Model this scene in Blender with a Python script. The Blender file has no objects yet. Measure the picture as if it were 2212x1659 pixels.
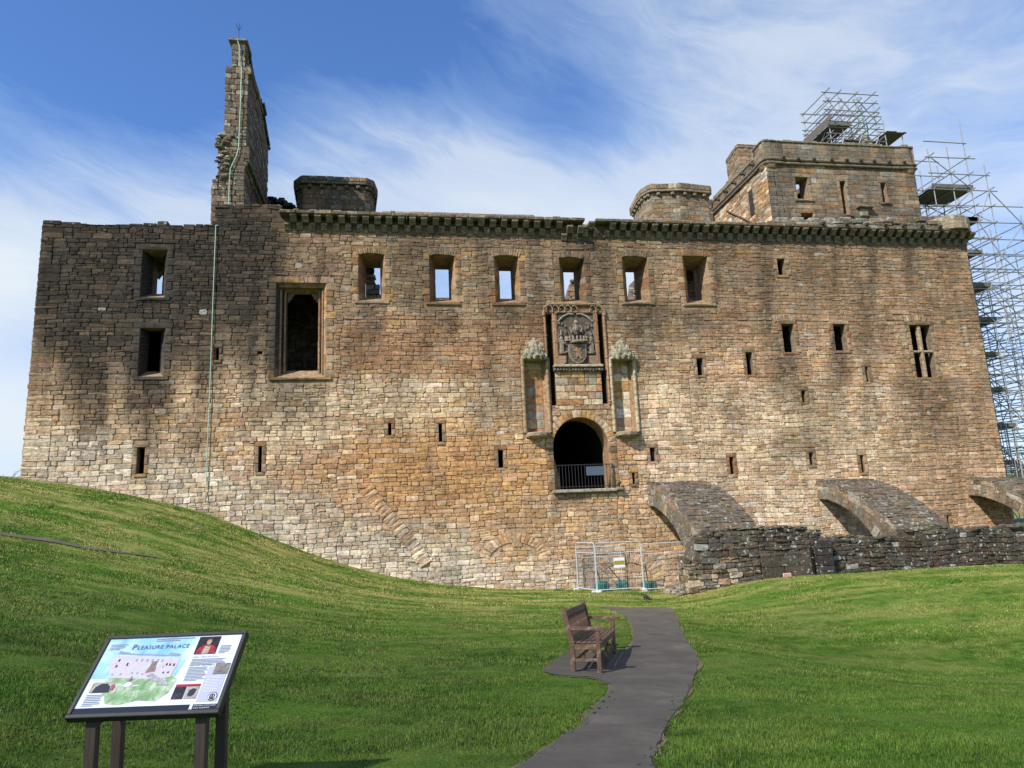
import bpy, bmesh, math, random
import numpy as np
from mathutils import Vector, Matrix, noise
from mathutils.geometry import tessellate_polygon, delaunay_2d_cdt

R = math.radians
random.seed(7)
rng = random.Random(11)
nrng = np.random.default_rng(5)
scn = bpy.context.scene
COL = scn.collection

# ------------------------------------------------------------------ camera
F, PX, PY = 1560.0, 1106.0, 829.5                 # focal length and centre of a 2212 x 1659 frame
CAM = np.array([0.0, -32.0, 0.0])
ROT = np.array([[0.98616057, -0.011108, 0.16542048],
                [-0.16001474, 0.19734872, 0.967186],
                [-0.04338902, -0.98027042, 0.19284008]])
cam_d = bpy.data.cameras.new('camera')
cam = bpy.data.objects.new('camera', cam_d)
COL.objects.link(cam)
cam_d.sensor_width = 36.0
cam_d.lens = F / 2212 * 36
cam_d.clip_start, cam_d.clip_end = 0.1, 3000
mr = Matrix(((ROT[0][0], -ROT[0][1], -ROT[0][2], CAM[0]),
             (ROT[1][0], -ROT[1][1], -ROT[1][2], CAM[1]),
             (ROT[2][0], -ROT[2][1], -ROT[2][2], CAM[2]), (0, 0, 0, 1)))
cam.matrix_world = mr
scn.camera = cam

# ------------------------------------------------------------------ light, sky, exposure
SUN_EL, SUN_AZ = 42.0, 52.0                        # azimuth measured from the wall normal towards the left
SUN_STRENGTH, SKY_STRENGTH, EXPOSURE = 5.0, 0.12, 0.40
to_sun = Vector((-math.sin(R(SUN_AZ)) * math.cos(R(SUN_EL)), -math.cos(R(SUN_AZ)) * math.cos(R(SUN_EL)), math.sin(R(SUN_EL))))
sl = bpy.data.lights.new('sun', 'SUN')
sl.energy, sl.angle, sl.color = SUN_STRENGTH, R(0.6), (1.0, 0.95, 0.87)
so = bpy.data.objects.new('sun', sl)
COL.objects.link(so)
so.rotation_euler = to_sun.to_track_quat('Z', 'Y').to_euler()
so.location = (-30, -60, 60)

scn.view_settings.view_transform = 'Standard'
scn.view_settings.look = 'None'
scn.view_settings.exposure = EXPOSURE
scn.view_settings.gamma = 1.0
scn.view_settings.use_curve_mapping = False

world = bpy.data.worlds.new('World')
scn.world = world
world.use_nodes = True


class NT:
    """small helper round a node tree"""
    def __init__(self, tree):
        self.t = tree
        tree.nodes.clear()

    def n(self, typ, **kw):
        nd = self.t.nodes.new(typ)
        for k, v in kw.items():
            if k.startswith('i_'):
                nd.inputs[k[2:].replace('_', ' ')].default_value = v
            else:
                setattr(nd, k, v)
        return nd

    def l(self, a, b):
        self.t.links.new(a, b)

    def sock(self, v, inp):
        if hasattr(v, 'is_output'):
            self.l(v, inp)
        else:
            inp.default_value = v

    def math(self, op, a, b=0.0, c=None, clamp=False):
        nd = self.n('ShaderNodeMath', operation=op, use_clamp=clamp)
        self.sock(a, nd.inputs[0])
        self.sock(b, nd.inputs[1])
        if c is not None:
            self.sock(c, nd.inputs[2])
        return nd.outputs[0]

    def mix(self, f, a, b, blend='MIX'):
        nd = self.n('ShaderNodeMix', data_type='RGBA', blend_type=blend)
        self.sock(f, nd.inputs[0])
        self.sock(a if not isinstance(a, tuple) or len(a) == 4 else (*a, 1), nd.inputs[6])
        self.sock(b if not isinstance(b, tuple) or len(b) == 4 else (*b, 1), nd.inputs[7])
        return nd.outputs[2]

    def ramp(self, f, *stops):
        nd = self.n('ShaderNodeValToRGB')
        cr = nd.color_ramp
        while len(cr.elements) < len(stops):
            cr.elements.new(0.5)
        for e, (p, c) in zip(cr.elements, stops):
            e.position = p
            e.color = (c, c, c, 1) if not isinstance(c, tuple) else (*c, 1)
        self.l(f, nd.inputs[0])
        return nd.outputs[0]

    def noise(self, vec, scale, detail=4, rough=0.55, dist=0.0):
        nd = self.n('ShaderNodeTexNoise')
        nd.inputs['Scale'].default_value = scale
        nd.inputs['Detail'].default_value = detail
        nd.inputs['Roughness'].default_value = rough
        nd.inputs['Distortion'].default_value = dist
        if vec is not None:
            self.l(vec, nd.inputs['Vector'])
        return nd.outputs['Fac']

    def mapping(self, vec, scale=(1, 1, 1), rot=(0, 0, 0), loc=(0, 0, 0)):
        nd = self.n('ShaderNodeMapping')
        nd.inputs['Scale'].default_value = scale
        nd.inputs['Rotation'].default_value = rot
        nd.inputs['Location'].default_value = loc
        self.l(vec, nd.inputs['Vector'])
        return nd.outputs[0]


def ray(u, v):
    return ROT @ np.array([u - PX, v - PY, F])


def W(u, v, Y=0.0):
    d = ray(u, v)
    return CAM + d * ((Y - CAM[1]) / d[1])


def proj(p):
    c = (np.asarray(p, float) - CAM) @ ROT
    return PX + F * c[..., 0] / c[..., 2], PY + F * c[..., 1] / c[..., 2]


def build_world():
    k = NT(world.node_tree)
    out = k.n('ShaderNodeOutputWorld')
    bg = k.n('ShaderNodeBackground')
    k.l(bg.outputs[0], out.inputs[0])
    sky = k.n('ShaderNodeTexSky', sky_type='NISHITA')
    sky.sun_disc = False
    sky.sun_elevation = R(SUN_EL)
    sky.sun_rotation = math.atan2(to_sun.x, to_sun.y)
    sky.air_density, sky.dust_density, sky.ozone_density = 1.0, 0.4, 3.0
    tc = k.n('ShaderNodeTexCoord')
    g = tc.outputs['Generated']
    sep = k.n('ShaderNodeSeparateXYZ')
    k.l(g, sep.inputs[0])
    # wisps: noise on the sky sphere, drawn out along slanting bands
    base = k.mapping(g, (1, 1, 1), (0, R(-20), 0))
    warp = k.n('ShaderNodeTexNoise')
    warp.inputs['Scale'].default_value = 3.0
    warp.inputs['Detail'].default_value = 4
    k.l(g, warp.inputs['Vector'])
    wv = k.n('ShaderNodeVectorMath', operation='MULTIPLY_ADD')
    k.l(warp.outputs['Color'], wv.inputs[0])
    wv.inputs[1].default_value = (.16, .16, .16)
    k.l(base, wv.inputs[2])
    streak = k.noise(k.mapping(wv.outputs[0], (1.5, 1.5, 4.5), (0, 0, 0), (3.1, 1.7, .4)), 1.4, 7, 0.52, 0.2)
    big = k.noise(k.mapping(wv.outputs[0], (1, 1, 1.6), (0, 0, 0), (7.4, 2.2, 0)), 1.7, 5, 0.55, 0.2)
    wisp = k.noise(k.mapping(wv.outputs[0], (2.2, 2.2, 11), (0, R(8), 0), (1.1, 4.2, 0)), 2.6, 9, 0.66, 0.5)

    def blob(u, v, s, amp):
        d = ray(u, v)
        d = d / np.linalg.norm(d)
        dp = k.n('ShaderNodeVectorMath', operation='DOT_PRODUCT')
        nrm = k.n('ShaderNodeVectorMath', operation='NORMALIZE')
        k.l(g, nrm.inputs[0])
        k.l(nrm.outputs[0], dp.inputs[0])
        dp.inputs[1].default_value = tuple(d)
        a = k.math('SUBTRACT', 1.0, dp.outputs['Value'])
        e = k.math('POWER', 2.718, k.math('MULTIPLY', a, -1.0 / s))
        return k.math('MULTIPLY', e, amp)
    acc = k.math('ADD', k.math('MULTIPLY', streak, 0.75), k.math('MULTIPLY', big, 0.5))
    acc = k.math('ADD', acc, k.math('MULTIPLY', k.math('SUBTRACT', wisp, 0.5), 0.40))
    acc = k.math('ADD', acc, 0.10)
    for b in BLOBS:
        acc = k.math('ADD', acc, blob(*b))
    # thicker towards the horizon
    hz = k.ramp(sep.outputs[2], (0.0, 0.40), (0.22, 0.26), (0.36, 0.13), (0.52, 0.0))
    acc = k.math('ADD', acc, hz)
    m = k.ramp(acc, (0.56, 0.0), (0.76, 0.26), (0.98, 0.66), (1.0, 0.69))
    m = k.math('ADD', m, k.math('MULTIPLY', k.math('SUBTRACT', acc, 1.0, clamp=True), 0.75), clamp=True)
    skyc = k.n('ShaderNodeMix', data_type='RGBA', blend_type='MULTIPLY')
    skyc.inputs[0].default_value = 1.0
    k.l(sky.outputs[0], skyc.inputs[6])
    skyc.inputs[7].default_value = SKY_TINT
    cc = k.ramp(acc, (0.5, (0.50, 0.72, 1.05)), (0.8, (0.62, 0.80, 1.04)), (1.0, (0.84, 0.93, 1.02)))
    cs = k.n('ShaderNodeMix', data_type='RGBA', blend_type='MULTIPLY')
    cs.inputs[0].default_value = 1.0
    k.l(cc, cs.inputs[6])
    cs.inputs[7].default_value = (CLOUD, CLOUD, CLOUD, 1)
    k.l(k.mix(m, skyc.outputs[2], cs.outputs[2]), bg.inputs[0])
    bg.inputs[1].default_value = SKY_STRENGTH


SKY_TINT = (0.72, 0.98, 1.34, 1)
CLOUD = 5.9
BLOBS = [(930, 350, 0.012, 0.26), (1250, 440, 0.016, 0.22), (660, 300, 0.006, 0.16), (1500, 400, 0.02, 0.10), (1750, 60, 0.05, 0.10),
         (2100, 260, 0.04, 0.12), (20, 610, 0.0022, 0.50), (0, 880, 0.0030, 0.45), (220, 430, 0.009, 0.16), (520, 420, 0.008, 0.12),
         (230, 130, 0.016, -0.30), (800, 110, 0.010, -0.24), (1230, 265, 0.005, -0.26), (450, 0, 0.03, -0.16),
         (60, 745, 0.0012, -0.35), (1050, 60, 0.012, -0.10)]


build_world()

# ------------------------------------------------------------------ helpers: objects
ORG = {}


def link(o, parent=None):
    COL.objects.link(o)
    if parent is not None:
        o.parent = parent
    return o


def tag(o, label=None, cat=None, group=None, kind=None):
    if label:
        o['label'] = label
    if cat:
        o['category'] = cat
    if group:
        o['group'] = group
    if kind:
        o['kind'] = kind
    return o


def thing(name, label, cat, loc=(0, 0, 0), group=None):
    o = bpy.data.objects.new(name, None)
    link(o)
    o.location = loc
    o.empty_display_size = 0.3
    ORG[o.name] = np.array(loc, float)
    return tag(o, label, cat, group)


def mesh_np(name, V, faces, mat, cols=None, parent=None, origin=None, smooth=False):
    """V (n,3) in world space; faces list of index lists; cols per-vertex colours"""
    V = np.asarray(V, float).reshape(-1, 3)
    if origin is None:
        origin = (V.min(0) + V.max(0)) / 2
    origin = np.asarray(origin, float)
    me = bpy.data.meshes.new(name)
    me.from_pydata((V - origin).tolist(), [], faces)
    if cols is not None:
        ca = me.color_attributes.new('Col', 'FLOAT_COLOR', 'POINT')
        c4 = np.ones((len(V), 4), np.float32)
        c4[:, :3] = cols
        ca.data.foreach_set('color', c4.ravel())
    if mat is not None:
        me.materials.append(mat)
    if smooth:
        me.polygons.foreach_set('use_smooth', [True] * len(me.polygons))
    o = bpy.data.objects.new(name, me)
    link(o, parent)
    po = ORG[parent.name] if parent is not None else np.zeros(3)
    o.location = tuple(origin - po)
    ORG[o.name] = origin
    return o


class MB:
    """collects shapes in world coordinates"""
    def __init__(self):
        self.v, self.f, self.c = [], [], []

    def add(self, verts, faces, col=(0.5, 0.5, 0.5)):
        b = len(self.v)
        self.v += [tuple(float(x) for x in p) for p in verts]
        self.f += [[i + b for i in f] for f in faces]
        if len(verts) and hasattr(col, '__len__') and hasattr(col[0], '__len__'):
            self.c += [tuple(x) for x in col]
        else:
            self.c += [tuple(col)] * len(verts)

    def box(self, c, s, ax=None, col=(0.5, 0.5, 0.5), bev=0.0):
        """c centre, s full sizes, ax 3x3 rows = local axes"""
        ax = np.eye(3) if ax is None else np.asarray(ax, float)
        c = np.asarray(c, float)
        hx, hy, hz = np.asarray(s, float) / 2
        if bev <= 0:
            P = [c + ax[0] * x * hx + ax[1] * y * hy + ax[2] * z * hz for z in (-1, 1) for y in (-1, 1) for x in (-1, 1)]
            self.add(P, [[0, 2, 3, 1], [4, 5, 7, 6], [0, 1, 5, 4], [2, 6, 7, 3], [0, 4, 6, 2], [1, 3, 7, 5]], col)
            return
        b = min(bev, hx * .9, hy * .9, hz * .9)
        P, idx = [], {}
        for z in (-1, 1):
            for y in (-1, 1):
                for x in (-1, 1):
                    for a in range(3):
                        h = np.array([hx, hy, hz]) - b
                        h[a] += b
                        idx[(x, y, z, a)] = len(P)
                        P.append(c + ax[0] * x * h[0] + ax[1] * y * h[1] + ax[2] * z * h[2])
        fs = []
        for a in range(3):
            for s_ in (-1, 1):
                q = []
                o1, o2 = [i for i in range(3) if i != a]
                for p1, p2 in ((-1, -1), (1, -1), (1, 1), (-1, 1)):
                    k = [0, 0, 0]
                    k[a], k[o1], k[o2] = s_, p1, p2
                    q.append(idx[(*k, a)])
                fs.append(q)
        for a in range(3):           # edges along axis a
            o1, o2 = [i for i in range(3) if i != a]
            for p1 in (-1, 1):
                for p2 in (-1, 1):
                    k0, k1 = [0, 0, 0], [0, 0, 0]
                    k0[a], k0[o1], k0[o2] = -1, p1, p2
                    k1[a], k1[o1], k1[o2] = 1, p1, p2
                    fs.append([idx[(*k0, o1)], idx[(*k1, o1)], idx[(*k1, o2)], idx[(*k0, o2)]])
        for x in (-1, 1):
            for y in (-1, 1):
                for z in (-1, 1):
                    fs.append([idx[(x, y, z, 0)], idx[(x, y, z, 1)], idx[(x, y, z, 2)]])
        self.add(P, fs, col)

    def tube(self, pts, r, n=6, col=(0.5, 0.5, 0.5), caps=True, r2=None):
        pts = [np.asarray(p, float) for p in pts]
        V, Fs = [], []
        for i, p in enumerate(pts):
            d = (pts[min(i + 1, len(pts) - 1)] - pts[max(i - 1, 0)])
            d /= (np.linalg.norm(d) + 1e-9)
            a = np.array([0, 0, 1.0]) if abs(d[2]) < 0.9 else np.array([1.0, 0, 0])
            x = np.cross(d, a)
            x /= np.linalg.norm(x)
            y = np.cross(d, x)
            rr = r if r2 is None else r + (r2 - r) * i / (len(pts) - 1)
            for k in range(n):
                t = 2 * math.pi * k / n
                V.append(p + rr * (x * math.cos(t) + y * math.sin(t)))
        for i in range(len(pts) - 1):
            for k in range(n):
                Fs.append([i * n + k, i * n + (k + 1) % n, (i + 1) * n + (k + 1) % n, (i + 1) * n + k])
        if caps:
            Fs.append(list(range(n))[::-1])
            Fs.append([(len(pts) - 1) * n + k for k in range(n)])
        self.add(V, Fs, col)

    def prism(self, poly, o, ex, ey, ez, h, col=(0.5, 0.5, 0.5)):
        """poly [(a,b)] in plane (ex,ey) from o, extruded by h along ez"""
        o, ex, ey, ez = (np.asarray(t, float) for t in (o, ex, ey, ez))
        n = len(poly)
        V = [o + ex * a + ey * b for a, b in poly] + [o + ex * a + ey * b + ez * h for a, b in poly]
        tri = tessellate_polygon([[Vector((a, b, 0)) for a, b in poly]])
        Fs = [list(t) for t in tri] + [[i + n for i in t][::-1] for t in tri]
        Fs += [[i, (i + 1) % n, (i + 1) % n + n, i + n] for i in range(n)]
        self.add(V, Fs, col)

    def lathe(self, prof, o, axis=(0, 0, 1), n=10, col=(0.5, 0.5, 0.5), a0=0.0, a1=2 * math.pi, xdir=None):
        o, d = np.asarray(o, float), np.asarray(axis, float)
        d = d / np.linalg.norm(d)
        a = np.array([1.0, 0, 0]) if abs(d[0]) < 0.9 else np.array([0, 1.0, 0])
        x = a - d * (a @ d)
        x /= np.linalg.norm(x)
        y = np.cross(d, x)
        full = abs(a1 - a0 - 2 * math.pi) < 1e-6
        m = n if full else n + 1
        V, Fs = [], []
        for r, z in prof:
            for k in range(m):
                t = a0 + (a1 - a0) * k / n
                V.append(o + d * z + r * (x * math.cos(t) + y * math.sin(t)))
        for i in range(len(prof) - 1):
            for k in range(n):
                k2 = (k + 1) % m
                Fs.append([i * m + k, i * m + k2, (i + 1) * m + k2, (i + 1) * m + k])
        Fs.append(list(range(m))[::-1])
        Fs.append([(len(prof) - 1) * m + k for k in range(m)])
        self.add(V, Fs, col)

    def blob(self, c, s, col=(0.5, 0.5, 0.5), jit=0.15, nu=8, nv=6, seed=0):
        c, s = np.asarray(c, float), np.asarray(s, float)
        V, Fs = [], []
        rr = random.Random(seed)
        for j in range(1, nv):
            ph = math.pi * j / nv
            for i in range(nu):
                t = 2 * math.pi * i / nu
                k = 1 + jit * (rr.random() * 2 - 1)
                V.append(c + s * k * np.array([math.sin(ph) * math.cos(t), math.sin(ph) * math.sin(t), math.cos(ph)]))
        V.append(c + s * [0, 0, 1])
        V.append(c - s * [0, 0, 1])
        T, B = len(V) - 2, len(V) - 1
        for j in range(nv - 2):
            for i in range(nu):
                Fs.append([j * nu + i, (j + 1) * nu + i, (j + 1) * nu + (i + 1) % nu, j * nu + (i + 1) % nu])
        for i in range(nu):
            Fs.append([T, i, (i + 1) % nu])
            Fs.append([B, (nv - 2) * nu + (i + 1) % nu, (nv - 2) * nu + i])
        self.add(V, Fs, col)

    def build(self, name, mat, parent=None, origin=None, smooth=False, colors=True):
        return mesh_np(name, self.v, self.f, mat, np.array(self.c, np.float32) if colors else None, parent, origin, smooth)


# ------------------------------------------------------------------ materials
def new_mat(name):
    m = bpy.data.materials.new(name)
    m.use_nodes = True
    k = NT(m.node_tree)
    out = k.n('ShaderNodeOutputMaterial')
    bs = k.n('ShaderNodeBsdfPrincipled')
    k.l(bs.outputs[0], out.inputs[0])
    return m, k, bs


def stone_material(name, grain=9.0, bump=0.5, lichen=0.0, moss=0.0):
    m, k, bs = new_mat(name)
    at = k.n('ShaderNodeAttribute', attribute_name='Col')
    geo = k.n('ShaderNodeNewGeometry')
    p = geo.outputs['Position']
    n1 = k.noise(p, grain, 5, 0.6)
    n2 = k.noise(k.mapping(p, (1, 1, 3.5)), 3.2, 5, 0.65, 0.6)      # bedding of the sandstone
    n3 = k.noise(k.mapping(p, (2.2, 2.2, 0.25)), 1.5, 5, 0.6)       # run-down dirt
    n0 = k.noise(k.mapping(p, (1, 1, 2.2)), grain * 3.3, 3, 0.6)
    f = k.math('MULTIPLY', k.ramp(n1, (0.25, 0.55), (0.5, 1.0), (0.75, 1.36)), k.ramp(n2, (0.3, 0.66), (0.5, 1.0), (0.7, 1.28)))
    f = k.math('MULTIPLY', f, k.ramp(n0, (0.3, 0.74), (0.5, 1.0), (0.7, 1.22)))
    f = k.math('MULTIPLY', f, k.ramp(n3, (0.3, 0.74), (0.55, 1.04), (0.8, 1.1)))
    vm = k.n('ShaderNodeVectorMath', operation='SCALE')
    k.l(at.outputs['Color'], vm.inputs[0])
    k.l(f, vm.inputs['Scale'])
    c = vm.outputs[0]
    if moss > 0:
        n5 = k.noise(p, 1.6, 5, 0.65)
        c = k.mix(k.math('MULTIPLY', k.ramp(n5, (0.58, 0.0), (0.68, 1.0)), moss), c, (0.075, 0.085, 0.02))
    if lichen > 0:
        n4 = k.noise(p, 7.5, 2, 0.5, 0.2)
        n6 = k.noise(p, 0.9, 2, 0.5)
        msk = k.math('MULTIPLY', k.ramp(n4, (0.63, 0.0), (0.67, 1.0)), k.ramp(n6, (0.35, 0.25), (0.65, 1.0)))
        c = k.mix(k.math('MULTIPLY', msk, lichen), c, (0.50, 0.50, 0.45))
    k.l(c, bs.inputs['Base Color'])
    bs.inputs['Roughness'].default_value = 0.93
    bs.inputs['Specular IOR Level'].default_value = 0.15
    bp = k.n('ShaderNodeBump')
    bp.inputs['Strength'].default_value = bump
    bp.inputs['Distance'].default_value = 0.05
    hn = k.math('ADD', k.math('MULTIPLY', k.noise(p, grain * 1.6, 6, 0.65), 0.6), k.math('MULTIPLY', n2, 0.8))
    k.l(hn, bp.inputs['Height'])
    k.l(bp.outputs[0], bs.inputs['Normal'])
    return m


def plain_material(name, col, rough=0.6, metal=0.0, var=0.15, scale=12.0, bump=0.0, stretch=(1, 1, 1), spec=0.5, worn=None):
    m, k, bs = new_mat(name)
    tc = k.n('ShaderNodeTexCoord')
    p = k.mapping(tc.outputs['Object'], stretch)
    nz = k.noise(p, scale, 5, 0.6)
    lo, hi = tuple(c * (1 - var) for c in col), tuple(min(1, c * (1 + var)) for c in col)
    c = k.ramp(nz, (0.3, lo), (0.7, hi))
    if worn:
        wn = k.noise(p, scale * 0.6, 6, 0.7)
        c = k.mix(k.ramp(wn, (worn[1], 0.0), (worn[1] + 0.12, 1.0)), c, worn[0])
    k.l(c, bs.inputs['Base Color'])
    bs.inputs['Roughness'].default_value = rough
    bs.inputs['Metallic'].default_value = metal
    bs.inputs['Specular IOR Level'].default_value = spec
    if bump:
        bp = k.n('ShaderNodeBump')
        bp.inputs['Strength'].default_value = bump
        bp.inputs['Distance'].default_value = 0.01
        k.l(nz, bp.inputs['Height'])
        k.l(bp.outputs[0], bs.inputs['Normal'])
    return m


M_STONE = stone_material('sandstone_rubble', 9, 0.55)
M_ASHLAR = stone_material('sandstone_ashlar', 7, 0.4)
M_DARKST = stone_material('lichened_stone', 8, 0.7, lichen=0.85, moss=0.55)
M_LICH = stone_material('parapet_stone', 8, 0.7, lichen=0.6, moss=0.2)
M_CARVE = stone_material('carved_stone', 16, 0.6, lichen=0.15)

# ------------------------------------------------------------------ ground shape
CTRL = [(-14.72, 0, 2.74), (-12.9, 0, 2.44), (-10.24, 0, 1.84), (-7.7, 0, 1.1), (-5.48, 0, 0.16), (-2.84, 0, -0.98),
        (0.02, 0, -1.88), (2.95, 0, -2.42), (5.5, 0, -2.7), (8.04, 0, -2.84), (13.15, 0, -3.1), (20, 0, -3.0), (30, 0, -2.6),
        (-10.52, -10, 0.44), (-7.57, -16, -0.57), (-4.67, -22, -1.17), (-2.28, -27, -1.3), (-1.95, -10, -1.88),
        (-1.28, -17.5, -1.95), (-0.97, -21, -1.95), (-0.47, -26.6, -1.66), (0, -32, -1.62), (-6, -32, -0.9), (6, -32, -1.75),
        (0, -40, -1.3), (-10, -40, -0.2), (12, -40, -1.6), (-1.55, -26.54, -1.72), (-2.2, -26.0, -1.58),
        (3.11, -20.76, -2.26), (2.68, -20.58, -2.25), (3.95, -18.77, -2.36), (3.53, -19.77, -2.31), (1.9, -20.7, -2.16),
        (10.69, -18, -3.16), (8.4, -18, -2.94), (12.47, -18.5, -3.24), (12.2, -15.0, -2.78), (15.5, -13.5, -2.62), (14.5, -10, -2.34), (11.3, -11, -2.62), (5.62, -18, -2.34), (6.4, -18.5, -2.5),
        (19.65, -7, -2.24), (14.02, -7, -2.26), (12.22, -7, -2.42), (10.9, -6.6, -2.82), (23.85, -7, -2.3), (12.94, -13.5, -2.64),
        (8.79, -9, -2.8), (6.49, -9, -2.66), (6.76, -5, -2.72), (9.5, -5, -2.86), (3.41, -26.9, -1.85), (6, -27, -2.1), (9.5, -26, -2.35),
        (16, -19, -3.1), (28, -10, -2.5), (18, -3.5, -2.7), (26, -3.5, -2.6), (1.2, -4, -2.3), (3, -13, -2.4), (5.5, -14, -2.52),
        (-20, 0, 3.3), (-26, -8, 3.0), (-18, -12, 2.0), (-16, -22, 0.6), (-22, 8, 3.2), (-34, 20, 1.5), (-30, 45, -3), (-14, 20, 1),
        (35, -5, -2.4), (35, 10, -2.6), (45, 25, -4), (0, 30, -2), (30, -25, -2.8), (-30, -40, 1), (25, -45, -2)]
_C = np.array(CTRL, float)


def _U(r2):
    return 0.5 * r2 * np.log(r2 + 1e-9)


_n = len(_C)
_d2 = ((_C[:, None, :2] - _C[None, :, :2]) ** 2).sum(-1)
_A = np.zeros((_n + 3, _n + 3))
_A[:_n, :_n] = _U(_d2) + np.eye(_n) * 0.6
_A[:_n, _n] = 1
_A[:_n, _n + 1:] = _C[:, :2]
_A[_n:, :_n] = _A[:_n, _n:].T
_w = np.linalg.solve(_A, np.concatenate([_C[:, 2], np.zeros(3)]))


def terr(x, y):
    x, y = np.atleast_1d(np.asarray(x, float)), np.atleast_1d(np.asarray(y, float))
    out = np.empty_like(x)
    xf, yf, of = x.ravel(), y.ravel(), out.ravel()
    for s in range(0, len(xf), 20000):
        a, b = xf[s:s + 20000], yf[s:s + 20000]
        r2 = (a[:, None] - _C[None, :, 0]) ** 2 + (b[:, None] - _C[None, :, 1]) ** 2
        z = _U(r2) @ _w[:_n] + _w[_n] + _w[_n + 1] * a + _w[_n + 2] * b
        z = np.clip(z, -3.6, 3.8)
        far = np.clip((np.hypot(a, b + 12) - 42) / 30, 0, 1)
        of[s:s + 20000] = z * (1 - far) - 4.0 * far
    return of.reshape(x.shape)


def tz(x, y):
    return float(terr([x], [y])[0])


def G(u, v, d0=3.0, d1=60.0):
    """point where the line of sight through (u, v) meets the ground"""
    d = ray(u, v)
    d = d / d[1]
    t = np.linspace(d0, d1, 900)
    P = CAM[None] + d[None] * t[:, None]
    h = P[:, 2] - terr(P[:, 0], P[:, 1])
    i = np.argmax(h < 0)
    if h[i] >= 0:
        return P[-1]
    a = h[i - 1] / (h[i - 1] - h[i])
    return P[i - 1] * (1 - a) + P[i] * a


def fnoise(x, y, z=0.0):
    return noise.noise(Vector((x, y, z)))

# ------------------------------------------------------------------ masonry
SF = [[i, (i + 1) % 8, (i + 1) % 8 + 8, i + 8] for i in range(8)] + [[i + 8, (i + 1) % 8 + 8, 16] for i in range(8)]


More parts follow.
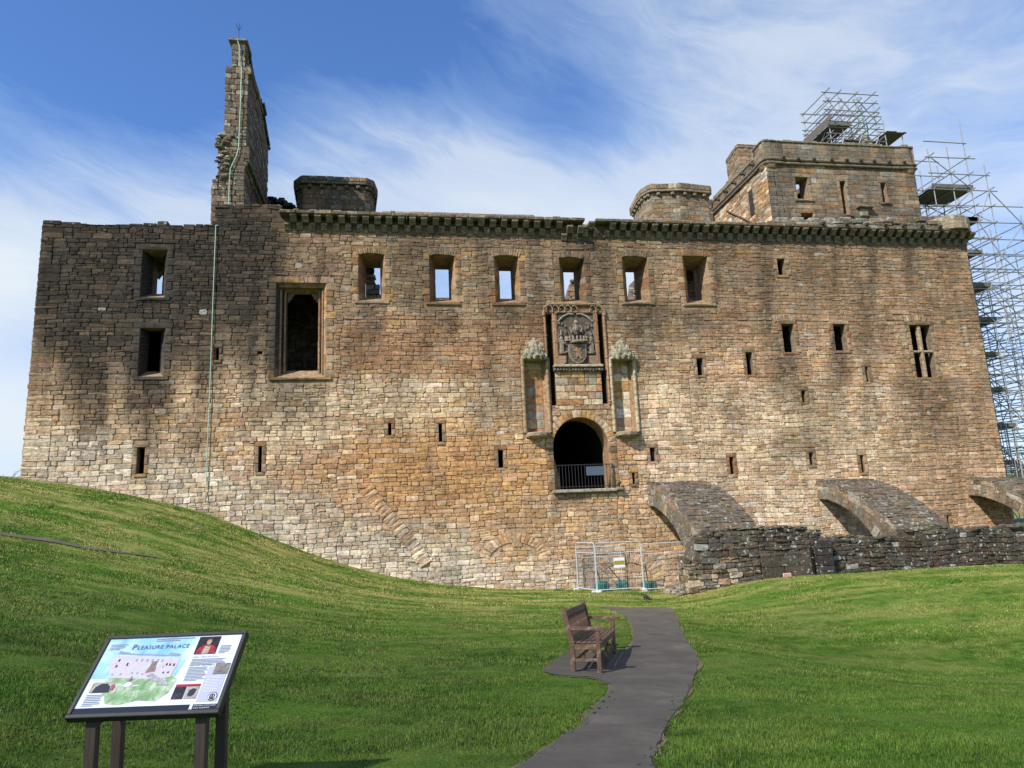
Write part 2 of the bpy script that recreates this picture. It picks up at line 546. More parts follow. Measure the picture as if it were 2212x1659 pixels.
class Masonry:
    """stones laid on a flat face; frame = (origin, right, up, outward)"""
    def __init__(self, frame, colour, jit=1.0, gap=0.012, proud=(0.025, 0.065)):
        self.fr = [np.asarray(t, float) for t in frame]
        self.colour, self.jit, self.gap, self.proud = colour, jit, gap * .55, (proud[0] * .65, proud[1] * .72)
        self.st = []

    def quad(self, P, proud=None, soft=0.16, col=None, inset=0.017, dome=0.35):
        """P four corners (a,b) counter-clockwise from the lower left"""
        o, ex, ey, n = self.fr
        P = [np.asarray(p, float) for p in P]
        c = sum(P) / 4
        out = []
        h = min(np.linalg.norm(P[3] - P[0]), np.linalg.norm(P[2] - P[1]))
        l = min(np.linalg.norm(P[1] - P[0]), np.linalg.norm(P[2] - P[3]))
        if h < 0.03 or l < 0.03:
            return
        g = self.gap
        for i in range(4):
            p, q, r_ = P[i], P[(i - 1) % 4], P[(i + 1) % 4]
            p = p + (c - p) / (np.linalg.norm(c - p) + 1e-9) * g * 1.2
            ca = min(h, l) * soft * (0.5 + rng.random())
            cb = min(h, l) * soft * (0.5 + rng.random())
            d1, d2 = (q - p) / np.linalg.norm(q - p), (r_ - p) / np.linalg.norm(r_ - p)
            out += [p + d1 * ca, p + d2 * cb]
        j = 0.010 * self.jit
        out = [p + np.array([rng.uniform(-j, j), rng.uniform(-j, j)]) for p in out]
        pr = rng.uniform(*self.proud) if proud is None else proud
        V = [o + ex * p[0] + ey * p[1] - n * 0.03 for p in out]
        ins = min(inset * 1.0, h * 0.22)
        for p in out:
            d = c - p
            q = p + d / (np.linalg.norm(d) + 1e-9) * ins * (0.7 + 0.6 * rng.random())
            V.append(o + ex * q[0] + ey * q[1] + n * (pr * (0.75 + 0.5 * rng.random() * self.jit)))
        V.append(o + ex * c[0] + ey * c[1] + n * (pr * (1.0 + dome * rng.random())))
        V = np.array(V)
        if col is None:
            cc = self.colour(V, rng)
        else:
            cc = col(V, rng) if callable(col) else np.tile(np.asarray(col) * rng.uniform(0.85, 1.12), (17, 1))
        self.st.append((V, np.clip(cc, 0.01, 0.9), h * l))

    def rect(self, x0, x1, z0, z1, **k):
        self.quad([(x0, z0), (x1, z0), (x1, z1), (x0, z1)], **k)

    def courses(self, x0, x1, z0, z1, hr, lr, holes=(), top=None, bot=None, wavy=0.05, split=0.2, skip=None, ends=0.0, k=None, xr=None):
        z, rows = z0, []
        while z < z1:
            h = rng.uniform(*hr)
            rows.append((z, min(z + h, z1)))
            z += h
        sd = rng.uniform(0, 99)

        def off(x, zz):
            return wavy * fnoise(x * 0.45 + sd, zz * 0.35, sd) * 2
        for (za, zb) in rows:
            zm, h = (za + zb) / 2, zb - za
            if h < 0.05:
                continue
            xa, xb = (x0, x1) if xr is None else xr(zm)
            blocks = sorted([(a, b) for a, b, c, d in holes if c < zb - 0.3 * h and d > za + 0.3 * h])
            spans, cur = [], xa
            for a, b in blocks:
                if a > cur:
                    spans.append((cur, min(a, xb)))
                cur = max(cur, b)
            if cur < xb:
                spans.append((cur, xb))
            for s0, s1 in spans:
                x = s0
                first = True
                while x < s1 - 0.04:
                    l = rng.uniform(*lr) * (1.0 if rng.random() < 0.75 else rng.choice((0.5, 1.5)))
                    if ends and (first and abs(s0 - xa) < 1e-6):
                        l = ends * rng.choice((0.7, 1.25))
                    if s1 - (x + l) < lr[0] * 0.7:
                        l = s1 - x
                    first = False
                    xe = x + l
                    xm = (x + xe) / 2
                    ok = True
                    if top is not None and zm > top(xm):
                        ok = False
                    if bot is not None and zb < bot(xm) - 0.12:
                        ok = False
                    if ok and skip is not None and skip(xm, zm):
                        ok = False
                    if ok:
                        tl = rng.uniform(-0.02, 0.02) * self.jit
                        b0, b1, t0, t1 = za + off(x, za), za + off(xe, za), zb + off(x, zb), zb + off(xe, zb)
                        kk = k or {}
                        if h > 0.17 and rng.random() < split:
                            f = rng.uniform(0.35, 0.65)
                            m0, m1 = b0 + (t0 - b0) * f, b1 + (t1 - b1) * f
                            self.quad([(x, b0), (xe, b1), (xe + tl, m1), (x + tl, m0)], **kk)
                            if l > 0.4:
                                xs = x + l * rng.uniform(0.35, 0.65)
                                ms = (m0 + m1) / 2
                                ts = (t0 + t1) / 2
                                self.quad([(x, m0), (xs, ms), (xs, ts), (x, t0)], **kk)
                                self.quad([(xs, ms), (xe, m1), (xe, t1), (xs, ts)], **kk)
                            else:
                                self.quad([(x, m0), (xe, m1), (xe, t1), (x, t0)], **kk)
                        else:
                            self.quad([(x, b0), (xe, b1), (xe + tl, t1), (x + tl, t0)], **kk)
                    x = xe


def lay(ms, parent, mat, single, mass, n_single, seen=None):
    """largest stones as objects of their own, the rest as one mesh"""
    st = [s for m in ms for s in m.st]
    key = (lambda s: s[2]) if seen is None else seen
    st.sort(key=key, reverse=True)
    for V, c, a in st[:n_single]:
        mesh_np(single, V, SF, mat, c, parent)
    rest = st[n_single:]
    if rest:
        V = np.concatenate([s[0] for s in rest])
        c = np.concatenate([s[1] for s in rest])
        Fs = [[i + 17 * q for i in f] for q in range(len(rest)) for f in SF]
        o = mesh_np(mass, V, Fs, mat, c, parent)
        o['kind'] = 'stuff'
    return len(st)


# palette of the sandstone (albedo)
CREAM, TAN, OCHRE, RED = np.array([.57, .445, .285]), np.array([.42, .295, .18]), np.array([.43, .25, .10]), np.array([.35, .18, .085])
PINK, GREY, WHITE, BROWN = np.array([.44, .28, .175]), np.array([.30, .255, .19]), np.array([.57, .50, .385]), np.array([.27, .19, .11])
BLACK = np.array([.041, .037, .032])
PAL = [CREAM, TAN, OCHRE, RED, PINK, GREY, WHITE, BROWN]
GRASSLINE = [(45, 1033), (150, 1045), (300, 1072), (440, 1105), (560, 1150), (700, 1205), (850, 1245), (1000, 1265), (1250, 1272), (2300, 1290)]
# run-down stains: centre, half width, from, to, strength (positions on the wall as seen face on)
STREAKS = [(106, 20, 490, 850, .95), (135, 14, 490, 900, .9), (172, 12, 640, 800, .85), (206, 16, 640, 900, .8), (255, 18, 640, 860, .85), (292, 15, 640, 985, .9), (336, 24, 814, 960, .8), (372, 13, 640, 900, .7), (408, 16, 640, 800, .8), (440, 12, 640, 870, .7), (500, 22, 640, 800, .85), (548, 16, 640, 880, .8), (582, 14, 640, 985, .8),
           (300, 24, 800, 960, .75), (352, 20, 815, 940, .6), (225, 26, 700, 900, .5), (150, 60, 690, 850, .5), (395, 20, 700, 830, .3),
           (650, 60, 812, 960, .55), (600, 16, 700, 960, .45), (690, 20, 812, 900, .4), (470, 10, 760, 1000, .2), (545, 40, 690, 760, .45),
           (800, 34, 652, 800, .62), (955, 38, 655, 770, .62), (1096, 34, 655, 760, .7), (1150, 26, 640, 770, .5), (1278, 24, 490, 690, .85),
           (1340, 30, 660, 740, .5), (1400, 46, 656, 790, .7), (1500, 34, 660, 750, .5), (1705, 22, 764, 860, .75), (1816, 24, 760, 860, .7),
           (2010, 70, 816, 1010, .55), (1725, 60, 925, 1010, .45), (1880, 20, 830, 960, .35), (740, 22, 520, 640, .3), (1000, 30, 800, 900, .25),
           (1560, 40, 690, 800, .25), (2120, 30, 560, 1030, .22), (870, 30, 560, 700, .25), (1640, 40, 520, 700, .2), (1230, 30, 1062, 1110, .45),
           (1200, 10, 1060, 1160, .5), (860, 50, 820, 930, .2), (1330, 16, 760, 1000, .3)]


def sm(a, b, x):
    t = min(1, max(0, (x - a) / (b - a)))
    return t * t * (3 - 2 * t)


def lerp_line(L, u):
    for (a, b), (c, d) in zip(L, L[1:]):
        if u <= c:
            return b + (d - b) * (u - a) / (c - a)
    return L[-1][1]


def wall_stain(u, v):
    n1 = fnoise(u * 0.012, v * 0.012, 3.3)
    n2 = fnoise(u * 0.035, v * 0.006, 8.1)
    n3 = fnoise(u * 0.08, v * 0.08, 1.7)
    d = 0.0
    # black growth over the upper left corner
    edge = 600 + 30 * n1 + 14 * n3 - max(0, v - 640) * 0.25
    low = 742 + 90 * n2 + 60 * n1 + 55 * (1 - sm(280, 340, u)) + 30 * sm(520, 560, u)
    d = max(d, 0.97 * (1 - sm(edge - 45, edge + 25, u)) * (1 - sm(low - 95, low + 70, v)))
    d = max(d, 0.45 * (1 - sm(300, 420, u)) * (1 - sm(840, 930, v + 40 * n2)) * (0.6 + 0.8 * abs(n2)))
    for c, w, a, b, s in STREAKS:
        c = c + 10 * fnoise(v * .012, c * 1.7, 2.2)
        if abs(u - c) < w * 1.6 and a - 15 < v < b + 40:
            q = min(1, s * (1.4 if u < 640 else .95)) * (1 - sm(w * .45, w * 1.45, abs(u - c + 6 * n1))) * sm(a - 12, a + 6, v) * (1 - sm(a + (b - a) * .35, b + 25 * n2, v))
            d = max(d, q * (0.8 + 0.5 * n3))
    d = max(d, 0.30 * (1 - sm(515, 560, v + 10 * n1)) * sm(600, 640, u))      # darker band under the corbels
    d = max(d, 0.20 * (0.6 + n2 + n1) * (1 - sm(700, 800, v)))
    d = max(d, 0.34 * max(0, fnoise(u * .02, v * .004, 6.6) + .05) * 2 * (1 - sm(860, 980, v)))
    # long run-down streaks from the wall head
    sn = .5 + 1.15 * fnoise(u * .026, v * .0012, 12.5) + .5 * fnoise(u * .08, v * .002, 2.5)
    if u < 640:
        lim = 770 + 230 * sn
        d = max(d, .92 * (1 - sm(590, 650, u)) * (1 - sm(lim - 200, lim + 30, v)) * min(1, max(0, .25 + 1.2 * sn)))
    else:
        lim = 540 + 230 * sn
        d = max(d, .52 * (1 - sm(lim - 160, lim + 20, v)) * min(1, max(0, .2 + sn)))
    return min(0.97, max(0, d))


def wall_weights(u, v):
    w = [1.0, 1.4, .6, .35, .9, .45, .12, .6]           # cream tan ochre red pink grey white brown
    n = fnoise(u * 0.008, v * 0.012, 5.5)
    q = 1 - sm(640, 720, v)
    w = [w[0] - .5 * q, w[1] + .6 * q, w[2], w[3], w[4] + .4 * q, w[5] + .3 * q, w[6], w[7] + .5 * q]
    r = sm(660, 720, v) * (1 - sm(790, 830, v)) * sm(690, 760, u) * (1 - sm(1190, 1260, u))
    w[3] += 3.2 * r; w[4] += 3.0 * r; w[2] += 1.2 * r; w[0] *= 1 - .7 * r; w[5] *= 1 - .5 * r
    c = sm(800, 840, v) * (1 - sm(930, 985, v)) * sm(480, 600, u) * (1 - sm(1150, 1200, u))
    w[0] += 4.5 * c; w[6] += .8 * c; w[7] *= 1 - .8 * c; w[5] *= 1 - .7 * c
    e = math.exp(-(((u - 990) / 190) ** 2 + ((v - 1005) / 95) ** 2) * 1.1) + .5 * math.exp(-(((u - 830) / 70) ** 2 + ((v - 985) / 60) ** 2))
    w[2] += 8 * e; w[3] += 5 * e; w[0] *= max(0.1, 1 - e); w[5] *= max(0, 1 - 1.2 * e); w[6] *= max(0, 1 - e)
    e2 = sm(1020, 1080, v) * sm(930, 1000, u) * (1 - sm(1480, 1500, u)) * (1 - sm(1180, 1250, v))
    w[2] += 1.2 * e2; w[1] += .8 * e2
    g = lerp_line(GRASSLINE, u)
    b = sm(g - 150, g - 60, v) * (1 - sm(980, 1100, u)) + .6 * sm(1190, 1240, v) * (1 - sm(1240, 1300, u))
    w[6] += 4.5 * b; w[5] += 2.5 * b; w[2] *= max(0, 1 - b); w[3] *= max(0, 1 - b); w[4] *= max(0, 1 - .7 * b)
    p = sm(1400, 1600, u) * (1 - sm(800, 900, v))
    w[4] += 2.0 * p; w[3] += .6 * p; w[2] += .3 * p; w[5] += .5 * p
    c2 = sm(810, 870, v) * (1 - sm(1130, 1180, v)) * sm(1360, 1420, u) * (1 - sm(1850, 1990, u))
    w[0] += 3.4 * c2; w[6] += 1.1 * c2
    c3 = sm(1040, 1080, v) * sm(1580, 1650, u) * (1 - sm(1850, 1900, u))
    w[6] += 3.5 * c3
    br = sm(1880, 2000, u) * sm(540, 640, v)
    w[7] += 2.2 * br; w[4] += 1.4 * br; w[0] *= 1 - .5 * br
    sn = sm(1190, 1220, u) * (1 - sm(1330, 1370, u)) * sm(1055, 1070, v)
    w[5] += 1.6 * sn; w[4] += .8 * sn
    gt = sm(1120, 1150, u) * (1 - sm(1380, 1400, u)) * (1 - sm(1040, 1060, v)) * sm(880, 940, v)
    w[3] += 1.2 * gt; w[2] += 1.5 * gt
    if n > 0.25:
        w[5] *= 1.6
    return w


def pick(w, rr):
    t = rr.random() * sum(w)
    for c, a in zip(PAL, w):
        t -= a
        if t <= 0:
            return c
    return PAL[1]


def wall_colour(V, rr):
    u, v = proj(V)
    ww = wall_weights(u[16], v[16])
    mean = sum(PAL[q] * ww[q] for q in range(8)) / sum(ww)
    base = (pick(ww, rr) * .52 + mean * .48) * rr.uniform(0.84, 1.14) * np.array([1.06, 1.02, 1.0])
    base = base * (1 + .30 * fnoise(u[16] * .011, v[16] * .011, 9.9) + .16 * fnoise(u[16] * .04, v[16] * .04, 3.9)) * (.86 + .22 * sm(640, 840, v[16]))
    base = base * np.array([1, rr.uniform(.97, 1.03), rr.uniform(.93, 1.07)])
    out = np.empty((len(V), 3))
    sj = rr.uniform(.88, 1.07)
    for i in range(len(V)):
        s = min(.985, wall_stain(u[i], v[i]) ** .72 * sj)
        out[i] = base * (1 - s) + (BLACK * 0.58 + base * 0.03) * s
    if rr.random() < 0.006 and v[16] < 760:
        out[8:] = out[8:] * 0.3 + np.array([.5, .48, .42]) * 0.5
    return out


def pal_colour(weights, dark=0.0, lo=0.8, hi=1.15):
    def f(V, rr):
        b = pick(weights, rr) * rr.uniform(lo, hi)
        b = b * (1 - dark) + BLACK * dark
        return np.tile(b, (len(V), 1))
    return f


# ------------------------------------------------------------------ the palace
palace = thing('palace', 'ruined roofless sandstone palace with a long cliff-like front wall, corbelled parapet and royal gateway', 'palace', (8, 0, -2.6))

X0, X1 = -14.73, 30.4


def wr(u0, v0, u1, v1, Y=0.0):
    """rectangle on the plane at Y from two opposite image corners of its edges"""
    a, b = W(u0, v0, Y), W(u1, v1, Y)
    c, d = W(u1, v0, Y), W(u0, v1, Y)
    return ((a[0] + d[0]) / 2, (b[0] + c[0]) / 2, (b[2] + d[2]) / 2, (a[2] + c[2]) / 2)


def wr4(tl, tr, bl, br, Y=0.0):
    a, b, c, d = W(*tl, Y), W(*tr, Y), W(*bl, Y), W(*br, Y)
    return ((a[0] + c[0]) / 2, (b[0] + d[0]) / 2, (c[2] + d[2]) / 2, (a[2] + b[2]) / 2)


# name, outer rectangle, inner rectangle (on the plane YI) or None, kind
WIN = []
for o, i in [((774.5, 543.2, 831, 650), (788.5, 568, 822, 643)), ((928, 547, 983.5, 653), (940.5, 571.5, 972, 647)),
             ((1069, 550.5, 1122, 654), (1079, 575, 1109, 647)), ((1210, 555.5, 1264, 653), (1218, 578, 1248, 648)),
             ((1346, 554, 1401, 653.5), (1353, 578, 1381, 647)), ((1478, 553.5, 1532, 656), (1484, 574, 1513, 648))]:
    WIN.append(('through', wr(*o), wr(*i, 1.0), .30))
WIN.append(('half', wr4((306.6, 540), (361.6, 540), (305, 643), (357, 643)), wr4((330, 556.5), (352.6, 556.5), (329, 635), (351, 635), 1.0), .30))
WIN.append(('dark', wr4((302.5, 708), (358, 709), (299, 814), (353, 814)), wr4((321.6, 716), (348, 716), (321, 803), (346, 803), .8), .30))
WIN.append(('great', wr4((596.6, 610), (705, 612), (594, 815), (704, 815)), wr4((620.6, 636), (688, 636), (620, 801), (687, 801), .75), .36))
for r in [(1679.8, 559, 1696, 594.5), (1691, 699.5, 1717, 761.5), (1802, 700, 1828.5, 757.5)]:
    WIN.append(('slit', wr(*r), None, .22))
WIN.append(('mullion', wr4((1967, 702), (2012.5, 702), (1977, 816), (2021.5, 815.5)), None, .22))
for r in [(465, 751.5, 473, 778), (295.5, 966, 312, 1023.5), (558, 964, 565.5, 1020), (838.8, 914, 845.5, 940), (947.8, 914.6, 955.3, 954.5),
          (1076.5, 972, 1087.5, 1010.5), (1404.5, 967, 1415.5, 997), (1366, 1021, 1372, 1045.6), (1505.5, 774, 1519.5, 811), (1612.5, 761, 1626.5, 809.5),
          (1869.5, 792, 1876.5, 825), (1731.5, 844, 1740.5, 869), (1576.5, 987, 1585.5, 1024.4), (1748, 978, 1757, 1004.5), (1859, 983, 1867, 1020.7),
          (2046.5, 1114, 2051.5, 1145)]:
    WIN.append(('slit', wr(*r), None, .16))
WIN.append(('putlog', wr(557, 757, 566.5, 765), None, .0))

# gate, slots and niches
gl, gr_ = W(1196.6, 1000)[0], W(1318, 1000)[0]
gz0, gzs, gza = W(1258, 1057)[2], W(1196.6, 968)[2], W(1257, 901.8)[2]
GATE = (gl, gr_, gz0, gza)
gcx, grx, grz = (gl + gr_) / 2, (gr_ - gl) / 2, gza - gzs
SLOT_L = wr4((1178.8, 678), (1192.4, 679), (1187, 875.8), (1202, 875.8))
SLOT_R = wr4((1289.6, 678), (1302, 678), (1302, 872), (1313, 872))
NICHE_L = wr4((1132, 778), (1179, 778), (1138, 940), (1185, 940))
NICHE_R = wr4((1320, 778), (1366, 778), (1332, 938), (1376, 938))
FRAME = (SLOT_L[0] - .07, SLOT_R[1] + .07, SLOT_L[2], W(1240, 659)[2])
CREST = (SLOT_L[1] + .12, SLOT_R[0] - .12, W(1245, 789)[2], W(1245, 676)[2])

# line of the wall head
TOPL = [(88, 484), (130, 484), (200, 486), (300, 488), (400, 489), (465, 487), (480, 445), (600, 444), (640, 470)]
HEADZ = W(640, 470)[2]


def wall_top(x):
    u = float(proj([x, 0, 14.0])[0])
    if u < 602:
        return W(u, lerp_line(TOPL, u))[2]
    return HEADZ


# ---- core: face with openings, reveals, ends, top, back
def face_with_holes(mb, outer, holes, Y, grid=0, col=(.2, .17, .13)):
    pts, edges = [], []

    def loop(P):
        b = len(pts)
        pts.extend(P)
        edges.extend([(b + i, b + (i + 1) % len(P)) for i in range(len(P))])
    loop(outer)
    for h in holes:
        loop(h)
    if grid:
        xs, zs = [p[0] for p in outer], [p[1] for p in outer]
        for x in np.arange(min(xs) + .31, max(xs), grid):
            for z in np.arange(min(zs) + .27, max(zs), grid):
                pts.append((float(x) + .011, float(z) + .017))
    res = delaunay_2d_cdt([Vector(p) for p in pts], edges, [], 0, 1e-5)
    V, T = res[0], res[2]

    def inside(p, P):
        c = False
        for i in range(len(P)):
            a, b = P[i], P[i - 1]
            if (a[1] > p[1]) != (b[1] > p[1]) and p[0] < (b[0] - a[0]) * (p[1] - a[1]) / (b[1] - a[1]) + a[0]:
                c = not c
        return c
    Fs = []
    for t in T:
        m = ((V[t[0]][0] + V[t[1]][0] + V[t[2]][0]) / 3, (V[t[0]][1] + V[t[1]][1] + V[t[2]][1]) / 3)
        if inside(m, outer) and not any(inside(m, h) for h in holes):
            Fs.append(list(t))
    mb.add([(v[0], Y, v[1]) for v in V], Fs, col)


def rc(r):
    return [(r[0], r[2]), (r[1], r[2]), (r[1], r[3]), (r[0], r[3])]


arch_poly = [(gl, gz0), (gr_, gz0)] + [(gcx + grx * math.cos(t), gzs + grz * math.sin(t)) for t in [math.pi * i / 24 for i in range(25)]]
outer = [(X0, -4.2), (X1, -4.2), (X1, HEADZ)] + [(W(u, v)[0], W(u, v)[2]) for u, v in TOPL[::-1]]
outer[-1] = (X0, W(90, 484)[2])
core = MB()
MORTAR = (.20, .165, .12)
holes = [rc(w[1]) for w in WIN] + [arch_poly, rc(SLOT_L), rc(SLOT_R), rc(NICHE_L), rc(NICHE_R)]
face_with_holes(core, outer, holes, 0.0, grid=.55, col=MORTAR)
nfront = len(core.v)
WT = 1.7
n0 = len(outer)
for i in range(n0):
    a, b = outer[i], outer[(i + 1) % n0]
    core.add([(a[0], 0, a[1]), (b[0], 0, b[1]), (b[0], WT, b[1]), (a[0], WT, a[1])], [[0, 1, 2, 3]], (.16, .13, .10))
back_holes = [rc(w[2]) for w in WIN if w[0] in ('through', 'half')]
back_holes += [rc((w[2][0] - .9, w[2][1] + .9, w[2][2] - .05, w[2][3] + .9)) for w in WIN if w[0] in ('dark', 'great')]
passage_poly = [(gcx + (x - gcx) * 1.25, gz0 if z <= gz0 + 1e-6 else z + .35) for x, z in arch_poly]
face_with_holes(core, outer, back_holes + [passage_poly], WT)
# mortar stained like the stones round it
_u, _v = proj(np.array(core.v[:nfront]))
for i in range(nfront):
    st_ = wall_stain(_u[i], _v[i])
    wt_ = wall_weights(_u[i], _v[i])
    mc = sum(PAL[q] * wt_[q] for q in range(8)) / sum(wt_) * .86
    core.c[i] = tuple(mc * (1 - st_) + BLACK * .7 * st_)
core_o = core.build('front_wall', M_STONE, palace)


def ring(mb, A, ya, B, yb, col):
    """band joining rectangle A at depth ya to rectangle B at depth yb"""
    pa, pb = rc(A), rc(B)
    for i in range(4):
        j = (i + 1) % 4
        mb.add([(pa[i][0], ya, pa[i][1]), (pa[j][0], ya, pa[j][1]), (pb[j][0], yb, pb[j][1]), (pb[i][0], yb, pb[i][1])], [[0, 1, 2, 3]], col)


def reveal_blocks(parent, A, ya, B, yb, mat):
    """splayed jambs, soffit and sill of dressed blocks"""
    n = max(4, int((A[3] - A[2]) / .32))
    for side in (0, 1):
        for i in range(n):
            f0, f1 = i / n, (i + 1) / n
            za0, za1 = A[2] + (A[3] - A[2]) * f0, A[2] + (A[3] - A[2]) * f1
            zb0, zb1 = B[2] + (B[3] - B[2]) * f0, B[2] + (B[3] - B[2]) * f1
            mb = MB()
            c = rng.choice((RED, OCHRE, TAN, PINK, BROWN)) * rng.uniform(.75, 1.05)
            su, sv = proj([A[side], 0, za0])
            st_ = min(1, wall_stain(su, sv) * 1.1)
            c = c * (1 - st_) + BLACK * 1.2 * st_
            e = 0.012 * rng.random()
            s = 1 if side == 0 else -1
            g = .006
            P = [(A[side] + s * e, ya, za0 + g), (B[side] + s * e, yb, zb0 + g), (B[side] + s * e, yb, zb1 - g), (A[side] + s * e, ya, za1 - g)]
            Q = [(p[0] - s * .05, p[1], p[2]) for p in P]
            mb.add(P + Q, [[0, 1, 2, 3], [0, 4, 5, 1], [1, 5, 6, 2], [2, 6, 7, 3], [3, 7, 4, 0]], c)
            yield mb


win_i = 0
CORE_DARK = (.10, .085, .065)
surround = Masonry(((0, 0, 0), (1, 0, 0), (0, 0, 1), (0, -1, 0)), wall_colour, jit=.5, gap=.008, proud=(.05, .07))


def dress_colour(V, rr):
    u, v = proj(V)
    b = rr.choice((TAN, TAN, OCHRE, PINK, RED, BROWN, BROWN)) * rr.uniform(.66, .98)
    out = np.empty((len(V), 3))
    for i in range(len(V)):
        s = wall_stain(u[i], v[i])
        out[i] = b * (1 - s) + BLACK * s
    return out


surround.colour = dress_colour
hole_list = []
for kind, A, B, m in WIN:
    # dressed surround
    w, h = A[1] - A[0], A[3] - A[2]
    big = kind in ('through', 'half', 'dark', 'great')
    if kind != 'putlog':
        lh = .26 if big else .20
        if w > 1.2:
            xm = (A[0] + A[1]) / 2 + rng.uniform(-.2, .2)
            surround.rect(A[0] - m, xm, A[3], A[3] + lh, soft=.06)
            surround.rect(xm, A[1] + m, A[3], A[3] + lh, soft=.06)
        else:
            surround.rect(A[0] - m, A[1] + m, A[3], A[3] + lh, soft=.06)
        surround.rect(A[0] - m * .7, A[1] + m * .7, A[2] - .13, A[2], soft=.06, proud=.085 if big else .05)
        n = max(2, int(round(h / .34)))
        for s in (0, 1):
            z = A[2]
            for q in range(n):
                ze = A[2] + h * (q + 1) / n
                l = m * (1.25 if (q + s) % 2 else .85)
                if s == 0:
                    surround.rect(A[0] - l, A[0], z, ze, soft=.06)
                else:
                    surround.rect(A[1], A[1] + l, z, ze, soft=.06)
                z = ze
        hole_list.append((A[0] - m, A[1] + m, A[2] - .13, A[3] + lh))
    else:
        hole_list.append(A)
    o = MB()
    col = (.23, .165, .105) if big else (.20, .15, .10)
    if kind in ('through', 'half'):
        ring(o, A, 0, B, 1.0, (.27, .185, .11))
        ring(o, B, 1.0, B, WT, (.22, .16, .10))
        wo = o.build('window', M_ASHLAR, palace, colors=True)
        for mb in reveal_blocks(wo, A, -.01, B, 1.0, M_ASHLAR):
            mb.build('jamb_stone', M_ASHLAR, wo)
        if kind == 'half':
            # rear arch closes the upper part of this opening
            b = MB()
            zc = W(340, 586, 1.75)[2]
            arc = [(B[0] - .1, B[3] + .2), (B[0] - .1, zc - .25)] + [(B[0] - .1 + (B[1] - B[0] + .2) * t, zc - .25 + .33 * math.sin(math.pi * (.12 + .5 * t))) for t in (.2, .4, .6, .8, 1)] + [(B[1] + .1, B[3] + .2)]
            b.prism(arc, (0, WT + .05, 0), (1, 0, 0), (0, 0, 1), (0, 1, 0), .5, CORE_DARK)
            b.build('rear_arch', M_ASHLAR, wo)
    elif kind in ('dark', 'great'):
        ring(o, A, 0, B, .75, (.27, .185, .11))
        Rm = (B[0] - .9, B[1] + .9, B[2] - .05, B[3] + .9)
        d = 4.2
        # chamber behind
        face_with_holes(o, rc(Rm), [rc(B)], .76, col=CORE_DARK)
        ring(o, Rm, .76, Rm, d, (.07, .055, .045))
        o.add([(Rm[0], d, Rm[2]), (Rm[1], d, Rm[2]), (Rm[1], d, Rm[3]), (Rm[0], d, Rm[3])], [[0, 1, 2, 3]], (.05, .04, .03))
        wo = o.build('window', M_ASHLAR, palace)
        for mb in reveal_blocks(wo, A, -.01, B, .75, M_ASHLAR):
            mb.build('jamb_stone', M_ASHLAR, wo)
        if kind == 'great':
            # moulded jamb shafts and the stumps of the lost tracery
            t = MB()
            for x, yy in ((A[0] + .17, .22), (A[0] + .33, .42), (A[1] - .17, .22), (A[1] - .33, .42)):
                t.tube([(x, yy, A[2] + .05), (x, yy, A[3] - .25)], .05, 8, (.26, .16, .09))
            t.build('jamb_shaft', M_ASHLAR, wo)
            t = MB()
            for s, x in ((1, B[0]), (-1, B[1])):
                t.prism([(0, 0), (.28, 0), (.30, -.10), (.20, -.14), (.22, -.24), (.10, -.30), (.08, -.40), (0, -.42)], (x, .66, B[3]), (s, 0, 0), (0, 0, 1), (0, 1, 0), .12, (.2, .14, .09))
            t.box(((A[0] + A[1]) / 2, .4, A[3] - .10), (A[1] - A[0] - .1, .5, .14), col=(.22, .15, .09))
            t.build('tracery_stump', M_ASHLAR, wo)
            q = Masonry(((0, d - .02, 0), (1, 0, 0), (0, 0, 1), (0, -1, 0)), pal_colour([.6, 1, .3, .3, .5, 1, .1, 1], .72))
            q.courses(Rm[0], Rm[1], Rm[2], Rm[3], (.2, .32), (.3, .6))
            lay([q], wo, M_STONE, 'inner_stone', 'inner_masonry', 0)
    else:
        dd = 1.1 if kind in ('slit', 'mullion') else .35
        Bk = (A[0] + (.0 if w < .35 else .03), A[1] - .0, A[2] + .02, A[3] - .02)
        ring(o, A, 0, Bk, .4, col)
        Rm = (A[0] - .15, A[1] + .15, A[2] - .02, A[3] + .1)
        if kind == 'putlog':
            Rm = Bk
        else:
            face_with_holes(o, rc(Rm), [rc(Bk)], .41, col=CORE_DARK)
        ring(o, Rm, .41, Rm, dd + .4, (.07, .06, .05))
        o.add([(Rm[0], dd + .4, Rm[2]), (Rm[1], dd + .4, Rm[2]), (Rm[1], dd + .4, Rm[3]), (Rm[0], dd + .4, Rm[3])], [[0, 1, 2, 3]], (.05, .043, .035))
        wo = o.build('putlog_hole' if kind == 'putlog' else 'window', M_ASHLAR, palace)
        if kind == 'mullion':
            t = MB()
            xm = (A[0] + A[1]) / 2 - .01
            zt = W(1990, 759)[2]
            t.box((xm, .14, (A[2] + A[3]) / 2), (.20, .24, h), col=(.30, .22, .14), bev=.05)
            t.build('mullion', M_ASHLAR, wo)
            t = MB()
            t.box((xm, .13, zt), (w, .22, .12), col=(.32, .24, .16), bev=.03)
            t.build('transom', M_ASHLAR, wo)
        if 1403 < proj([A[0], 0, A[2]])[0] < 1418 and kind == 'slit' and A[2] > 2:
            for q in range(2):
                t = MB()
                t.tube([(A[0] + w * (q + 1) / 3, .1, A[2]), (A[0] + w * (q + 1) / 3, .1, A[3])], .016, 6, (.03, .03, .03))
                t.build('window_bar', M_ASHLAR, wo)

# ---- masonry of the front wall
ring_bands = []          # (cx, cz, rx, rz, half thickness, a0, a1) of voussoir arcs: rubble stays out of them
vous = Masonry(((0, 0, 0), (1, 0, 0), (0, 0, 1), (0, -1, 0)), wall_colour, jit=.8, gap=.010, proud=(.05, .085))


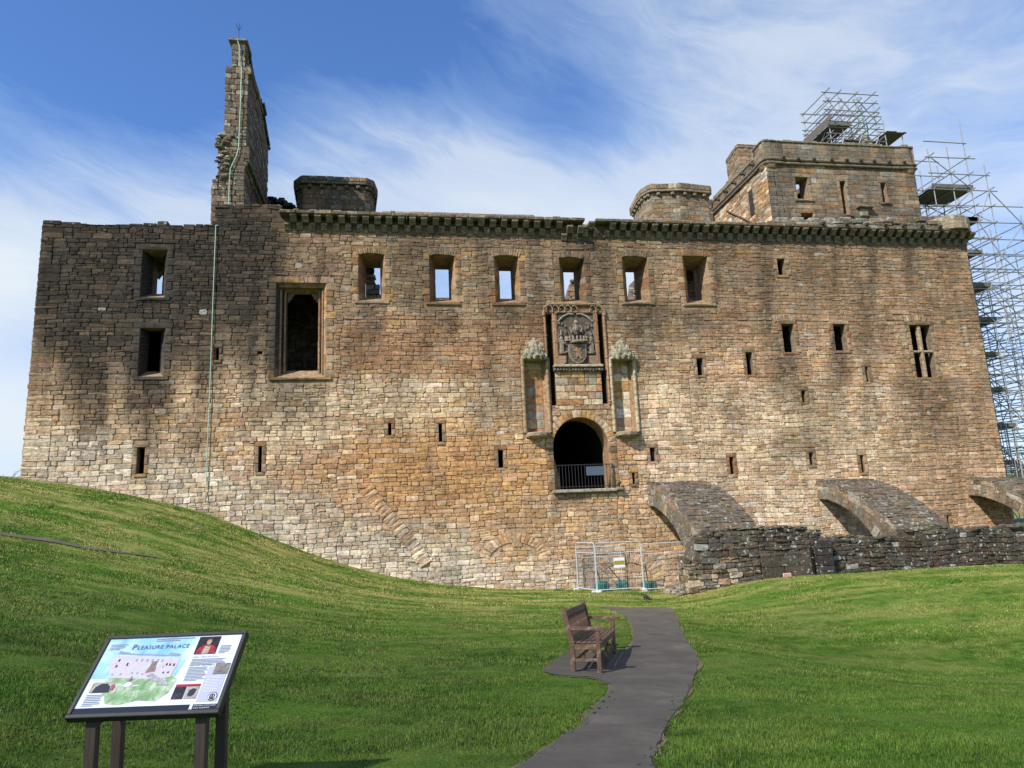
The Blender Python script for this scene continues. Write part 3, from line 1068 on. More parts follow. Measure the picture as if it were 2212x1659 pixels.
def voussoir_arc(cx, cz, rx, rz, t, a0, a1, n, ms=vous, col=None, soft=.12):
    for i in range(n):
        b0, b1 = a0 + (a1 - a0) * i / n, a0 + (a1 - a0) * (i + 1) / n
        tt = t * rng.uniform(.9, 1.1)
        P = []
        for a, s in ((b0, 0), (b1, 0), (b1, 1), (b0, 1)):
            P.append((cx + (rx + s * tt) * math.cos(a), cz + (rz + s * tt) * math.sin(a)))
        ar = sum(P[k][0] * P[(k + 1) % 4][1] - P[(k + 1) % 4][0] * P[k][1] for k in range(4))
        if ar < 0:
            P = P[::-1]
        ms.quad(P, soft=soft, col=col)
    ring_bands.append((cx, cz, rx - .03, rz - .03, t + .06, min(a0, a1), max(a0, a1)))


def px_arc(cu, cv, ru, rv, tv, a0, a1, n, **k):
    c = W(cu, cv)
    s = (W(cu + 10, cv)[0] - c[0]) / 10
    voussoir_arc(c[0], c[2], ru * s, rv * s, tv * s, R(a0), R(a1), n, **k)


px_arc(1112, 1212, 55, 38, 24, 168, 10, 19)                      # blind arch low in the wall
px_arc(1352, 1262, 62, 44, 22, 150, -5, 18)                      # blind arch behind the fence
# flat relieving arches over the tall windows and the great window
fans = [(651, 582, 46), (803, 526, 34), (956, 531, 32), (1097, 534, 32), (1237, 540, 30), (1373, 539, 32), (1505, 538, 30), (1704, 683, 24), (1990, 686, 25)]
for cu, top, half in fans:
    r0 = half * 3.2
    an = math.degrees(math.asin(half / (r0 + 8)))
    px_arc(cu, top + r0 + 14, r0, r0, 15, 90 + an, 90 - an, max(8, int(half / 2.6)))
# gate arch
gate_v = Masonry(((0, -.02, 0), (1, 0, 0), (0, 0, 1), (0, -1, 0)), lambda V, rr: np.tile(rr.choice((RED, OCHRE, RED, PINK)) * rr.uniform(.85, 1.1) if W(1240, 900)[0] > V[16][0] or rr.random() < .25 else rr.choice((TAN, CREAM, OCHRE)) * rr.uniform(.8, 1.05), (17, 1)), jit=.3, gap=.006, proud=(.05, .06))
for i in range(21):
    a0_, a1_ = math.pi * (1 - i / 21), math.pi * (1 - (i + 1) / 21)
    t = .36
    P = [(gcx + (grx + s * t) * math.cos(a), gzs + (grz + s * t) * math.sin(a)) for a, s in ((a0_, 0), (a0_, 1), (a1_, 1), (a1_, 0))]
    gate_v.quad(P[::-1] if sum(P[k][0] * P[(k + 1) % 4][1] - P[(k + 1) % 4][0] * P[k][1] for k in range(4)) < 0 else P, soft=.04)
ring_bands.append((gcx, gzs, grx - .05, grz - .05, .45, 0, math.pi))
# raking scar of leaning stones, left of the blind arch
scar = [W(788, 1057), W(806, 1084), W(848, 1134), W(892, 1186), W(915, 1222)]
scar_pts = []
for a, b in zip(scar, scar[1:]):
    d = b - a
    L = np.hypot(d[0], d[2])
    n = max(1, int(L / .21))
    for i in range(n):
        p = a + d * ((i + .5) / n)
        al = np.array([d[0], d[2]]) / L
        pe = np.array([-al[1], al[0]])
        if pe[1] < 0:
            pe = -pe
        c = np.array([p[0], p[2]]) + pe * .1
        hw, hl = L / n * .5, .29 * rng.uniform(.85, 1.15)
        vous.quad([c - al * hw - pe * hl, c + al * hw - pe * hl, c + al * hw + pe * hl, c - al * hw + pe * hl][::1 if (al[0] * pe[1] - al[1] * pe[0]) > 0 else -1], proud=.09)
        scar_pts.append(c)


def skip_wall(x, z):
    for cx, cz, rx, rz, t, a0, a1 in ring_bands:
        a = math.atan2((z - cz) / rz, (x - cx) / rx)
        if a0 - .05 <= a <= a1 + .05:
            q = math.hypot((x - cx), (z - cz))
            r0 = math.hypot(rx * math.cos(a), rz * math.sin(a))
            if r0 - .02 < q < r0 + t + .02:
                return True
    for c in scar_pts:
        if abs(c[0] - x) + abs(c[1] - z) < .30:
            return True
    if (x - gcx) ** 2 / (grx + .02) ** 2 + ((z - gzs) / grz) ** 2 < 1 and z >= gzs:
        return True
    return False


PORTAL = (FRAME[0] - .05, FRAME[1] + .05, FRAME[2], FRAME[3] + .05)
hole_list += [PORTAL, (NICHE_L[0] - .16, NICHE_L[1] + .06, NICHE_L[2] - .1, NICHE_L[3] + .1), (NICHE_R[0] - .06, NICHE_R[1] + .16, NICHE_R[2] - .1, NICHE_R[3] + .1),
              (gl - .32, gr_ + .36, gz0 - .14, gzs + .02)]


def wall_bot(x):
    return tz(x, -.1) - .25


BOT = {round(x * 2): wall_bot(x / 1.0) for x in np.arange(-15.5, 31, .5)}


def bot_fast(x):
    return BOT.get(round(x * 2), -3.4)


front = []
FR = ((0, 0, 0), (1, 0, 0), (0, 0, 1), (0, -1, 0))
zc0 = -3.6
ms = Masonry(FR, wall_colour, jit=1.0, gap=.013)
# three heights of walling with their own kinds of stone
zA, zB = W(900, 1010)[2], W(900, 690)[2]


def seam(x, z):
    return x + .45 * fnoise(z * .7, x, 2.2)


ms.courses(X0, -2.2, zc0, W(500, 800)[2], (.16, .27), (.28, .70), hole_list, wall_top, bot_fast, .035, .16, skip_wall, ends=.8, xr=lambda zm: (X0, seam(-2.2, zm)))
ms.courses(-2.2, 10.2, zc0, zA, (.14, .245), (.28, .66), hole_list, wall_top, bot_fast, .05, .26, skip_wall, xr=lambda zm: (seam(-2.2, zm), seam(10.2, zm)))
ms.courses(10.2, X1, zc0, zA, (.15, .26), (.24, .60), hole_list, wall_top, bot_fast, .05, .3, skip_wall, ends=0, xr=lambda zm: (seam(10.2, zm), X1))
ms.courses(-2.2, 14.2, zA, zB, (.17, .265), (.30, .66), hole_list, wall_top, bot_fast, .04, .18, skip_wall, xr=lambda zm: (seam(-2.2, zm), seam(14.2, zm)))
ms.courses(14.2, X1, zA, zB, (.14, .25), (.26, .62), hole_list, wall_top, bot_fast, .05, .3, skip_wall, xr=lambda zm: (seam(14.2, zm), X1))
ms.courses(X0, -2.2, W(500, 800)[2], 14.9, (.15, .26), (.28, .78), hole_list, wall_top, bot_fast, .05, .3, skip_wall, ends=.7, xr=lambda zm: (X0, seam(-2.2, zm)))
ms.courses(-2.2, X1, zB, 13.55, (.14, .25), (.28, .70), hole_list, None, bot_fast, .05, .3, skip_wall, xr=lambda zm: (seam(-2.2, zm), X1))
ms.courses(-2.2, X1, 13.55, 14.05, (.22, .26), (.5, .95), [h for h in hole_list if h[3] < 13.5], None, None, .0, 0, None)
front.append(ms)


def seen_area(s):
    V, c, a = s
    P = V[8:16]
    u, v = proj(P)
    A = abs(sum(u[i] * v[(i + 1) % 8] - u[(i + 1) % 8] * v[i] for i in range(8))) / 2
    if v[:].max() > lerp_line(GRASSLINE, float(u.mean())):
        return A * .3
    return A


lay(front, core_o, M_STONE, 'stone', 'rubble_masonry', 300, seen_area)
lay([surround], core_o, M_ASHLAR, 'dressed_stone', 'dressed_stones', 300, seen_area)
lay([vous, gate_v], core_o, M_STONE, 'voussoir', 'voussoirs', 300, seen_area)

# stones returning on the left and right ends
for xx, n_, sgn in ((X0, (-1, 0, 0), -1),):
    e = Masonry(((xx, WT if sgn < 0 else 0, 0), (0, -1 if sgn < 0 else 1, 0), (0, 0, 1), n_), wall_colour)
    e.courses(0, WT, -1, wall_top(xx + .1), (.22, .34), (.4, .8))
    lay([e], core_o, M_STONE, 'stone', 'end_masonry', 0)

# irregular coping stones on the left part of the wall head
mb = None
x = X0
while x < W(478, 487)[0]:
    l = rng.uniform(.35, .8)
    zt = wall_top(x + l / 2)
    mb = MB()
    hh = rng.choice((.04, .08, .14, .22)) * rng.uniform(.7, 1.2)
    mb.box((x + l / 2, .80, zt + hh / 2 - .03), (l - .03, 1.66 + rng.uniform(0, .08), hh), col=BLACK * rng.uniform(.9, 1.6), bev=.03)
    mb.build('coping_stone', M_LICH, core_o)
    x += l

# ---- corbel table and parapet
cz_low, cz_mid, cz_top = HEADZ - .66, HEADZ - .34, HEADZ - .02


def corbel_mesh(name, w, d0, d1, h):
    mb = MB()
    prof = [(0, 0), (-d0, .0), (-d0 - .03, .06), (-d1 + .05, h * .55), (-d1, h * .72), (-d1, h), (0, h)]
    pts = [(p[0], p[1]) for p in prof]
    mb.prism(pts, (-w / 2, 0, 0), (0, 1, 0), (0, 0, 1), (1, 0, 0), w, (.17, .14, .105))
    return mb


ca = corbel_mesh('corbel', .27, .10, .24, .30)
cb = corbel_mesh('corbel', .29, .30, .52, .30)
protoA = ca.build('corbel', M_LICH, palace, origin=(0, 0, 0))
protoB = cb.build('corbel', M_LICH, palace, origin=(0, 0, 0))
po = ORG['palace']


def put_corbel(proto, first, p):
    o = proto if first else proto.copy()
    if not first:
        link(o, palace)
    o.location = tuple(np.array(p) - po)
    o.rotation_euler = (rng.uniform(-.04, .04), rng.uniform(-.04, .04), rng.uniform(-.03, .03))
    return o


xs = np.arange(W(622, 480)[0], X1 - .1, .535)
for i, x in enumerate(xs):
    u = proj([x, 0, 14])[0]
    dip = -.22 if 1195 < u < 1245 else 0
    put_corbel(protoA, i == 0, (x + .02 * rng.random(), 0, cz_low + dip + .02))
    if not (1248 < u < 1290 and rng.random() < .8):
        put_corbel(protoB, i == 0, (x + .267, 0, cz_mid + dip + .02))
# parapet course carried by the corbels
PAR = [(606, 472), (625, 462), (640, 457), (700, 460), (735, 462), (800, 464), (840, 462), (900, 468), (1000, 470), (1100, 472), (1155, 474), (1188, 478), (1200, 471), (1215, 477),
       (1246, 478), (1262, 488), (1284, 488), (1292, 480), (1330, 481), (1420, 483), (1500, 485), (1560, 484), (1600, 487), (1640, 486), (1700, 480), (1760, 478), (1870, 477), (1960, 475), (1996, 473), (2085, 473)]
pcol = pal_colour([.1, .6, .1, .05, .1, 1.6, .4, 1.6], .58, .7, 1.2)
x = W(606, 470)[0]
while x < X1 - .05:
    l = rng.uniform(.4, .85)
    xe = min(x + l, X1)
    u = float(proj([(x + xe) / 2, -.5, 14.4])[0])
    zt = max(HEADZ + .06, W(u, lerp_line(PAR, u), -.45)[2] + rng.uniform(-.05, .04))
    if 1250 < u < 1288:
        x = xe
        continue
    mb = MB()
    col = pcol(np.zeros((1, 3)), rng)[0]
    mb.box(((x + xe) / 2, -.17, HEADZ + .05), (xe - x - .015, .80 + rng.uniform(-.04, .04), .16), col=col, bev=.03)
    mb.build('parapet_slab', M_LICH, palace)
    z = HEADZ + .13
    while z < zt - .03:
        h = min(rng.uniform(.12, .24), zt - z)
        mb = MB()
        mb.box(((x + xe) / 2 + rng.uniform(-.03, .03), -.12 + rng.uniform(-.03, .05), z + h / 2), ((xe - x) * rng.uniform(.8, 1), .55 * rng.uniform(.8, 1.05), h), col=pcol(np.zeros((1, 3)), rng)[0], bev=.035)
        mb.build('parapet_stone', M_LICH, palace)
        z += h
    x = xe
# rough core of the wall head behind it
mb = MB()
x = W(606, 470)[0]
k = 0
while x < X1 - .2:
    l = rng.uniform(.3, .7)
    u = float(proj([x + l / 2, .6, 14.4])[0])
    zt = W(u, lerp_line(PAR, u), .6)[2] - .02
    mb.box((x + l / 2, .75 + rng.uniform(-.1, .1), (HEADZ + zt) / 2 - .1), (l * .97, 1.1, max(.1, zt - HEADZ + .2)), col=pcol(np.zeros((1, 3)), rng)[0], bev=.06)
    x += l
o = mb.build('rubble_core', M_LICH, palace)
o['kind'] = 'stuff'
# straight-topped inner wall seen over the parapet
a, b = W(841, 456.5, .95), W(1154, 464, .95)
iw = MB()
iw.box(((a[0] + b[0]) / 2, 1.32, (HEADZ + (a[2] + b[2]) / 2) / 2), (b[0] - a[0], .7, (a[2] + b[2]) / 2 - HEADZ), col=(.16, .13, .09))
iwo = iw.build('inner_wall', M_LICH, palace)
q = Masonry(((0, .96, 0), (1, 0, 0), (0, 0, 1), (0, -1, 0)), pal_colour([.1, .7, .2, .1, .2, 1.6, .3, 1.6], .3))
q.courses(a[0], b[0], HEADZ, (a[2] + b[2]) / 2, (.28, .34), (.6, 1.1), wavy=0, split=0)
lay([q], iwo, M_LICH, 'inner_wall_stone', 'inner_wall_stones', 20)
# water spouts over the right-hand parapet
for u in (1778, 1829, 1872, 1912, 1950, 1990, 2030, 2062):
    p = W(u, lerp_line([(1770, 481), (2070, 490)], u), -.6)
    mb = MB()
    mb.prism([(0, 0), (.34, .02), (.38, .10), (.30, .17), (.12, .15), (0, .2)], (p[0] - .09, -.34, p[2] - .1), (0, -1, 0), (0, 0, 1), (1, 0, 0), .18, BLACK * 2.0)
    mb.build('water_spout', M_LICH, palace)
# round turret base at the right-hand corner
cx_, cy_ = X1 - .75, .35
ztop = W(2040, 470.5, -.4)[2]
mb = MB()
mb.lathe([(1.12, 0), (1.12, ztop - HEADZ - .1), (1.05, ztop - HEADZ)], (cx_, cy_, HEADZ + .08), n=20, col=(.25, .2, .14))
cto = mb.build('corner_turret', M_LICH, palace)


def cyl_masonry(cx, cy, r, z0, z1, a0, a1, hr, lr, colour, parent, mat, single, mass, ns):
    n = max(3, int(abs(a1 - a0) * r / .6))
    L = []
    for i in range(n):
        b0, b1 = a0 + (a1 - a0) * i / n, a0 + (a1 - a0) * (i + 1) / n
        P0, P1 = np.array([cx + r * math.cos(b0), cy + r * math.sin(b0), 0]), np.array([cx + r * math.cos(b1), cy + r * math.sin(b1), 0])
        ex = (P1 - P0) / np.linalg.norm(P1 - P0)
        mid = (b0 + b1) / 2
        m = Masonry((P0, ex, (0, 0, 1), (math.cos(mid), math.sin(mid), 0)), colour, jit=.4, gap=.008, proud=(.02, .04))
        z = z0
        rr2 = random.Random(int(z0 * 100))
        while z < z1 - .03:
            h = min(rr2.uniform(*hr), z1 - z)
            m.rect(0, np.linalg.norm(P1 - P0), z, z + h, soft=.06)
            z += h
        L.append(m)
    lay(L, parent, mat, single, mass, ns)


cyl_masonry(cx_, cy_, 1.12, HEADZ + .1, ztop, R(180), R(360), (.24, .3), (.5, .6), pal_colour([.2, .8, .4, .2, .5, 1.2, .3, 1.4], .15), cto, M_LICH, 'turret_stone', 'turret_stones', 40)

# ---- gateway: passage, sill, railing
mb = MB()
gd = 11.0
ap = arch_poly
n = len(ap)
for i in range(n):
    j = (i + 1) % n
    c = (.30, .19, .11) if True else 0
    mb.add([(ap[i][0], 0, ap[i][1]), (ap[j][0], 0, ap[j][1]), (ap[j][0], 1.1, ap[j][1]), (ap[i][0], 1.1, ap[i][1])], [[0, 1, 2, 3]], (.30, .19, .11))
po_ = passage_poly
for i in range(n):
    j = (i + 1) % n
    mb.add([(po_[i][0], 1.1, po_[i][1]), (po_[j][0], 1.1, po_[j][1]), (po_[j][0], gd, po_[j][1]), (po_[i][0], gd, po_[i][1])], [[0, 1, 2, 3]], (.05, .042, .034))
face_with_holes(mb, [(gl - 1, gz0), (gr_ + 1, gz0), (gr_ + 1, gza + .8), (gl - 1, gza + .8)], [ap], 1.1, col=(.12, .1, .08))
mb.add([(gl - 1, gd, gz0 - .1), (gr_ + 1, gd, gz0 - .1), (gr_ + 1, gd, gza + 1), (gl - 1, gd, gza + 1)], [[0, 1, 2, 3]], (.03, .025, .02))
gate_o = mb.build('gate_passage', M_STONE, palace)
# broken inner rebate low on the left
mb = MB()
z1_ = W(1210, 990, .6)[2]
mb.prism([(0, 0), (.36, 0), (.34, .5), (.26, .9), (.12, z1_ - gz0), (0, z1_ - gz0 + .1)], (gl + .01, .5, gz0), (1, 0, 0), (0, 0, 1), (0, 1, 0), .45, (.36, .24, .13))
mb.build('gate_rebate', M_STONE, gate_o)
mb = MB()
mb.box((gcx + .03, -.02, gz0 - .07), (gr_ - gl + .34, .44, .15), col=(.30, .27, .20), bev=.03)
mb.build('gate_sill', M_LICH, gate_o)
# jamb stones of the gate
gj = Masonry(((0, -.01, 0), (1, 0, 0), (0, 0, 1), (0, -1, 0)), dress_colour, jit=.3, gap=.007, proud=(.05, .06))
z = gz0
q = 0
while z < gzs - .05:
    h = min(rng.uniform(.26, .4), gzs - z)
    gj.rect(gl - .32, gl, z, z + h, soft=.05)
    gj.rect(gr_, gr_ + .36, z, z + h, soft=.05)
    z += h
lay([gj], gate_o, M_ASHLAR, 'jamb_stone', 'jamb_stones', 60)
rail = MB()
rz0, rz1 = gz0 + .06, W(1258, 1004, -.12)[2]
rail.tube([(gl + .02, -.12, rz1), (gr_ + .1, -.12, rz1)], .022, 6, (.02, .02, .022))
rail.tube([(gl + .02, -.12, rz0 + .06), (gr_ + .1, -.12, rz0 + .06)], .018, 6, (.02, .02, .022))
M_IRON = plain_material('painted_iron', (.018, .018, .02), .55, 0.0, .3, 20, spec=.4)
rail_o = rail.build('gate_railing', M_IRON, palace)
for i in range(19):
    x = gl + .05 + (gr_ - gl + .02) * i / 18
    b = MB()
    b.tube([(x, -.12, gz0), (x, -.12, rz1)], .012 if i % 18 else .024, 6, (.02, .02, .022))
    b.build('railing_bar', M_IRON, rail_o)
M_SIGNB = plain_material('blue_grey_sign', (.075, .095, .13), .4, 0, .1, 6)
sa, sb = W(1266, 1008, -.18), W(1306, 1026, -.18)
b = MB()
b.box(((sa[0] + sb[0]) / 2, -.165, (sa[2] + sb[2]) / 2), (sb[0] - sa[0], .025, sa[2] - sb[2]), col=(.1, .12, .16), bev=.004)
so_ = b.build('gate_notice', M_SIGNB, rail_o)

# ---- royal arms over the gate
_fm = MB()
px0, px1, pz0, pz1 = FRAME
RS = (.30, .17, .095)
for A in (SLOT_L, SLOT_R):
    ring(_fm, A, 0, A, .75, (.16, .11, .07))
    _fm.add([(A[0], .75, A[2]), (A[1], .75, A[2]), (A[1], .75, A[3]), (A[0], .75, A[3])], [[0, 1, 2, 3]], (.06, .05, .04))
portal = _fm.build('gateway_frame', M_CARVE, palace)
# plain ashlar below the arms
q = Masonry(((0, -.01, 0), (1, 0, 0), (0, 0, 1), (0, -1, 0)), pal_colour([.9, 1.2, 1.3, 1.5, .6, .7, .2, .4], .05), jit=.4, gap=.008, proud=(.05, .07))
q.courses(SLOT_L[1], SLOT_R[0], SLOT_L[2], CREST[2] - .25, (.26, .36), (.34, .62), wavy=0, split=.1, k=dict(soft=.07))
lay([q], portal, M_ASHLAR, 'ashlar_block', 'ashlar_blocks', 80)
# shafts
for x, r in ((SLOT_L[0] - .055, .06), (SLOT_L[1] + .055, .055), (SLOT_L[1] + .17, .05), (SLOT_R[0] - .055, .055), (SLOT_R[0] - .17, .05), (SLOT_R[1] + .055, .06)):
    mb = MB()
    inner = x > SLOT_L[1] and x < SLOT_R[0]
    zb = CREST[2] - .1 if inner else SLOT_L[2]
    col = np.array(RS) * rng.uniform(.85, 1.1)
    mb.tube([(x, -.06, zb), (x, -.06, pz1 - .34)], r, 8, col)
    for z in np.arange(zb + .1, pz1 - .4, 1.05):
        mb.lathe([(r * 1.15, 0), (r * 1.45, .03), (r * 1.45, .06), (r * 1.15, .09)], (x, -.06, z), n=8, col=col)
    mb.build('shaft', M_CARVE, portal)
# head of the frame: rounded hood with a row of little pendant arches
mb = MB()
hood = [(px0 - .02, -.10, SLOT_L[3] - .1), (px0 - .02, -.10, pz1 - .35), (px0 + .06, -.10, pz1 - .14), (px0 + .25, -.10, pz1 - .02), (px0 + .5, -.10, pz1 + .01),
        (px1 - .5, -.10, pz1 + .01), (px1 - .25, -.10, pz1 - .02), (px1 - .06, -.10, pz1 - .14), (px1 + .02, -.10, pz1 - .35), (px1 + .02, -.10, SLOT_L[3] - .1)]
mb.tube(hood, .075, 8, (.27, .18, .11))
mb.build('hood_mould', M_CARVE, portal)
mb = MB()
mb.box(((px0 + px1) / 2, .0, (SLOT_L[3] + pz1) / 2 + .02), (px1 - px0 - .1, .10, pz1 - SLOT_L[3] - .1), col=(.22, .14, .08))
mb.build('frame_head', M_CARVE, portal)
nA = 9
for i in range(nA):
    if i in (5, 6):
        continue
    xa, xb = px0 + .1 + (px1 - px0 - .2) * i / nA, px0 + .1 + (px1 - px0 - .2) * (i + 1) / nA
    xm, rr_ = (xa + xb) / 2, (xb - xa) / 2
    mb = MB()
    mb.tube([(xm + rr_ * math.cos(t), -.14, pz1 - .27 + .2 * math.sin(t)) for t in np.linspace(0, math.pi, 8)] + [(xa, -.14, pz1 - .40)], .03, 6, (.28, .2, .13))
    mb.build('pendant_arch', M_CARVE, portal)
# the carved panel
c0, c1, d0, d1 = CREST
cw, ch = c1 - c0, d1 - d0
DK = np.array([.155, .125, .095])
arms = MB()
arms.box(((c0 + c1) / 2, .02, (d0 + d1) / 2), (cw, .12, ch), col=DK * .7)
for a, b in (((c0, d0), (c0, d1 - .15)), ((c1, d0), (c1, d1 - .15))):
    arms.tube([(a[0], -.08, a[1]), (b[0], -.08, b[1])], .045, 6, RS)
arms.tube([(c0, -.08, d1 - .15), (c0 + .08, -.08, d1 - .03), (c0 + .2, -.08, d1), (c1 - .2, -.08, d1), (c1 - .08, -.08, d1 - .03), (c1, -.08, d1 - .15)], .05, 6, np.array(RS) * .8)
arms_o = arms.build('coat_of_arms', M_CARVE, palace)


def cp(a, b):
    """panel coordinates 0..1 to wall"""
    return c0 + cw * a, d0 + ch * b


def rel(poly, y, h, col, name):
    mb = MB()
    P = [cp(*p) for p in poly]
    mb.prism(P, (0, y, 0), (1, 0, 0), (0, 0, 1), (0, -1, 0), h, col)
    return mb.build(name, M_CARVE, arms_o)


def shield(cx, cy, w, h):
    return [(cx - w, cy + h), (cx + w, cy + h), (cx + w, cy), (cx + w * .9, cy - h * .4), (cx + w * .55, cy - h * .8), (cx, cy - h), (cx - w * .55, cy - h * .8), (cx - w * .9, cy - h * .4), (cx - w, cy)]


rel(shield(.5, .20, .22, .185), -.02, .14, DK * 1.5, 'shield')
rel(shield(.5, .20, .18, .155), -.15, .02, DK * .85, 'shield_field')
rel([(.42, .10), (.46, .09), (.47, .14), (.52, .15), (.56, .10), (.60, .11), (.57, .17), (.60, .22), (.57, .26), (.60, .30), (.56, .32), (.53, .29), (.50, .32), (.45, .31), (.46, .28), (.40, .27), (.41, .25), (.47, .24), (.45, .19), (.40, .17), (.41, .15), (.46, .17)],
    -.155, .05, np.array(RS) * .95, 'lion_rampant')
for s in (-1, 1):
    rel(shield(.5 + s * .385, .085, .105, .085), -.03, .10, (.30, .19, .12), 'small_shield')
mb = MB()
for i in range(9):
    a = math.pi * (i + .5) / 9
    x, z = cp(.5 - .27 * math.cos(a), .46)
    y = -.06 - .16 * math.sin(a)
    mb.box((x, y, z), (.11, .07, .10), col=DK * 1.7, bev=.02)
    mb.blob((x, y, z + .13), (.05, .04, .09), DK * 1.9, .2, 6, 5, i)
x, z = cp(.5, .425)
mb.lathe([(.33, 0), (.36, .05), (.31, .10)], (x, -.04, z - .05), n=14, col=DK * 1.6, a0=math.pi, a1=2 * math.pi)
mb.build('crown', M_CARVE, arms_o)
# supporters in long robes either side
for s in (-1, 1):
    mb = MB()
    x, z = cp(.5 + s * .37, .18)
    mb.lathe([(.10, 0), (.13, .05), (.10, .35), (.085, .60), (.10, .75), (.06, .86)], (x, -.07, z + .05), n=8, col=DK * 1.25)
    mb.blob((x, -.10, z + 1.0), (.075, .07, .095), DK * 1.4, .1, 7, 6, 3)
    mb.tube([(x + s * .09, -.04, z + .55), (x + s * .15, -.05, z + .95), (x + s * .12, -.05, z + 1.25)], .05, 5, DK * 1.5, r2=.02)
    mb.tube([(x, -.12, z + .75), (x - s * .12, -.16, z + .55), (x - s * .2, -.14, z + .6)], .04, 5, DK * 1.3)
    for q in range(4):
        mb.tube([(x + (q - 1.5) * .045, -.165, z + .08), (x + (q - 1.5) * .035, -.15, z + .6)], .014, 4, DK * 1.7)
    mb.build('supporter', M_CARVE, arms_o)
    mb = MB()
    x, z = cp(.5 + s * .34, .235)
    mb.tube([(x - .16, -.1, z), (x - .05, -.13, z - .05), (x + .08, -.13, z - .02), (x + .18, -.1, z + .04)], .05, 6, DK * 1.6)
    mb.build('scroll', M_CARVE, arms_o)
# crest figure with spread drapery
mb = MB()
x, z = cp(.5, .62)
mb.blob((x, -.10, z + .12), (.24, .13, .28), DK * 1.1, .12, 9, 7, 5)
mb.blob((x, -.17, z + .18), (.10, .10, .2), DK * 1.5, .15, 7, 6, 6)
mb.blob((x, -.16, z + .46), (.11, .10, .12), DK * 1.5, .12, 7, 6, 7)
for s in (-1, 1):
    mb.tube([(x + s * .1, -.15, z + .34), (x + s * .28, -.16, z + .18), (x + s * .22, -.2, z - .04)], .055, 6, DK * 1.35)
mb.build('crest_figure', M_CARVE, arms_o)
for s in (-1, 1):
    mb = MB()
    P = [cp(.5 + s * a, b) for a, b in ((.04, .96), (.16, .97), (.30, .92), (.43, .82))]
    mb.tube([(p[0], -.08, p[1]) for p in P], .05, 6, DK * 1.9)
    for q in range(9):
        a, b = .22 + .22 * rng.random(), .55 + .28 * rng.random()
        p = cp(.5 + s * a, b)
        mb.blob((p[0], -.06, p[1]), (.06, .06, .08), DK * rng.uniform(.8, 1.6), .3, 6, 5, q)
    mb.build('mantling', M_CARVE, arms_o)
mb = MB()
zl = W(1248, 791)[2]
mb.box(((c0 + c1) / 2, -.10, zl - .02), (cw + .42, .32, .13), col=(.40, .33, .23), bev=.03)
mb.build('ledge', M_LICH, portal)
mb = MB()
for i in range(17):
    mb.blob((c0 - .15 + (cw + .3) * i / 16, -.12, zl - .18), (.08, .10, .09), DK * rng.uniform(.8, 1.4), .25, 6, 5, i)
mb.build('carved_frieze', M_CARVE, portal)

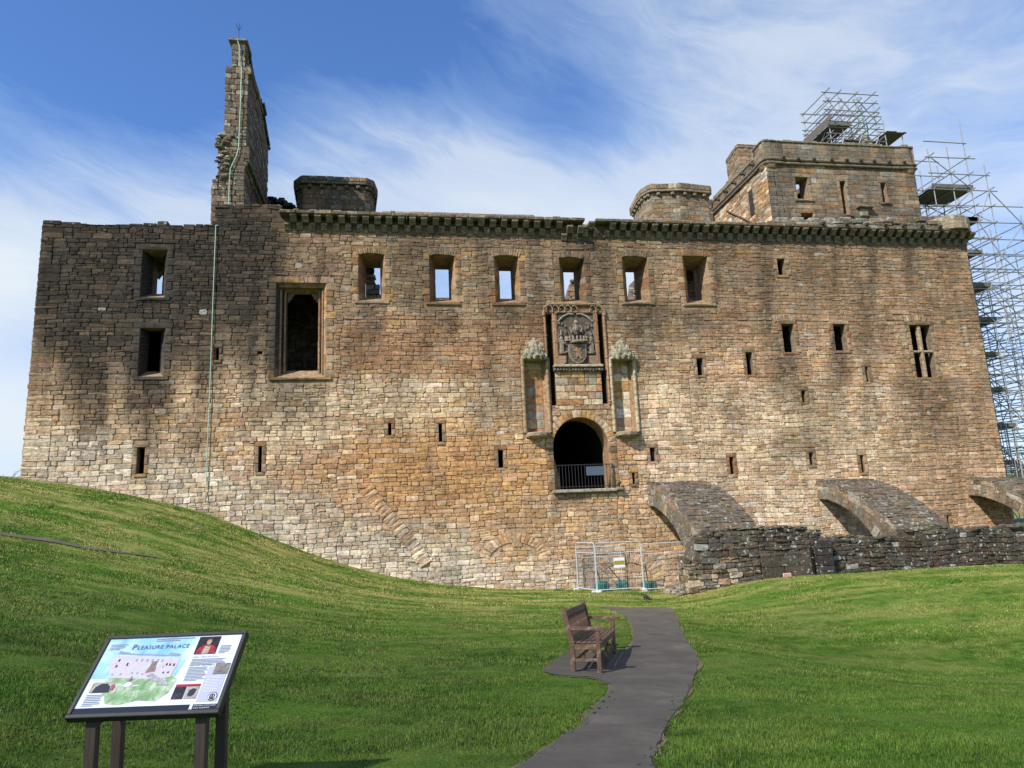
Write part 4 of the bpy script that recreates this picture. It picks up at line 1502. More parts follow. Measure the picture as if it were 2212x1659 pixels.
# ---- canopied niches either side
for A, s in ((NICHE_L, 1), (NICHE_R, -1)):
    xm = (A[0] + A[1]) / 2
    w = A[1] - A[0]
    h = A[3] - A[2]
    mb = MB()
    ring(mb, A, 0, (A[0] + .12, A[1] - .12, A[2], A[3]), .34, (.30, .19, .11))
    mb.add([(A[0] + .12, .34, A[2]), (A[1] - .12, .34, A[2]), (A[1] - .12, .34, A[3]), (A[0] + .12, .34, A[3])], [[0, 1, 2, 3]], (.26, .17, .10))
    no = mb.build('niche', M_ASHLAR, palace)
    q = Masonry(((0, .34, 0), (1, 0, 0), (0, 0, 1), (0, -1, 0)), pal_colour([1.2 if s < 0 else .5, 1.4, 1.2, 1.3 if s > 0 else .3, .8, .5, .8 if s < 0 else .2, .3]), jit=.3, gap=.006, proud=(.02, .03))
    q.courses(A[0] + .12, A[1] - .12, A[2], A[3], (.32, .5), (.4, .7), wavy=0, split=0, k=dict(soft=.04))
    lay([q], no, M_ASHLAR, 'niche_block', 'niche_blocks', 40)
    for x in (A[0] - .08, A[1] + .05):
        mb = MB()
        col = np.array((.33, .22, .13)) if s > 0 else np.array((.40, .32, .2))
        mb.tube([(x, -.05, A[2] + .1), (x, -.05, A[3] + .1)], .085, 8, col)
        mb.tube([(x + .1, -.02, A[2] + .1), (x + .1, -.02, A[3] + .1)], .045, 6, col * .85)
        z = A[2] + .1
        while z < A[3]:
            mb.lathe([(.088, 0), (.094, .012), (.088, .024)], (x, -.05, z), n=8, col=col * .6)
            z += rng.uniform(.25, .4)
        mb.build('niche_shaft', M_ASHLAR, no)
    # canopy: weathered tabernacle head
    mb = MB()
    cc_ = np.array((.30, .265, .19))
    zc = A[3]
    mb.lathe([(w * .40, -.02), (w * .54, .05), (w * .56, .42), (w * .44, .52), (w * .30, .56), (w * .28, .86), (w * .20, .92), (w * .10, 1.2), (.03, 1.5)], (xm, .12, zc), n=10, col=cc_)
    for i in range(14):
        a = math.pi * (i + .5) / 14 + math.pi
        mb.blob((xm + w * .57 * math.cos(a), .12 + w * .57 * math.sin(a), zc + .08 + .1 * (i % 2)), (.09, .08, .13), cc_ * rng.uniform(.6, 1.15), .35, 6, 5, i)
    for i in range(8):
        a = math.pi * (i + .5) / 8 + math.pi
        mb.blob((xm + w * .40 * math.cos(a), .12 + w * .4 * math.sin(a), zc + .55), (.05, .05, .16), cc_ * rng.uniform(.6, 1.2), .3, 6, 5, i + 30)
        mb.blob((xm + w * .5 * math.cos(a), .12 + w * .5 * math.sin(a), zc + .35), (.05, .05, .2), cc_ * rng.uniform(.4, 1.15), .3, 6, 5, i + 60)
    mb.build('canopy', M_CARVE, no)
    mb = MB()
    mb.lathe([(.05, -.38), (.16, -.30), (.22, -.2), (w * .50, -.12), (w * .58, -.06), (w * .60, .06), (w * .56, .10)], (xm, .06, A[2]), n=12, col=(.30, .23, .15))
    for i in range(10):
        a = math.pi * (i + .5) / 10 + math.pi
        mb.blob((xm + w * .52 * math.cos(a), .06 + w * .52 * math.sin(a), A[2] - .04), (.07, .07, .08), DK * rng.uniform(1, 2), .35, 6, 5, i)
    mb.build('bracket', M_CARVE, no)

# ---- tall gable with its chimney on the left
def P(u, v, Y):
    p = W(u, v, Y)
    return (p[0], p[2])


GY = .6
gz = lambda zx, zy: (403.2 + .27776 * zx, 57.6 + .27776 * zy)
gl_px = [(183, 1560), (190, 1215), (215, 1190), (245, 1130), (240, 900), (232, 870), (285, 840), (292, 700), (300, 305), (352, 303), (345, 115)]
gr_px = [(460, 118), (455, 300), (500, 306), (503, 345), (485, 347), (475, 600), (465, 940), (492, 942), (490, 1040), (452, 1110), (450, 1560)]
GL = [P(*gz(*p), GY) for p in gl_px]
GRt = [P(*gz(*p), GY) for p in gr_px]
GD = 5.9
zapex = GL[-1][1]
zeave = W(583, 325, GY + GD)[2]
xr_ = GRt[-1][0]


def edge_x(L, z):
    for (a, b), (c, d) in zip(L, L[1:]):
        lo, hi = min(b, d), max(b, d)
        if lo <= z <= hi and hi > lo:
            return a + (c - a) * (z - b) / (d - b)
    return L[0][0] if z < L[0][1] else L[-1][0]


GRr = GRt
mb = MB()
slices = sorted(set([13.6] + [round(z, 2) for _, z in GL + GRt] + list(np.arange(14, zapex, .35))))
slices = [z for z in slices if 13.6 <= z <= zapex]


def g_depth(z):
    """how far back the gable reaches at this height (raking skew)"""
    if z <= zeave:
        return GD
    return max(.9, GD * (1 - (z - zeave) / (zapex - zeave)) + .25)


GC = (.15, .12, .09)
for a, b in zip(slices, slices[1:]):
    if b - a < .01:
        continue
    m_ = (a + b) / 2
    xl, xr2 = edge_x(GL, m_) + .04, edge_x(GRr, m_) - .04
    if xr2 - xl < .1:
        continue
    dp0, dp1 = g_depth(a), g_depth(b)
    V = [(xl, GY + .03, a), (xr2, GY + .03, a), (xr2, GY + dp0, a), (xl, GY + dp0, a), (xl, GY + .03, b), (xr2, GY + .03, b), (xr2, GY + dp1, b), (xl, GY + dp1, b)]
    mb.add(V, [[0, 1, 5, 4], [1, 2, 6, 5], [2, 3, 7, 6], [3, 0, 4, 7], [4, 5, 6, 7], [0, 3, 2, 1]], GC)
gable = mb.build('chimney_gable', M_DARKST, palace)
gcol = pal_colour([.1, 1.0, .05, .05, .2, 1.9, .15, 1.8], .60, .75, 1.15)
q = Masonry(((0, GY, 0), (1, 0, 0), (0, 0, 1), (0, -1, 0)), gcol, jit=.6, gap=.010, proud=(.02, .06))
for zlo, zhi, hr in ((13.9, GL[3][1], (.2, .34)), (GL[3][1], GL[4][1] + .5, (.15, .24)), (GL[4][1] + .5, zapex, (.24, .38))):
    q.courses(-9, -6, zlo, zhi, hr, (.28, .62), wavy=0, split=.15, xr=lambda z: (edge_x(GL, z), edge_x(GRr, z)))
q2 = Masonry(((xr_, GY, 0), (0, 1, 0), (0, 0, 1), (1, 0, 0)), pal_colour([.05, .3, .05, .4, .3, 1.0, .0, 2.2], .66, .7, 1.1), jit=.7, gap=.010, proud=(.02, .07))
for zlo, zhi in ((13.9, 17.2), (17.2, zapex)):
    z = zlo
    while z < zhi:
        h = rng.uniform(.22, .34)
        xo = edge_x(GRr, z + h / 2) - .04
        q3 = Masonry(((xo, GY, 0), (0, 1, 0), (0, 0, 1), (1, 0, 0)), q2.colour, jit=.7, gap=.01, proud=(.02, .07))
        y = 0
        dpt = g_depth(z + h)
        while y < dpt - .1:
            l = min(rng.uniform(.35, .8), dpt - y)
            q3.rect(y, y + l, z, z + h)
            y += l
        q2.st += q3.st
        z += h
lay([q, q2], gable, M_DARKST, 'gable_stone', 'gable_stones', 160)
# skew stones down the rake and the cap of the chimney head
n = 16
for i in range(n):
    z0_, z1_ = zapex - (zapex - zeave) * i / n, zapex - (zapex - zeave) * (i + 1) / n
    y0_, y1_ = GY + g_depth(z0_), GY + g_depth(z1_)
    d = np.array([0, y1_ - y0_, z1_ - z0_])
    L = np.linalg.norm(d)
    d /= L
    xl, xr2 = edge_x(GL, min(z0_, zapex - .3)), edge_x(GRr, min(z1_, zapex - .3))
    up = np.cross([1, 0, 0], d)
    if up[2] < 0:
        up = -up
    mb = MB()
    mb.box(np.array([(xl + xr2) / 2 + .02, (y0_ + y1_) / 2, (z0_ + z1_) / 2]) + up * .05, (xr2 - xl + .14, L - .02, .16), (np.array([1, 0, 0]), d, up), col=BLACK * rng.uniform(1.2, 2), bev=.03)
    mb.build('skew_stone', M_DARKST, gable)
mb = MB()
mb.box(((GL[-1][0] + GRt[0][0]) / 2, GY + .45, zapex + .05), (GRt[0][0] - GL[-1][0] + .2, 1.15, .13), col=(.2, .165, .11), bev=.03)
mb.build('chimney_cap', M_DARKST, gable)
# broken masonry projecting at the left edge
for i in range(26):
    z = rng.uniform(GL[3][1] - .3, GL[5][1] + .3)
    x = edge_x(GL, z) + rng.uniform(-.03, .5)
    mb = MB()
    mb.blob((x, GY - .02, z), (rng.uniform(.12, .28), .14, rng.uniform(.07, .13)), gcol(np.zeros((1, 3)), rng)[0], .3, 7, 5, i)
    mb.build('broken_stone', M_DARKST, gable)
# stub of wall at its foot
a, b = W(492, 487, .25), W(606, 447, .25)
mb = MB()
mb.box(((a[0] + b[0]) / 2, .95, (a[2] + b[2]) / 2 - .2), (b[0] - a[0], 1.3, b[2] - a[2] + .4), col=(.15, .12, .09))
so2 = mb.build('wall_stub', M_LICH, palace)
q = Masonry(((0, .28, 0), (1, 0, 0), (0, 0, 1), (0, -1, 0)), pal_colour([.1, .9, .1, .1, .2, 1.6, .4, 1.5], .3))
q.courses(a[0], b[0], a[2] - .1, b[2] + .12, (.18, .28), (.3, .6), wavy=.05)
lay([q], so2, M_LICH, 'stub_stone', 'stub_stones', 40)
# ruined link wall sloping down to the cap-house turret
mb = MB()
for i in range(14):
    t = i / 13
    u, v = 580 + 75 * t, 423 + 30 * t + rng.uniform(-6, 6) + (18 if t > .5 else 0) * (t - .5)
    p = W(u, v, 6.6)
    mb.box((p[0], 6.9, (p[2] + 13.5) / 2), (.34, .9, p[2] - 13.5), col=BLACK * rng.uniform(1.3, 2.0), bev=.04)
mb.build('ruined_link_wall', M_DARKST, palace)

# lightning conductor: strip of green copper down the gable and the wall, star finial
M_COPPER = plain_material('verdigris_copper', (.34, .50, .40), .6, 0.0, .15, 8)
mb = MB()
cab = [(395, 112), (400, 120), (410, 150), (409, 300), (418, 308), (428, 312), (418, 620), (405, 935), (390, 1000), (340, 1105), (333, 1200), (322, 1540)]
mb.tube([W(*gz(*c), GY - .12) for c in cab], .022, 6, (.4, .55, .45))
mb.tube([W(492, 484, GY - .12), W(480, 487, .1), W(466.5, 487, -.1)], .028, 6, (.4, .55, .45))
mb.tube([W(466.3, 487, -.11), W(460, 650, -.11), W(453, 850, -.11), W(447, 985, -.11), W(443.5, 1080, -.11)], .018, 6, (.4, .55, .45))
cab_o = mb.build('lightning_conductor', M_COPPER, palace)
mb = MB()
fp = W(403 + .2778 * 405, 57.6 + .2778 * 108, GY + .3)
mb.tube([fp, fp + np.array([0, 0, .62])], .015, 5)
for i in range(5):
    a = i * 2 * math.pi / 5
    mb.tube([fp + np.array([0, 0, .55]), fp + np.array([.16 * math.cos(a), .16 * math.sin(a), .85])], .011, 5)
mb.build('finial', M_IRON, cab_o)

# ---- the two cap-house turrets
def poly_tower(name, plan, z0, z1, z2, colour, mat, core_col, hr=(.24, .32), lr=(.35, .75), band=.22, ncor=.55, ns=60, rag=.12):
    """plan: list of (x,y) from left to right as seen from outside; wall z0..z1, oversailing band z1..z2"""
    mb = MB()
    n = len(plan)
    c = np.mean(np.array(plan), 0)
    V = [(x, y, z0) for x, y in plan] + [(x, y, z2 - .1) for x, y in plan]
    Fs = [[i, (i + 1) % n, (i + 1) % n + n, i + n] for i in range(n)] + [list(range(n, 2 * n))]
    mb.add(V, Fs, core_col)
    body = mb.build(name, mat, palace)
    L = []
    Lb = []
    for i in range(n - 1):
        p, q = np.array(plan[i]), np.array(plan[i + 1])
        d = q - p
        ln = np.linalg.norm(d)
        d /= ln
        nn = np.array([d[1], -d[0]])
        if nn @ (p - c) < 0:
            nn = -nn
        m = Masonry(((p[0], p[1], 0), (d[0], d[1], 0), (0, 0, 1), (nn[0], nn[1], 0)), colour, jit=.5, gap=.008, proud=(.02, .05))
        m.courses(0, ln, z0, z1, hr, lr, wavy=0, split=.05, k=dict(soft=.07))
        L.append(m)
        # oversailing band on little corbels
        pb, qb = p + nn * band - d * band * .4, q + nn * band + d * band * .4
        lb = np.linalg.norm(qb - pb)
        mb = MB()
        mb.box((*((pb + qb) / 2 - nn * band / 2), z1 + .09), (lb, band, .16), ((*d, 0), (*nn, 0), (0, 0, 1)), col=np.array(core_col) * 1.2, bev=.03)
        mb.build('string_course', mat, body)
        x = 0
        while x < lb - .1:
            l = min(rng.uniform(.4, .8), lb - x)
            mb = MB()
            h = (z2 - z1 - .17) * (1 - rag * rng.random())
            mid = pb + d * (x + l / 2) - nn * .14
            mb.box((*mid, z1 + .17 + h / 2), (l - .015, .3, h), ((*d, 0), (*nn, 0), (0, 0, 1)), col=colour(np.zeros((1, 3)), rng)[0], bev=.03)
            mb.build('parapet_stone', mat, body)
            x += l
        k = max(2, int(ln / ncor))
        for j in range(k):
            t = (j + .5) / k
            mid = p + d * ln * t + nn * band * .35
            mb = MB()
            mb.box((*mid, z1 - .10), (.24, band * 1.1, .22), ((*d, 0), (*nn, 0), (0, 0, 1)), col=np.array(core_col) * 1.1, bev=.06)
            mb.build('corbel', mat, body)
    lay(L, body, mat, 'ashlar_block', 'ashlar_blocks', ns)
    return body


TY = 5.0
xa, xb = W(655, 430, TY)[0], W(800, 430, TY)[0]
zt = W(720, 386, TY)[2]
zs = W(720, 401, TY)[2]
poly_tower('cap_house_turret', [(xa - .5, TY + 3.2), (xa - .35, TY + .5), (xa, TY), (xb - .3, TY), (xb, TY + .25), (xb + .15, TY + 1.2), (xb, TY + 3.2)], 14.0, zs, zt + .05,
           pal_colour([.0, .35, .1, 1.0, .35, .6, .1, 1.8], .56, .7, 1.15), M_LICH, (.11, .085, .065), ns=40)
a = W(1405, 440, TY)
b = W(1465, 440, TY)
c = W(1530, 440, TY)
zt = W(1465, 402, TY)[2]
zs = W(1465, 420, TY)[2]
poly_tower('cap_house_turret', [(a[0] + .05, TY + 3.0), (a[0] - .14, TY + 1.3), (a[0] - .12, TY + .5), (a[0] + .08, TY), (b[0], TY - .25), (c[0], TY - .05), (c[0] + .1, TY + 3.2)], 14.0, zs, zt,
           pal_colour([.35, 1.2, .2, .2, .8, 1.6, .2, 1.4], .26, .8, 1.15), M_LICH, (.20, .16, .115), ns=50)
mb = MB()
for i, (u, v) in enumerate([(1534, 431), (1541, 433), (1548, 442), (1556, 448)]):
    p = W(u, v, 8.0)
    mb.box((p[0], 8.4, (p[2] + 13.5) / 2), (.34, .9, p[2] - 13.5), col=(.13, .11, .09), bev=.03)
mb.build('crow_step_wall', M_LICH, palace)

# ---- the tall corner tower on the right
TY1 = 1.5
tx0, tx1 = W(1654, 353, TY1)[0], W(1967, 320, TY1)[0]
tzb = 14.0
tzs = W(1810, 359, TY1)[2]                # string course
tzt = W(1810, 313.5, TY1)[2]              # parapet top
TWIN = [('sky', wr4((1719, 383), (1746, 383), (1720.5, 431), (1748, 431), TY1)), ('dark', wr4((1813.6, 391), (1827.3, 392), (1822, 464), (1833.5, 464), TY1)),
        ('dark', wr4((1901.8, 395), (1914, 395), (1907, 438.5), (1917, 438.5), TY1)), ('sky', wr(1731, 460.5, 1757, 478.5, TY1))]
mb = MB()
TC = (.23, .18, .125)
TD = 8.2
fo = [(tx0, tzb), (tx1, tzb), (tx1, tzs + .1), (tx0, tzs + .1)]
hl = [rc(w[1]) for w in TWIN]
face_with_holes(mb, fo, hl, TY1, col=TC)
face_with_holes(mb, fo, hl, TY1 + .85, col=TC)
for k_, A in TWIN:
    ring(mb, A, TY1, A, TY1 + .85, (.25, .18, .115))
for x in (tx0, tx1):
    s = 1 if x == tx0 else -1
    mb.box((x + s * .4, TY1 + TD / 2, (tzb + tzs) / 2), (.8, TD, tzs - tzb + .2), col=TC)
tower = mb.build('corner_tower', M_ASHLAR, palace)
# inner cross walls that make the right-hand windows dark
mb = MB()
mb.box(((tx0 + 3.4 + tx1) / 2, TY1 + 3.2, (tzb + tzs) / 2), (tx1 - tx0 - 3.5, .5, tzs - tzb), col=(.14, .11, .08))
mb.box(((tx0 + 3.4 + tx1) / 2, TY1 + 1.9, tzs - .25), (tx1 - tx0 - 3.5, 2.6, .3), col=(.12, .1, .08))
mb.build('inner_cross_wall', M_ASHLAR, tower)


def tower_colour(V, rr):
    u, v = proj(V)
    w = [.25, 1.2, .35, .3, .7, 1.9, .15, 1.3]
    if v[16] < 372 and v[16] > 350:
        w[3] += 1.0; w[2] += 1.2
    b = pick(w, rr) * rr.uniform(.78, 1.12)
    out = np.tile(b, (len(V), 1))
    for i in range(len(V)):
        n = fnoise(u[i] * .03, v[i] * .008, 4.4)
        d = .56 + .4 * n + .3 * sm(440, 475, v[i])
        d = min(.75, max(0, d))
        out[i] = out[i] * (1 - d) + BLACK * 1.6 * d
    return out


tholes = [(A[0] - .16, A[1] + .16, A[2] - .12, A[3] + .2) for k_, A in TWIN]
q = Masonry(((0, TY1, 0), (1, 0, 0), (0, 0, 1), (0, -1, 0)), tower_colour, jit=.5, gap=.009, proud=(.02, .045))
q.courses(tx0, tx1, tzb, tzs, (.22, .31), (.34, .8), tholes, wavy=.0, split=.08, ends=.6, k=dict(soft=.08))
qs = Masonry(((tx0, 0, 0), (0, -1, 0), (0, 0, 1), (-1, 0, 0)), pal_colour([1.0, 1.0, .9, .4, .9, 1.2, .4, .5], .04, .8, 1.15), jit=.8, gap=.010, proud=(.02, .06))
qs.courses(-TY1 - TD, -TY1, tzb, tzs, (.2, .32), (.3, .7), wavy=.03, split=.2, ends=.6)
qd = Masonry(((0, TY1 - .005, 0), (1, 0, 0), (0, 0, 1), (0, -1, 0)), tower_colour, jit=.3, gap=.007, proud=(.045, .055))
for k_, A in TWIN:
    qd.rect(A[0] - .16, A[1] + .16, A[3], A[3] + .2, soft=.05)
    qd.rect(A[0] - .2, A[1] + .2, A[2] - .12, A[2], soft=.05, proud=.10)
    n = max(2, int((A[3] - A[2]) / .36))
    for i in range(n):
        z0_, z1_ = A[2] + (A[3] - A[2]) * i / n, A[2] + (A[3] - A[2]) * (i + 1) / n
        qd.rect(A[0] - .16, A[0], z0_, z1_, soft=.05)
        qd.rect(A[1], A[1] + .16, z0_, z1_, soft=.05)
lay([q, qs], tower, M_ASHLAR, 'ashlar_block', 'ashlar_blocks', 240)
lay([qd], tower, M_ASHLAR, 'window_dressing', 'window_dressings', 60)
# string course (two rolls), parapet with rounded corners
r = .55
path = [(tx0 - .08, TY1 + TD, 0), (tx0 - .08, TY1 + 1.1, 0)]
for cxx, s in ((tx0, 1),):
    path += [(cxx - .12, TY1 + .7, 0), (cxx - .15, TY1 + .25, 0), (cxx - .08, TY1 - .08, 0), (cxx + .25, TY1 - .15, 0), (cxx + .7, TY1 - .13, 0), (cxx + 1.1, TY1 - .08, 0)]
path += [(tx1 - 1.1, TY1 - .08, 0), (tx1 - .7, TY1 - .13, 0), (tx1 - .25, TY1 - .15, 0), (tx1 + .08, TY1 - .08, 0), (tx1 + .14, TY1 + .3, 0), (tx1 + .12, TY1 + .9, 0), (tx1 + .05, TY1 + 1.3, 0)]
for dz, rr_ in ((.0, .075), (.22, .09)):
    mb = MB()
    mb.tube([(a, b, tzs + dz) for a, b, c in path], rr_, 8, (.19, .15, .11))
    mb.build('string_course', M_ASHLAR, tower)
for cxx, s in ((tx0 + .3, 1), (tx1 - .3, -1)):
    mb = MB()
    mb.lathe([(.05, -.55), (.26, -.42), (.42, -.24), (.50, -.05)], (cxx, TY1 + .3, tzs), n=14, col=(.30, .19, .12))
    mb.build('turret_corbel', M_ASHLAR, tower)
pp = [np.array((a, b)) for a, b, c in path]
k0 = 0
mb_ends = []
for i in range(len(pp) - 1):
    p, q_ = pp[i], pp[i + 1]
    d = q_ - p
    ln = np.linalg.norm(d)
    d /= ln
    nn = np.array([d[1], -d[0]])          # outward (path runs anticlockwise seen from above: front is -Y)
    side = i == 0
    zt = tzt - .02 if not side else tzs + .75
    core2 = MB()
    core2.box((*((p + q_) / 2 - nn * .22), (tzs + .3 + zt) / 2), (ln + .04, .36, zt - tzs - .3), ((*d, 0), (*nn, 0), (0, 0, 1)), col=(.21, .165, .12))
    core2.build('parapet_core', M_ASHLAR, tower)
    m = Masonry(((p[0], p[1], 0), (d[0], d[1], 0), (0, 0, 1), (nn[0], nn[1], 0)), tower_colour, jit=.5, gap=.008, proud=(.01, .035))
    m.fr[0] = m.fr[0] - np.array([nn[0], nn[1], 0]) * .04
    m.courses(0, ln, tzs + .3, zt, (.26, .33), (.4, .85), wavy=0, split=0, k=dict(soft=.07))
    mb_ends.append(m)
    x = 0
    while x < ln - .05:
        l = min(rng.uniform(.5, .9), ln - x)
        if ln - x - l < .2:
            l = ln - x
        hh = rng.uniform(.08, .2) if not side else rng.uniform(.1, .5)
        c3 = MB()
        mid = p + d * (x + l / 2) - nn * .2
        c3.box((*mid, zt + hh / 2 - .02), (l - .01, .46, hh), ((*d, 0), (*nn, 0), (0, 0, 1)), col=(.20, .165, .115), bev=.03)
        c3.build('coping_stone', M_LICH, tower)
        x += l
lay(mb_ends, tower, M_ASHLAR, 'parapet_block', 'parapet_blocks', 60)


def spout(p, d, parent):
    d = np.asarray(d, float)
    x = np.cross(d, [0, 0, 1])
    mb = MB()
    mb.prism([(-.2, 0), (.16, -.02), (.26, .03), (.28, .10), (.2, .15), (.04, .12), (-.2, .18)], np.asarray(p) - x * .08, d, (0, 0, 1), x, .16, (.10, .08, .06))
    return mb.build('water_spout', M_LICH, parent)


for u, v in [(1690, 342), (1722, 345), (1756, 346), (1794, 347), (1827, 348), (1857, 349), (1886, 350), (1918, 352), (1950, 353)]:
    p = W(u, v, TY1 - .1)
    spout((p[0], TY1 - .02, p[2] - .05), (0, -1, 0), tower)
for y in (2.6, 3.7, 4.8, 5.9, 7.0, 8.2, 9.3):
    spout((tx0 - .1, y, tzs + .45), (-1, 0, 0), tower)
# narrow openings and the roof raggle on the tower's side face
mb = MB()
zz = W(1619, 415, TY1)[2]
mb.box((tx0 - .03, 3.35, 17.35), (.08, .42, 1.5), col=(.05, .04, .035), bev=.02)
mb.build('side_slit', M_ASHLAR, tower)
mb = MB()
mb.tube([(tx0 - .07, 6.3, tzs - .55), (tx0 - .07, 2.6, 15.6)], .05, 6, (.16, .12, .08))
mb.build('roof_raggle', M_ASHLAR, tower)
# shelf-like corbel and blocked opening under the middle windows
p = W(1865, 449.5, TY1)
mb = MB()
mb.box((p[0], TY1 - .12, p[2]), (.95, .36, .10), col=(.2, .16, .11), bev=.02)
mb.box((p[0] - .05, TY1 - .06, p[2] - .3), (.5, .16, .48), col=(.22, .2, .13), bev=.05)
mb.build('stone_shelf', M_LICH, tower)
# chimney stack rising behind the tower's left corner
CY = 5.6
a, b = W(1594, 330, CY), W(1664, 330, CY)
zt = W(1627, 313, CY)[2]
ch_ = poly_tower('chimney_stack', [(a[0] + .25, CY + 2.0), (a[0], CY), (b[0], CY), (b[0], CY + 2)], 14.0, zt - .25, zt, pal_colour([.1, 1, .2, .3, .7, 1.3, .1, 1.5], .22, .8, 1.1), M_ASHLAR, (.19, .145, .10), band=.05, ncor=9, ns=30, rag=0)
# low lichened wall-walk parapet stump in front of the tower foot
for i in range(9):
    u = 1690 + i * 34
    p = W(u, 478, .9)
    mb = MB()
    mb.box((p[0], 1.05, HEADZ + .45), (.68, .5, p[2] - HEADZ + .5 + rng.uniform(-.1, .1)), col=np.array((.27, .25, .21)) * rng.uniform(.7, 1.1), bev=.06)
    mb.build('wall_walk_stone', M_DARKST, palace)
# stretch of ruined courtyard wall seen through the windows
mb = MB()
pr = [(790, 640, 560), (822, 640, 638), (935, 640, 643), (975, 640, 643), (1075, 640, 645), (1112, 640, 645), (1225, 640, 645), (1232, 640, 618), (1236, 640, 606), (1262, 640, 603), (1300, 640, 640), (1352, 640, 642), (1366, 640, 640), (1369, 640, 606),
      (1400, 640, 602), (1440, 640, 590), (1470, 640, 555), (1620, 640, 550)]
IY = 6.5
pl = [(W(u, t, IY)[0], W(u, t, IY)[2]) for u, _, t in pr]
poly = [(pl[0][0], 5)] + pl + [(pl[-1][0], 5)]
mb.prism(poly, (0, IY, 0), (1, 0, 0), (0, 0, 1), (0, 1, 0), .9, (.13, .11, .085))
cwo = mb.build('courtyard_wall', M_STONE, palace)
q = Masonry(((0, IY, 0), (1, 0, 0), (0, 0, 1), (0, -1, 0)), pal_colour([.6, .8, .1, .2, .4, 2, .8, 1.2], .2), jit=1.6, gap=.02, proud=(.03, .14))
q.courses(pl[0][0], pl[-1][0], 9.5, 15, (.14, .3), (.25, .6), top=lambda x: edge_x([(a, b) for b, a in pl], 0) if False else np.interp(x, [p_[0] for p_ in pl], [p_[1] for p_ in pl]), wavy=.05, split=.3)
lay([q], cwo, M_STONE, 'courtyard_stone', 'courtyard_stones', 0)

# ------------------------------------------------------------------ the three leaning arches
ARCH_TOP = [(0, 1.62), (-.9, 1.52), (-1.7, 1.33), (-2.3, 1.12), (-3.1, .78), (-3.9, .33), (-4.6, -.10), (-5.2, -.6)]
ARCH_INT = [(0, .62), (-.7, .57), (-1.45, .36), (-2.1, .10), (-2.76, -.26), (-3.3, -.70), (-3.8, -1.2), (-4.25, -1.85), (-4.5, -2.5)]


def make_arch(x0, w, label, topz, dz=0.0):
    base_y = -4.8
    root = thing('leaning_arch', label, 'stone arch', (x0 + w / 2, -4.8, tz(x0, -5)), group='stone arches leaning on the palace wall')
    prof = [(y, z + topz) for y, z in ARCH_TOP] + [(-5.2, -3.2), (-4.5, -3.2)] + [(y, z + dz) for y, z in ARCH_INT[::-1]]
    # arch barrel, seen on its left side and from below
    mb = MB()
    n = len(prof)
    mb.prism(prof, (x0 + .04, 0, 0), (0, 1, 0), (0, 0, 1), (1, 0, 0), w - .08, (.15, .125, .09))
    body = mb.build('arch_barrel', M_DARKST, root)
    gcol = pal_colour([.25, .8, .05, .0, .1, 2.0, .6, .9], .42, .75, 1.15)
    dcol = pal_colour([.0, .2, .0, .1, .1, 2.0, .15, 1.0], .68, .7, 1.25)
    side = Masonry(((x0 + .04, 0, 0), (0, -1, 0), (0, 0, 1), (-1, 0, 0)), gcol, jit=.5, gap=.008, proud=(.01, .04))
    # voussoirs along the intrados
    I = [np.array((-y, z + dz)) for y, z in ARCH_INT]
    T = [np.array((-y, z + topz)) for y, z in ARCH_TOP]
    dense = []
    for a, b in zip(I, I[1:]):
        k = max(1, int(np.linalg.norm(b - a) / .27))
        dense += [a + (b - a) * i / k for i in range(k)]
    dense.append(I[-1])
    th = []
    for i, p in enumerate(dense):
        d = dense[min(i + 1, len(dense) - 1)] - dense[max(i - 1, 0)]
        d /= np.linalg.norm(d)
        th.append(np.array([-d[1], d[0]]) if d[0] > 0 else np.array([d[1], -d[0]]))
    th = [t if t[1] > 0 or t[0] > 0 else -t for t in th]
    for i in range(len(dense) - 1):
        side.quad([dense[i], dense[i] + th[i] * .5, dense[i + 1] + th[i + 1] * .5, dense[i + 1]][::-1], soft=.05)
    # courses between the ring and the back of the arch
    for i in range(len(T) - 1):
        a, b = T[i], T[i + 1]
        k = max(1, int(np.linalg.norm(b - a) / .45))
        for j in range(k):
            p, q_ = a + (b - a) * j / k, a + (b - a) * (j + 1) / k
            side.quad([p + np.array([0, -.25]), q_ + np.array([0, -.25]), q_, p], soft=.06)
            side.quad([p + np.array([0, -.52]), q_ + np.array([0, -.52]), q_ + np.array([0, -.26]), p + np.array([0, -.26])], soft=.06)
    # back of the arch: slabs laid in rows across it
    tops = []
    for i in range(len(T) - 1):
        a, b = T[i], T[i + 1]
        L = np.linalg.norm(b - a)
        d = (b - a) / L
        up = np.array([-d[1], d[0]])
        o = np.array([x0, -a[0], a[1]])
        m = Masonry((o, (1, 0, 0), (0, d[0], -d[1]) if False else (0, d[0], -d[1]), (0, -up[0], up[1])), dcol, jit=1.2, gap=.014, proud=(.01, .07))
        # up the slope runs back towards the wall: axis from lower to upper edge
        m.fr[0] = np.array([x0, -b[0], b[1]])
        m.fr[2] = np.array([0, d[0], -d[1]])
        m.courses(0, w, 0, L, (.16, .26), (.22, .5), wavy=.02, split=.1)
        tops.append(m)
    fr = Masonry(((x0, -5.2, 0), (1, 0, 0), (0, 0, 1), (0, -1, 0)), dcol, jit=1.3, gap=.014, proud=(.02, .14))
    fr.courses(0, w, -3.2, -.6 + topz, (.16, .26), (.25, .6), wavy=.05, split=.25)
    lay([side] + tops + [fr], body, M_DARKST, 'arch_stone', 'arch_stones', 110)
    return root


A1, A2, A3 = W(1395.5, 1040)[0], W(1762, 1040)[0], W(2084.5, 1038)[0]
make_arch(A1, 2.6, 'leaning stone arch with lichened back, nearest the gate and behind the wire fence', .05)
make_arch(A2, 2.4, 'middle leaning stone arch with pale lichened back, rising behind the low ruined wall', -.12)
make_arch(A3, 2.6, 'leaning stone arch at the right end of the palace front, next to the scaffold', -.30, -.12)

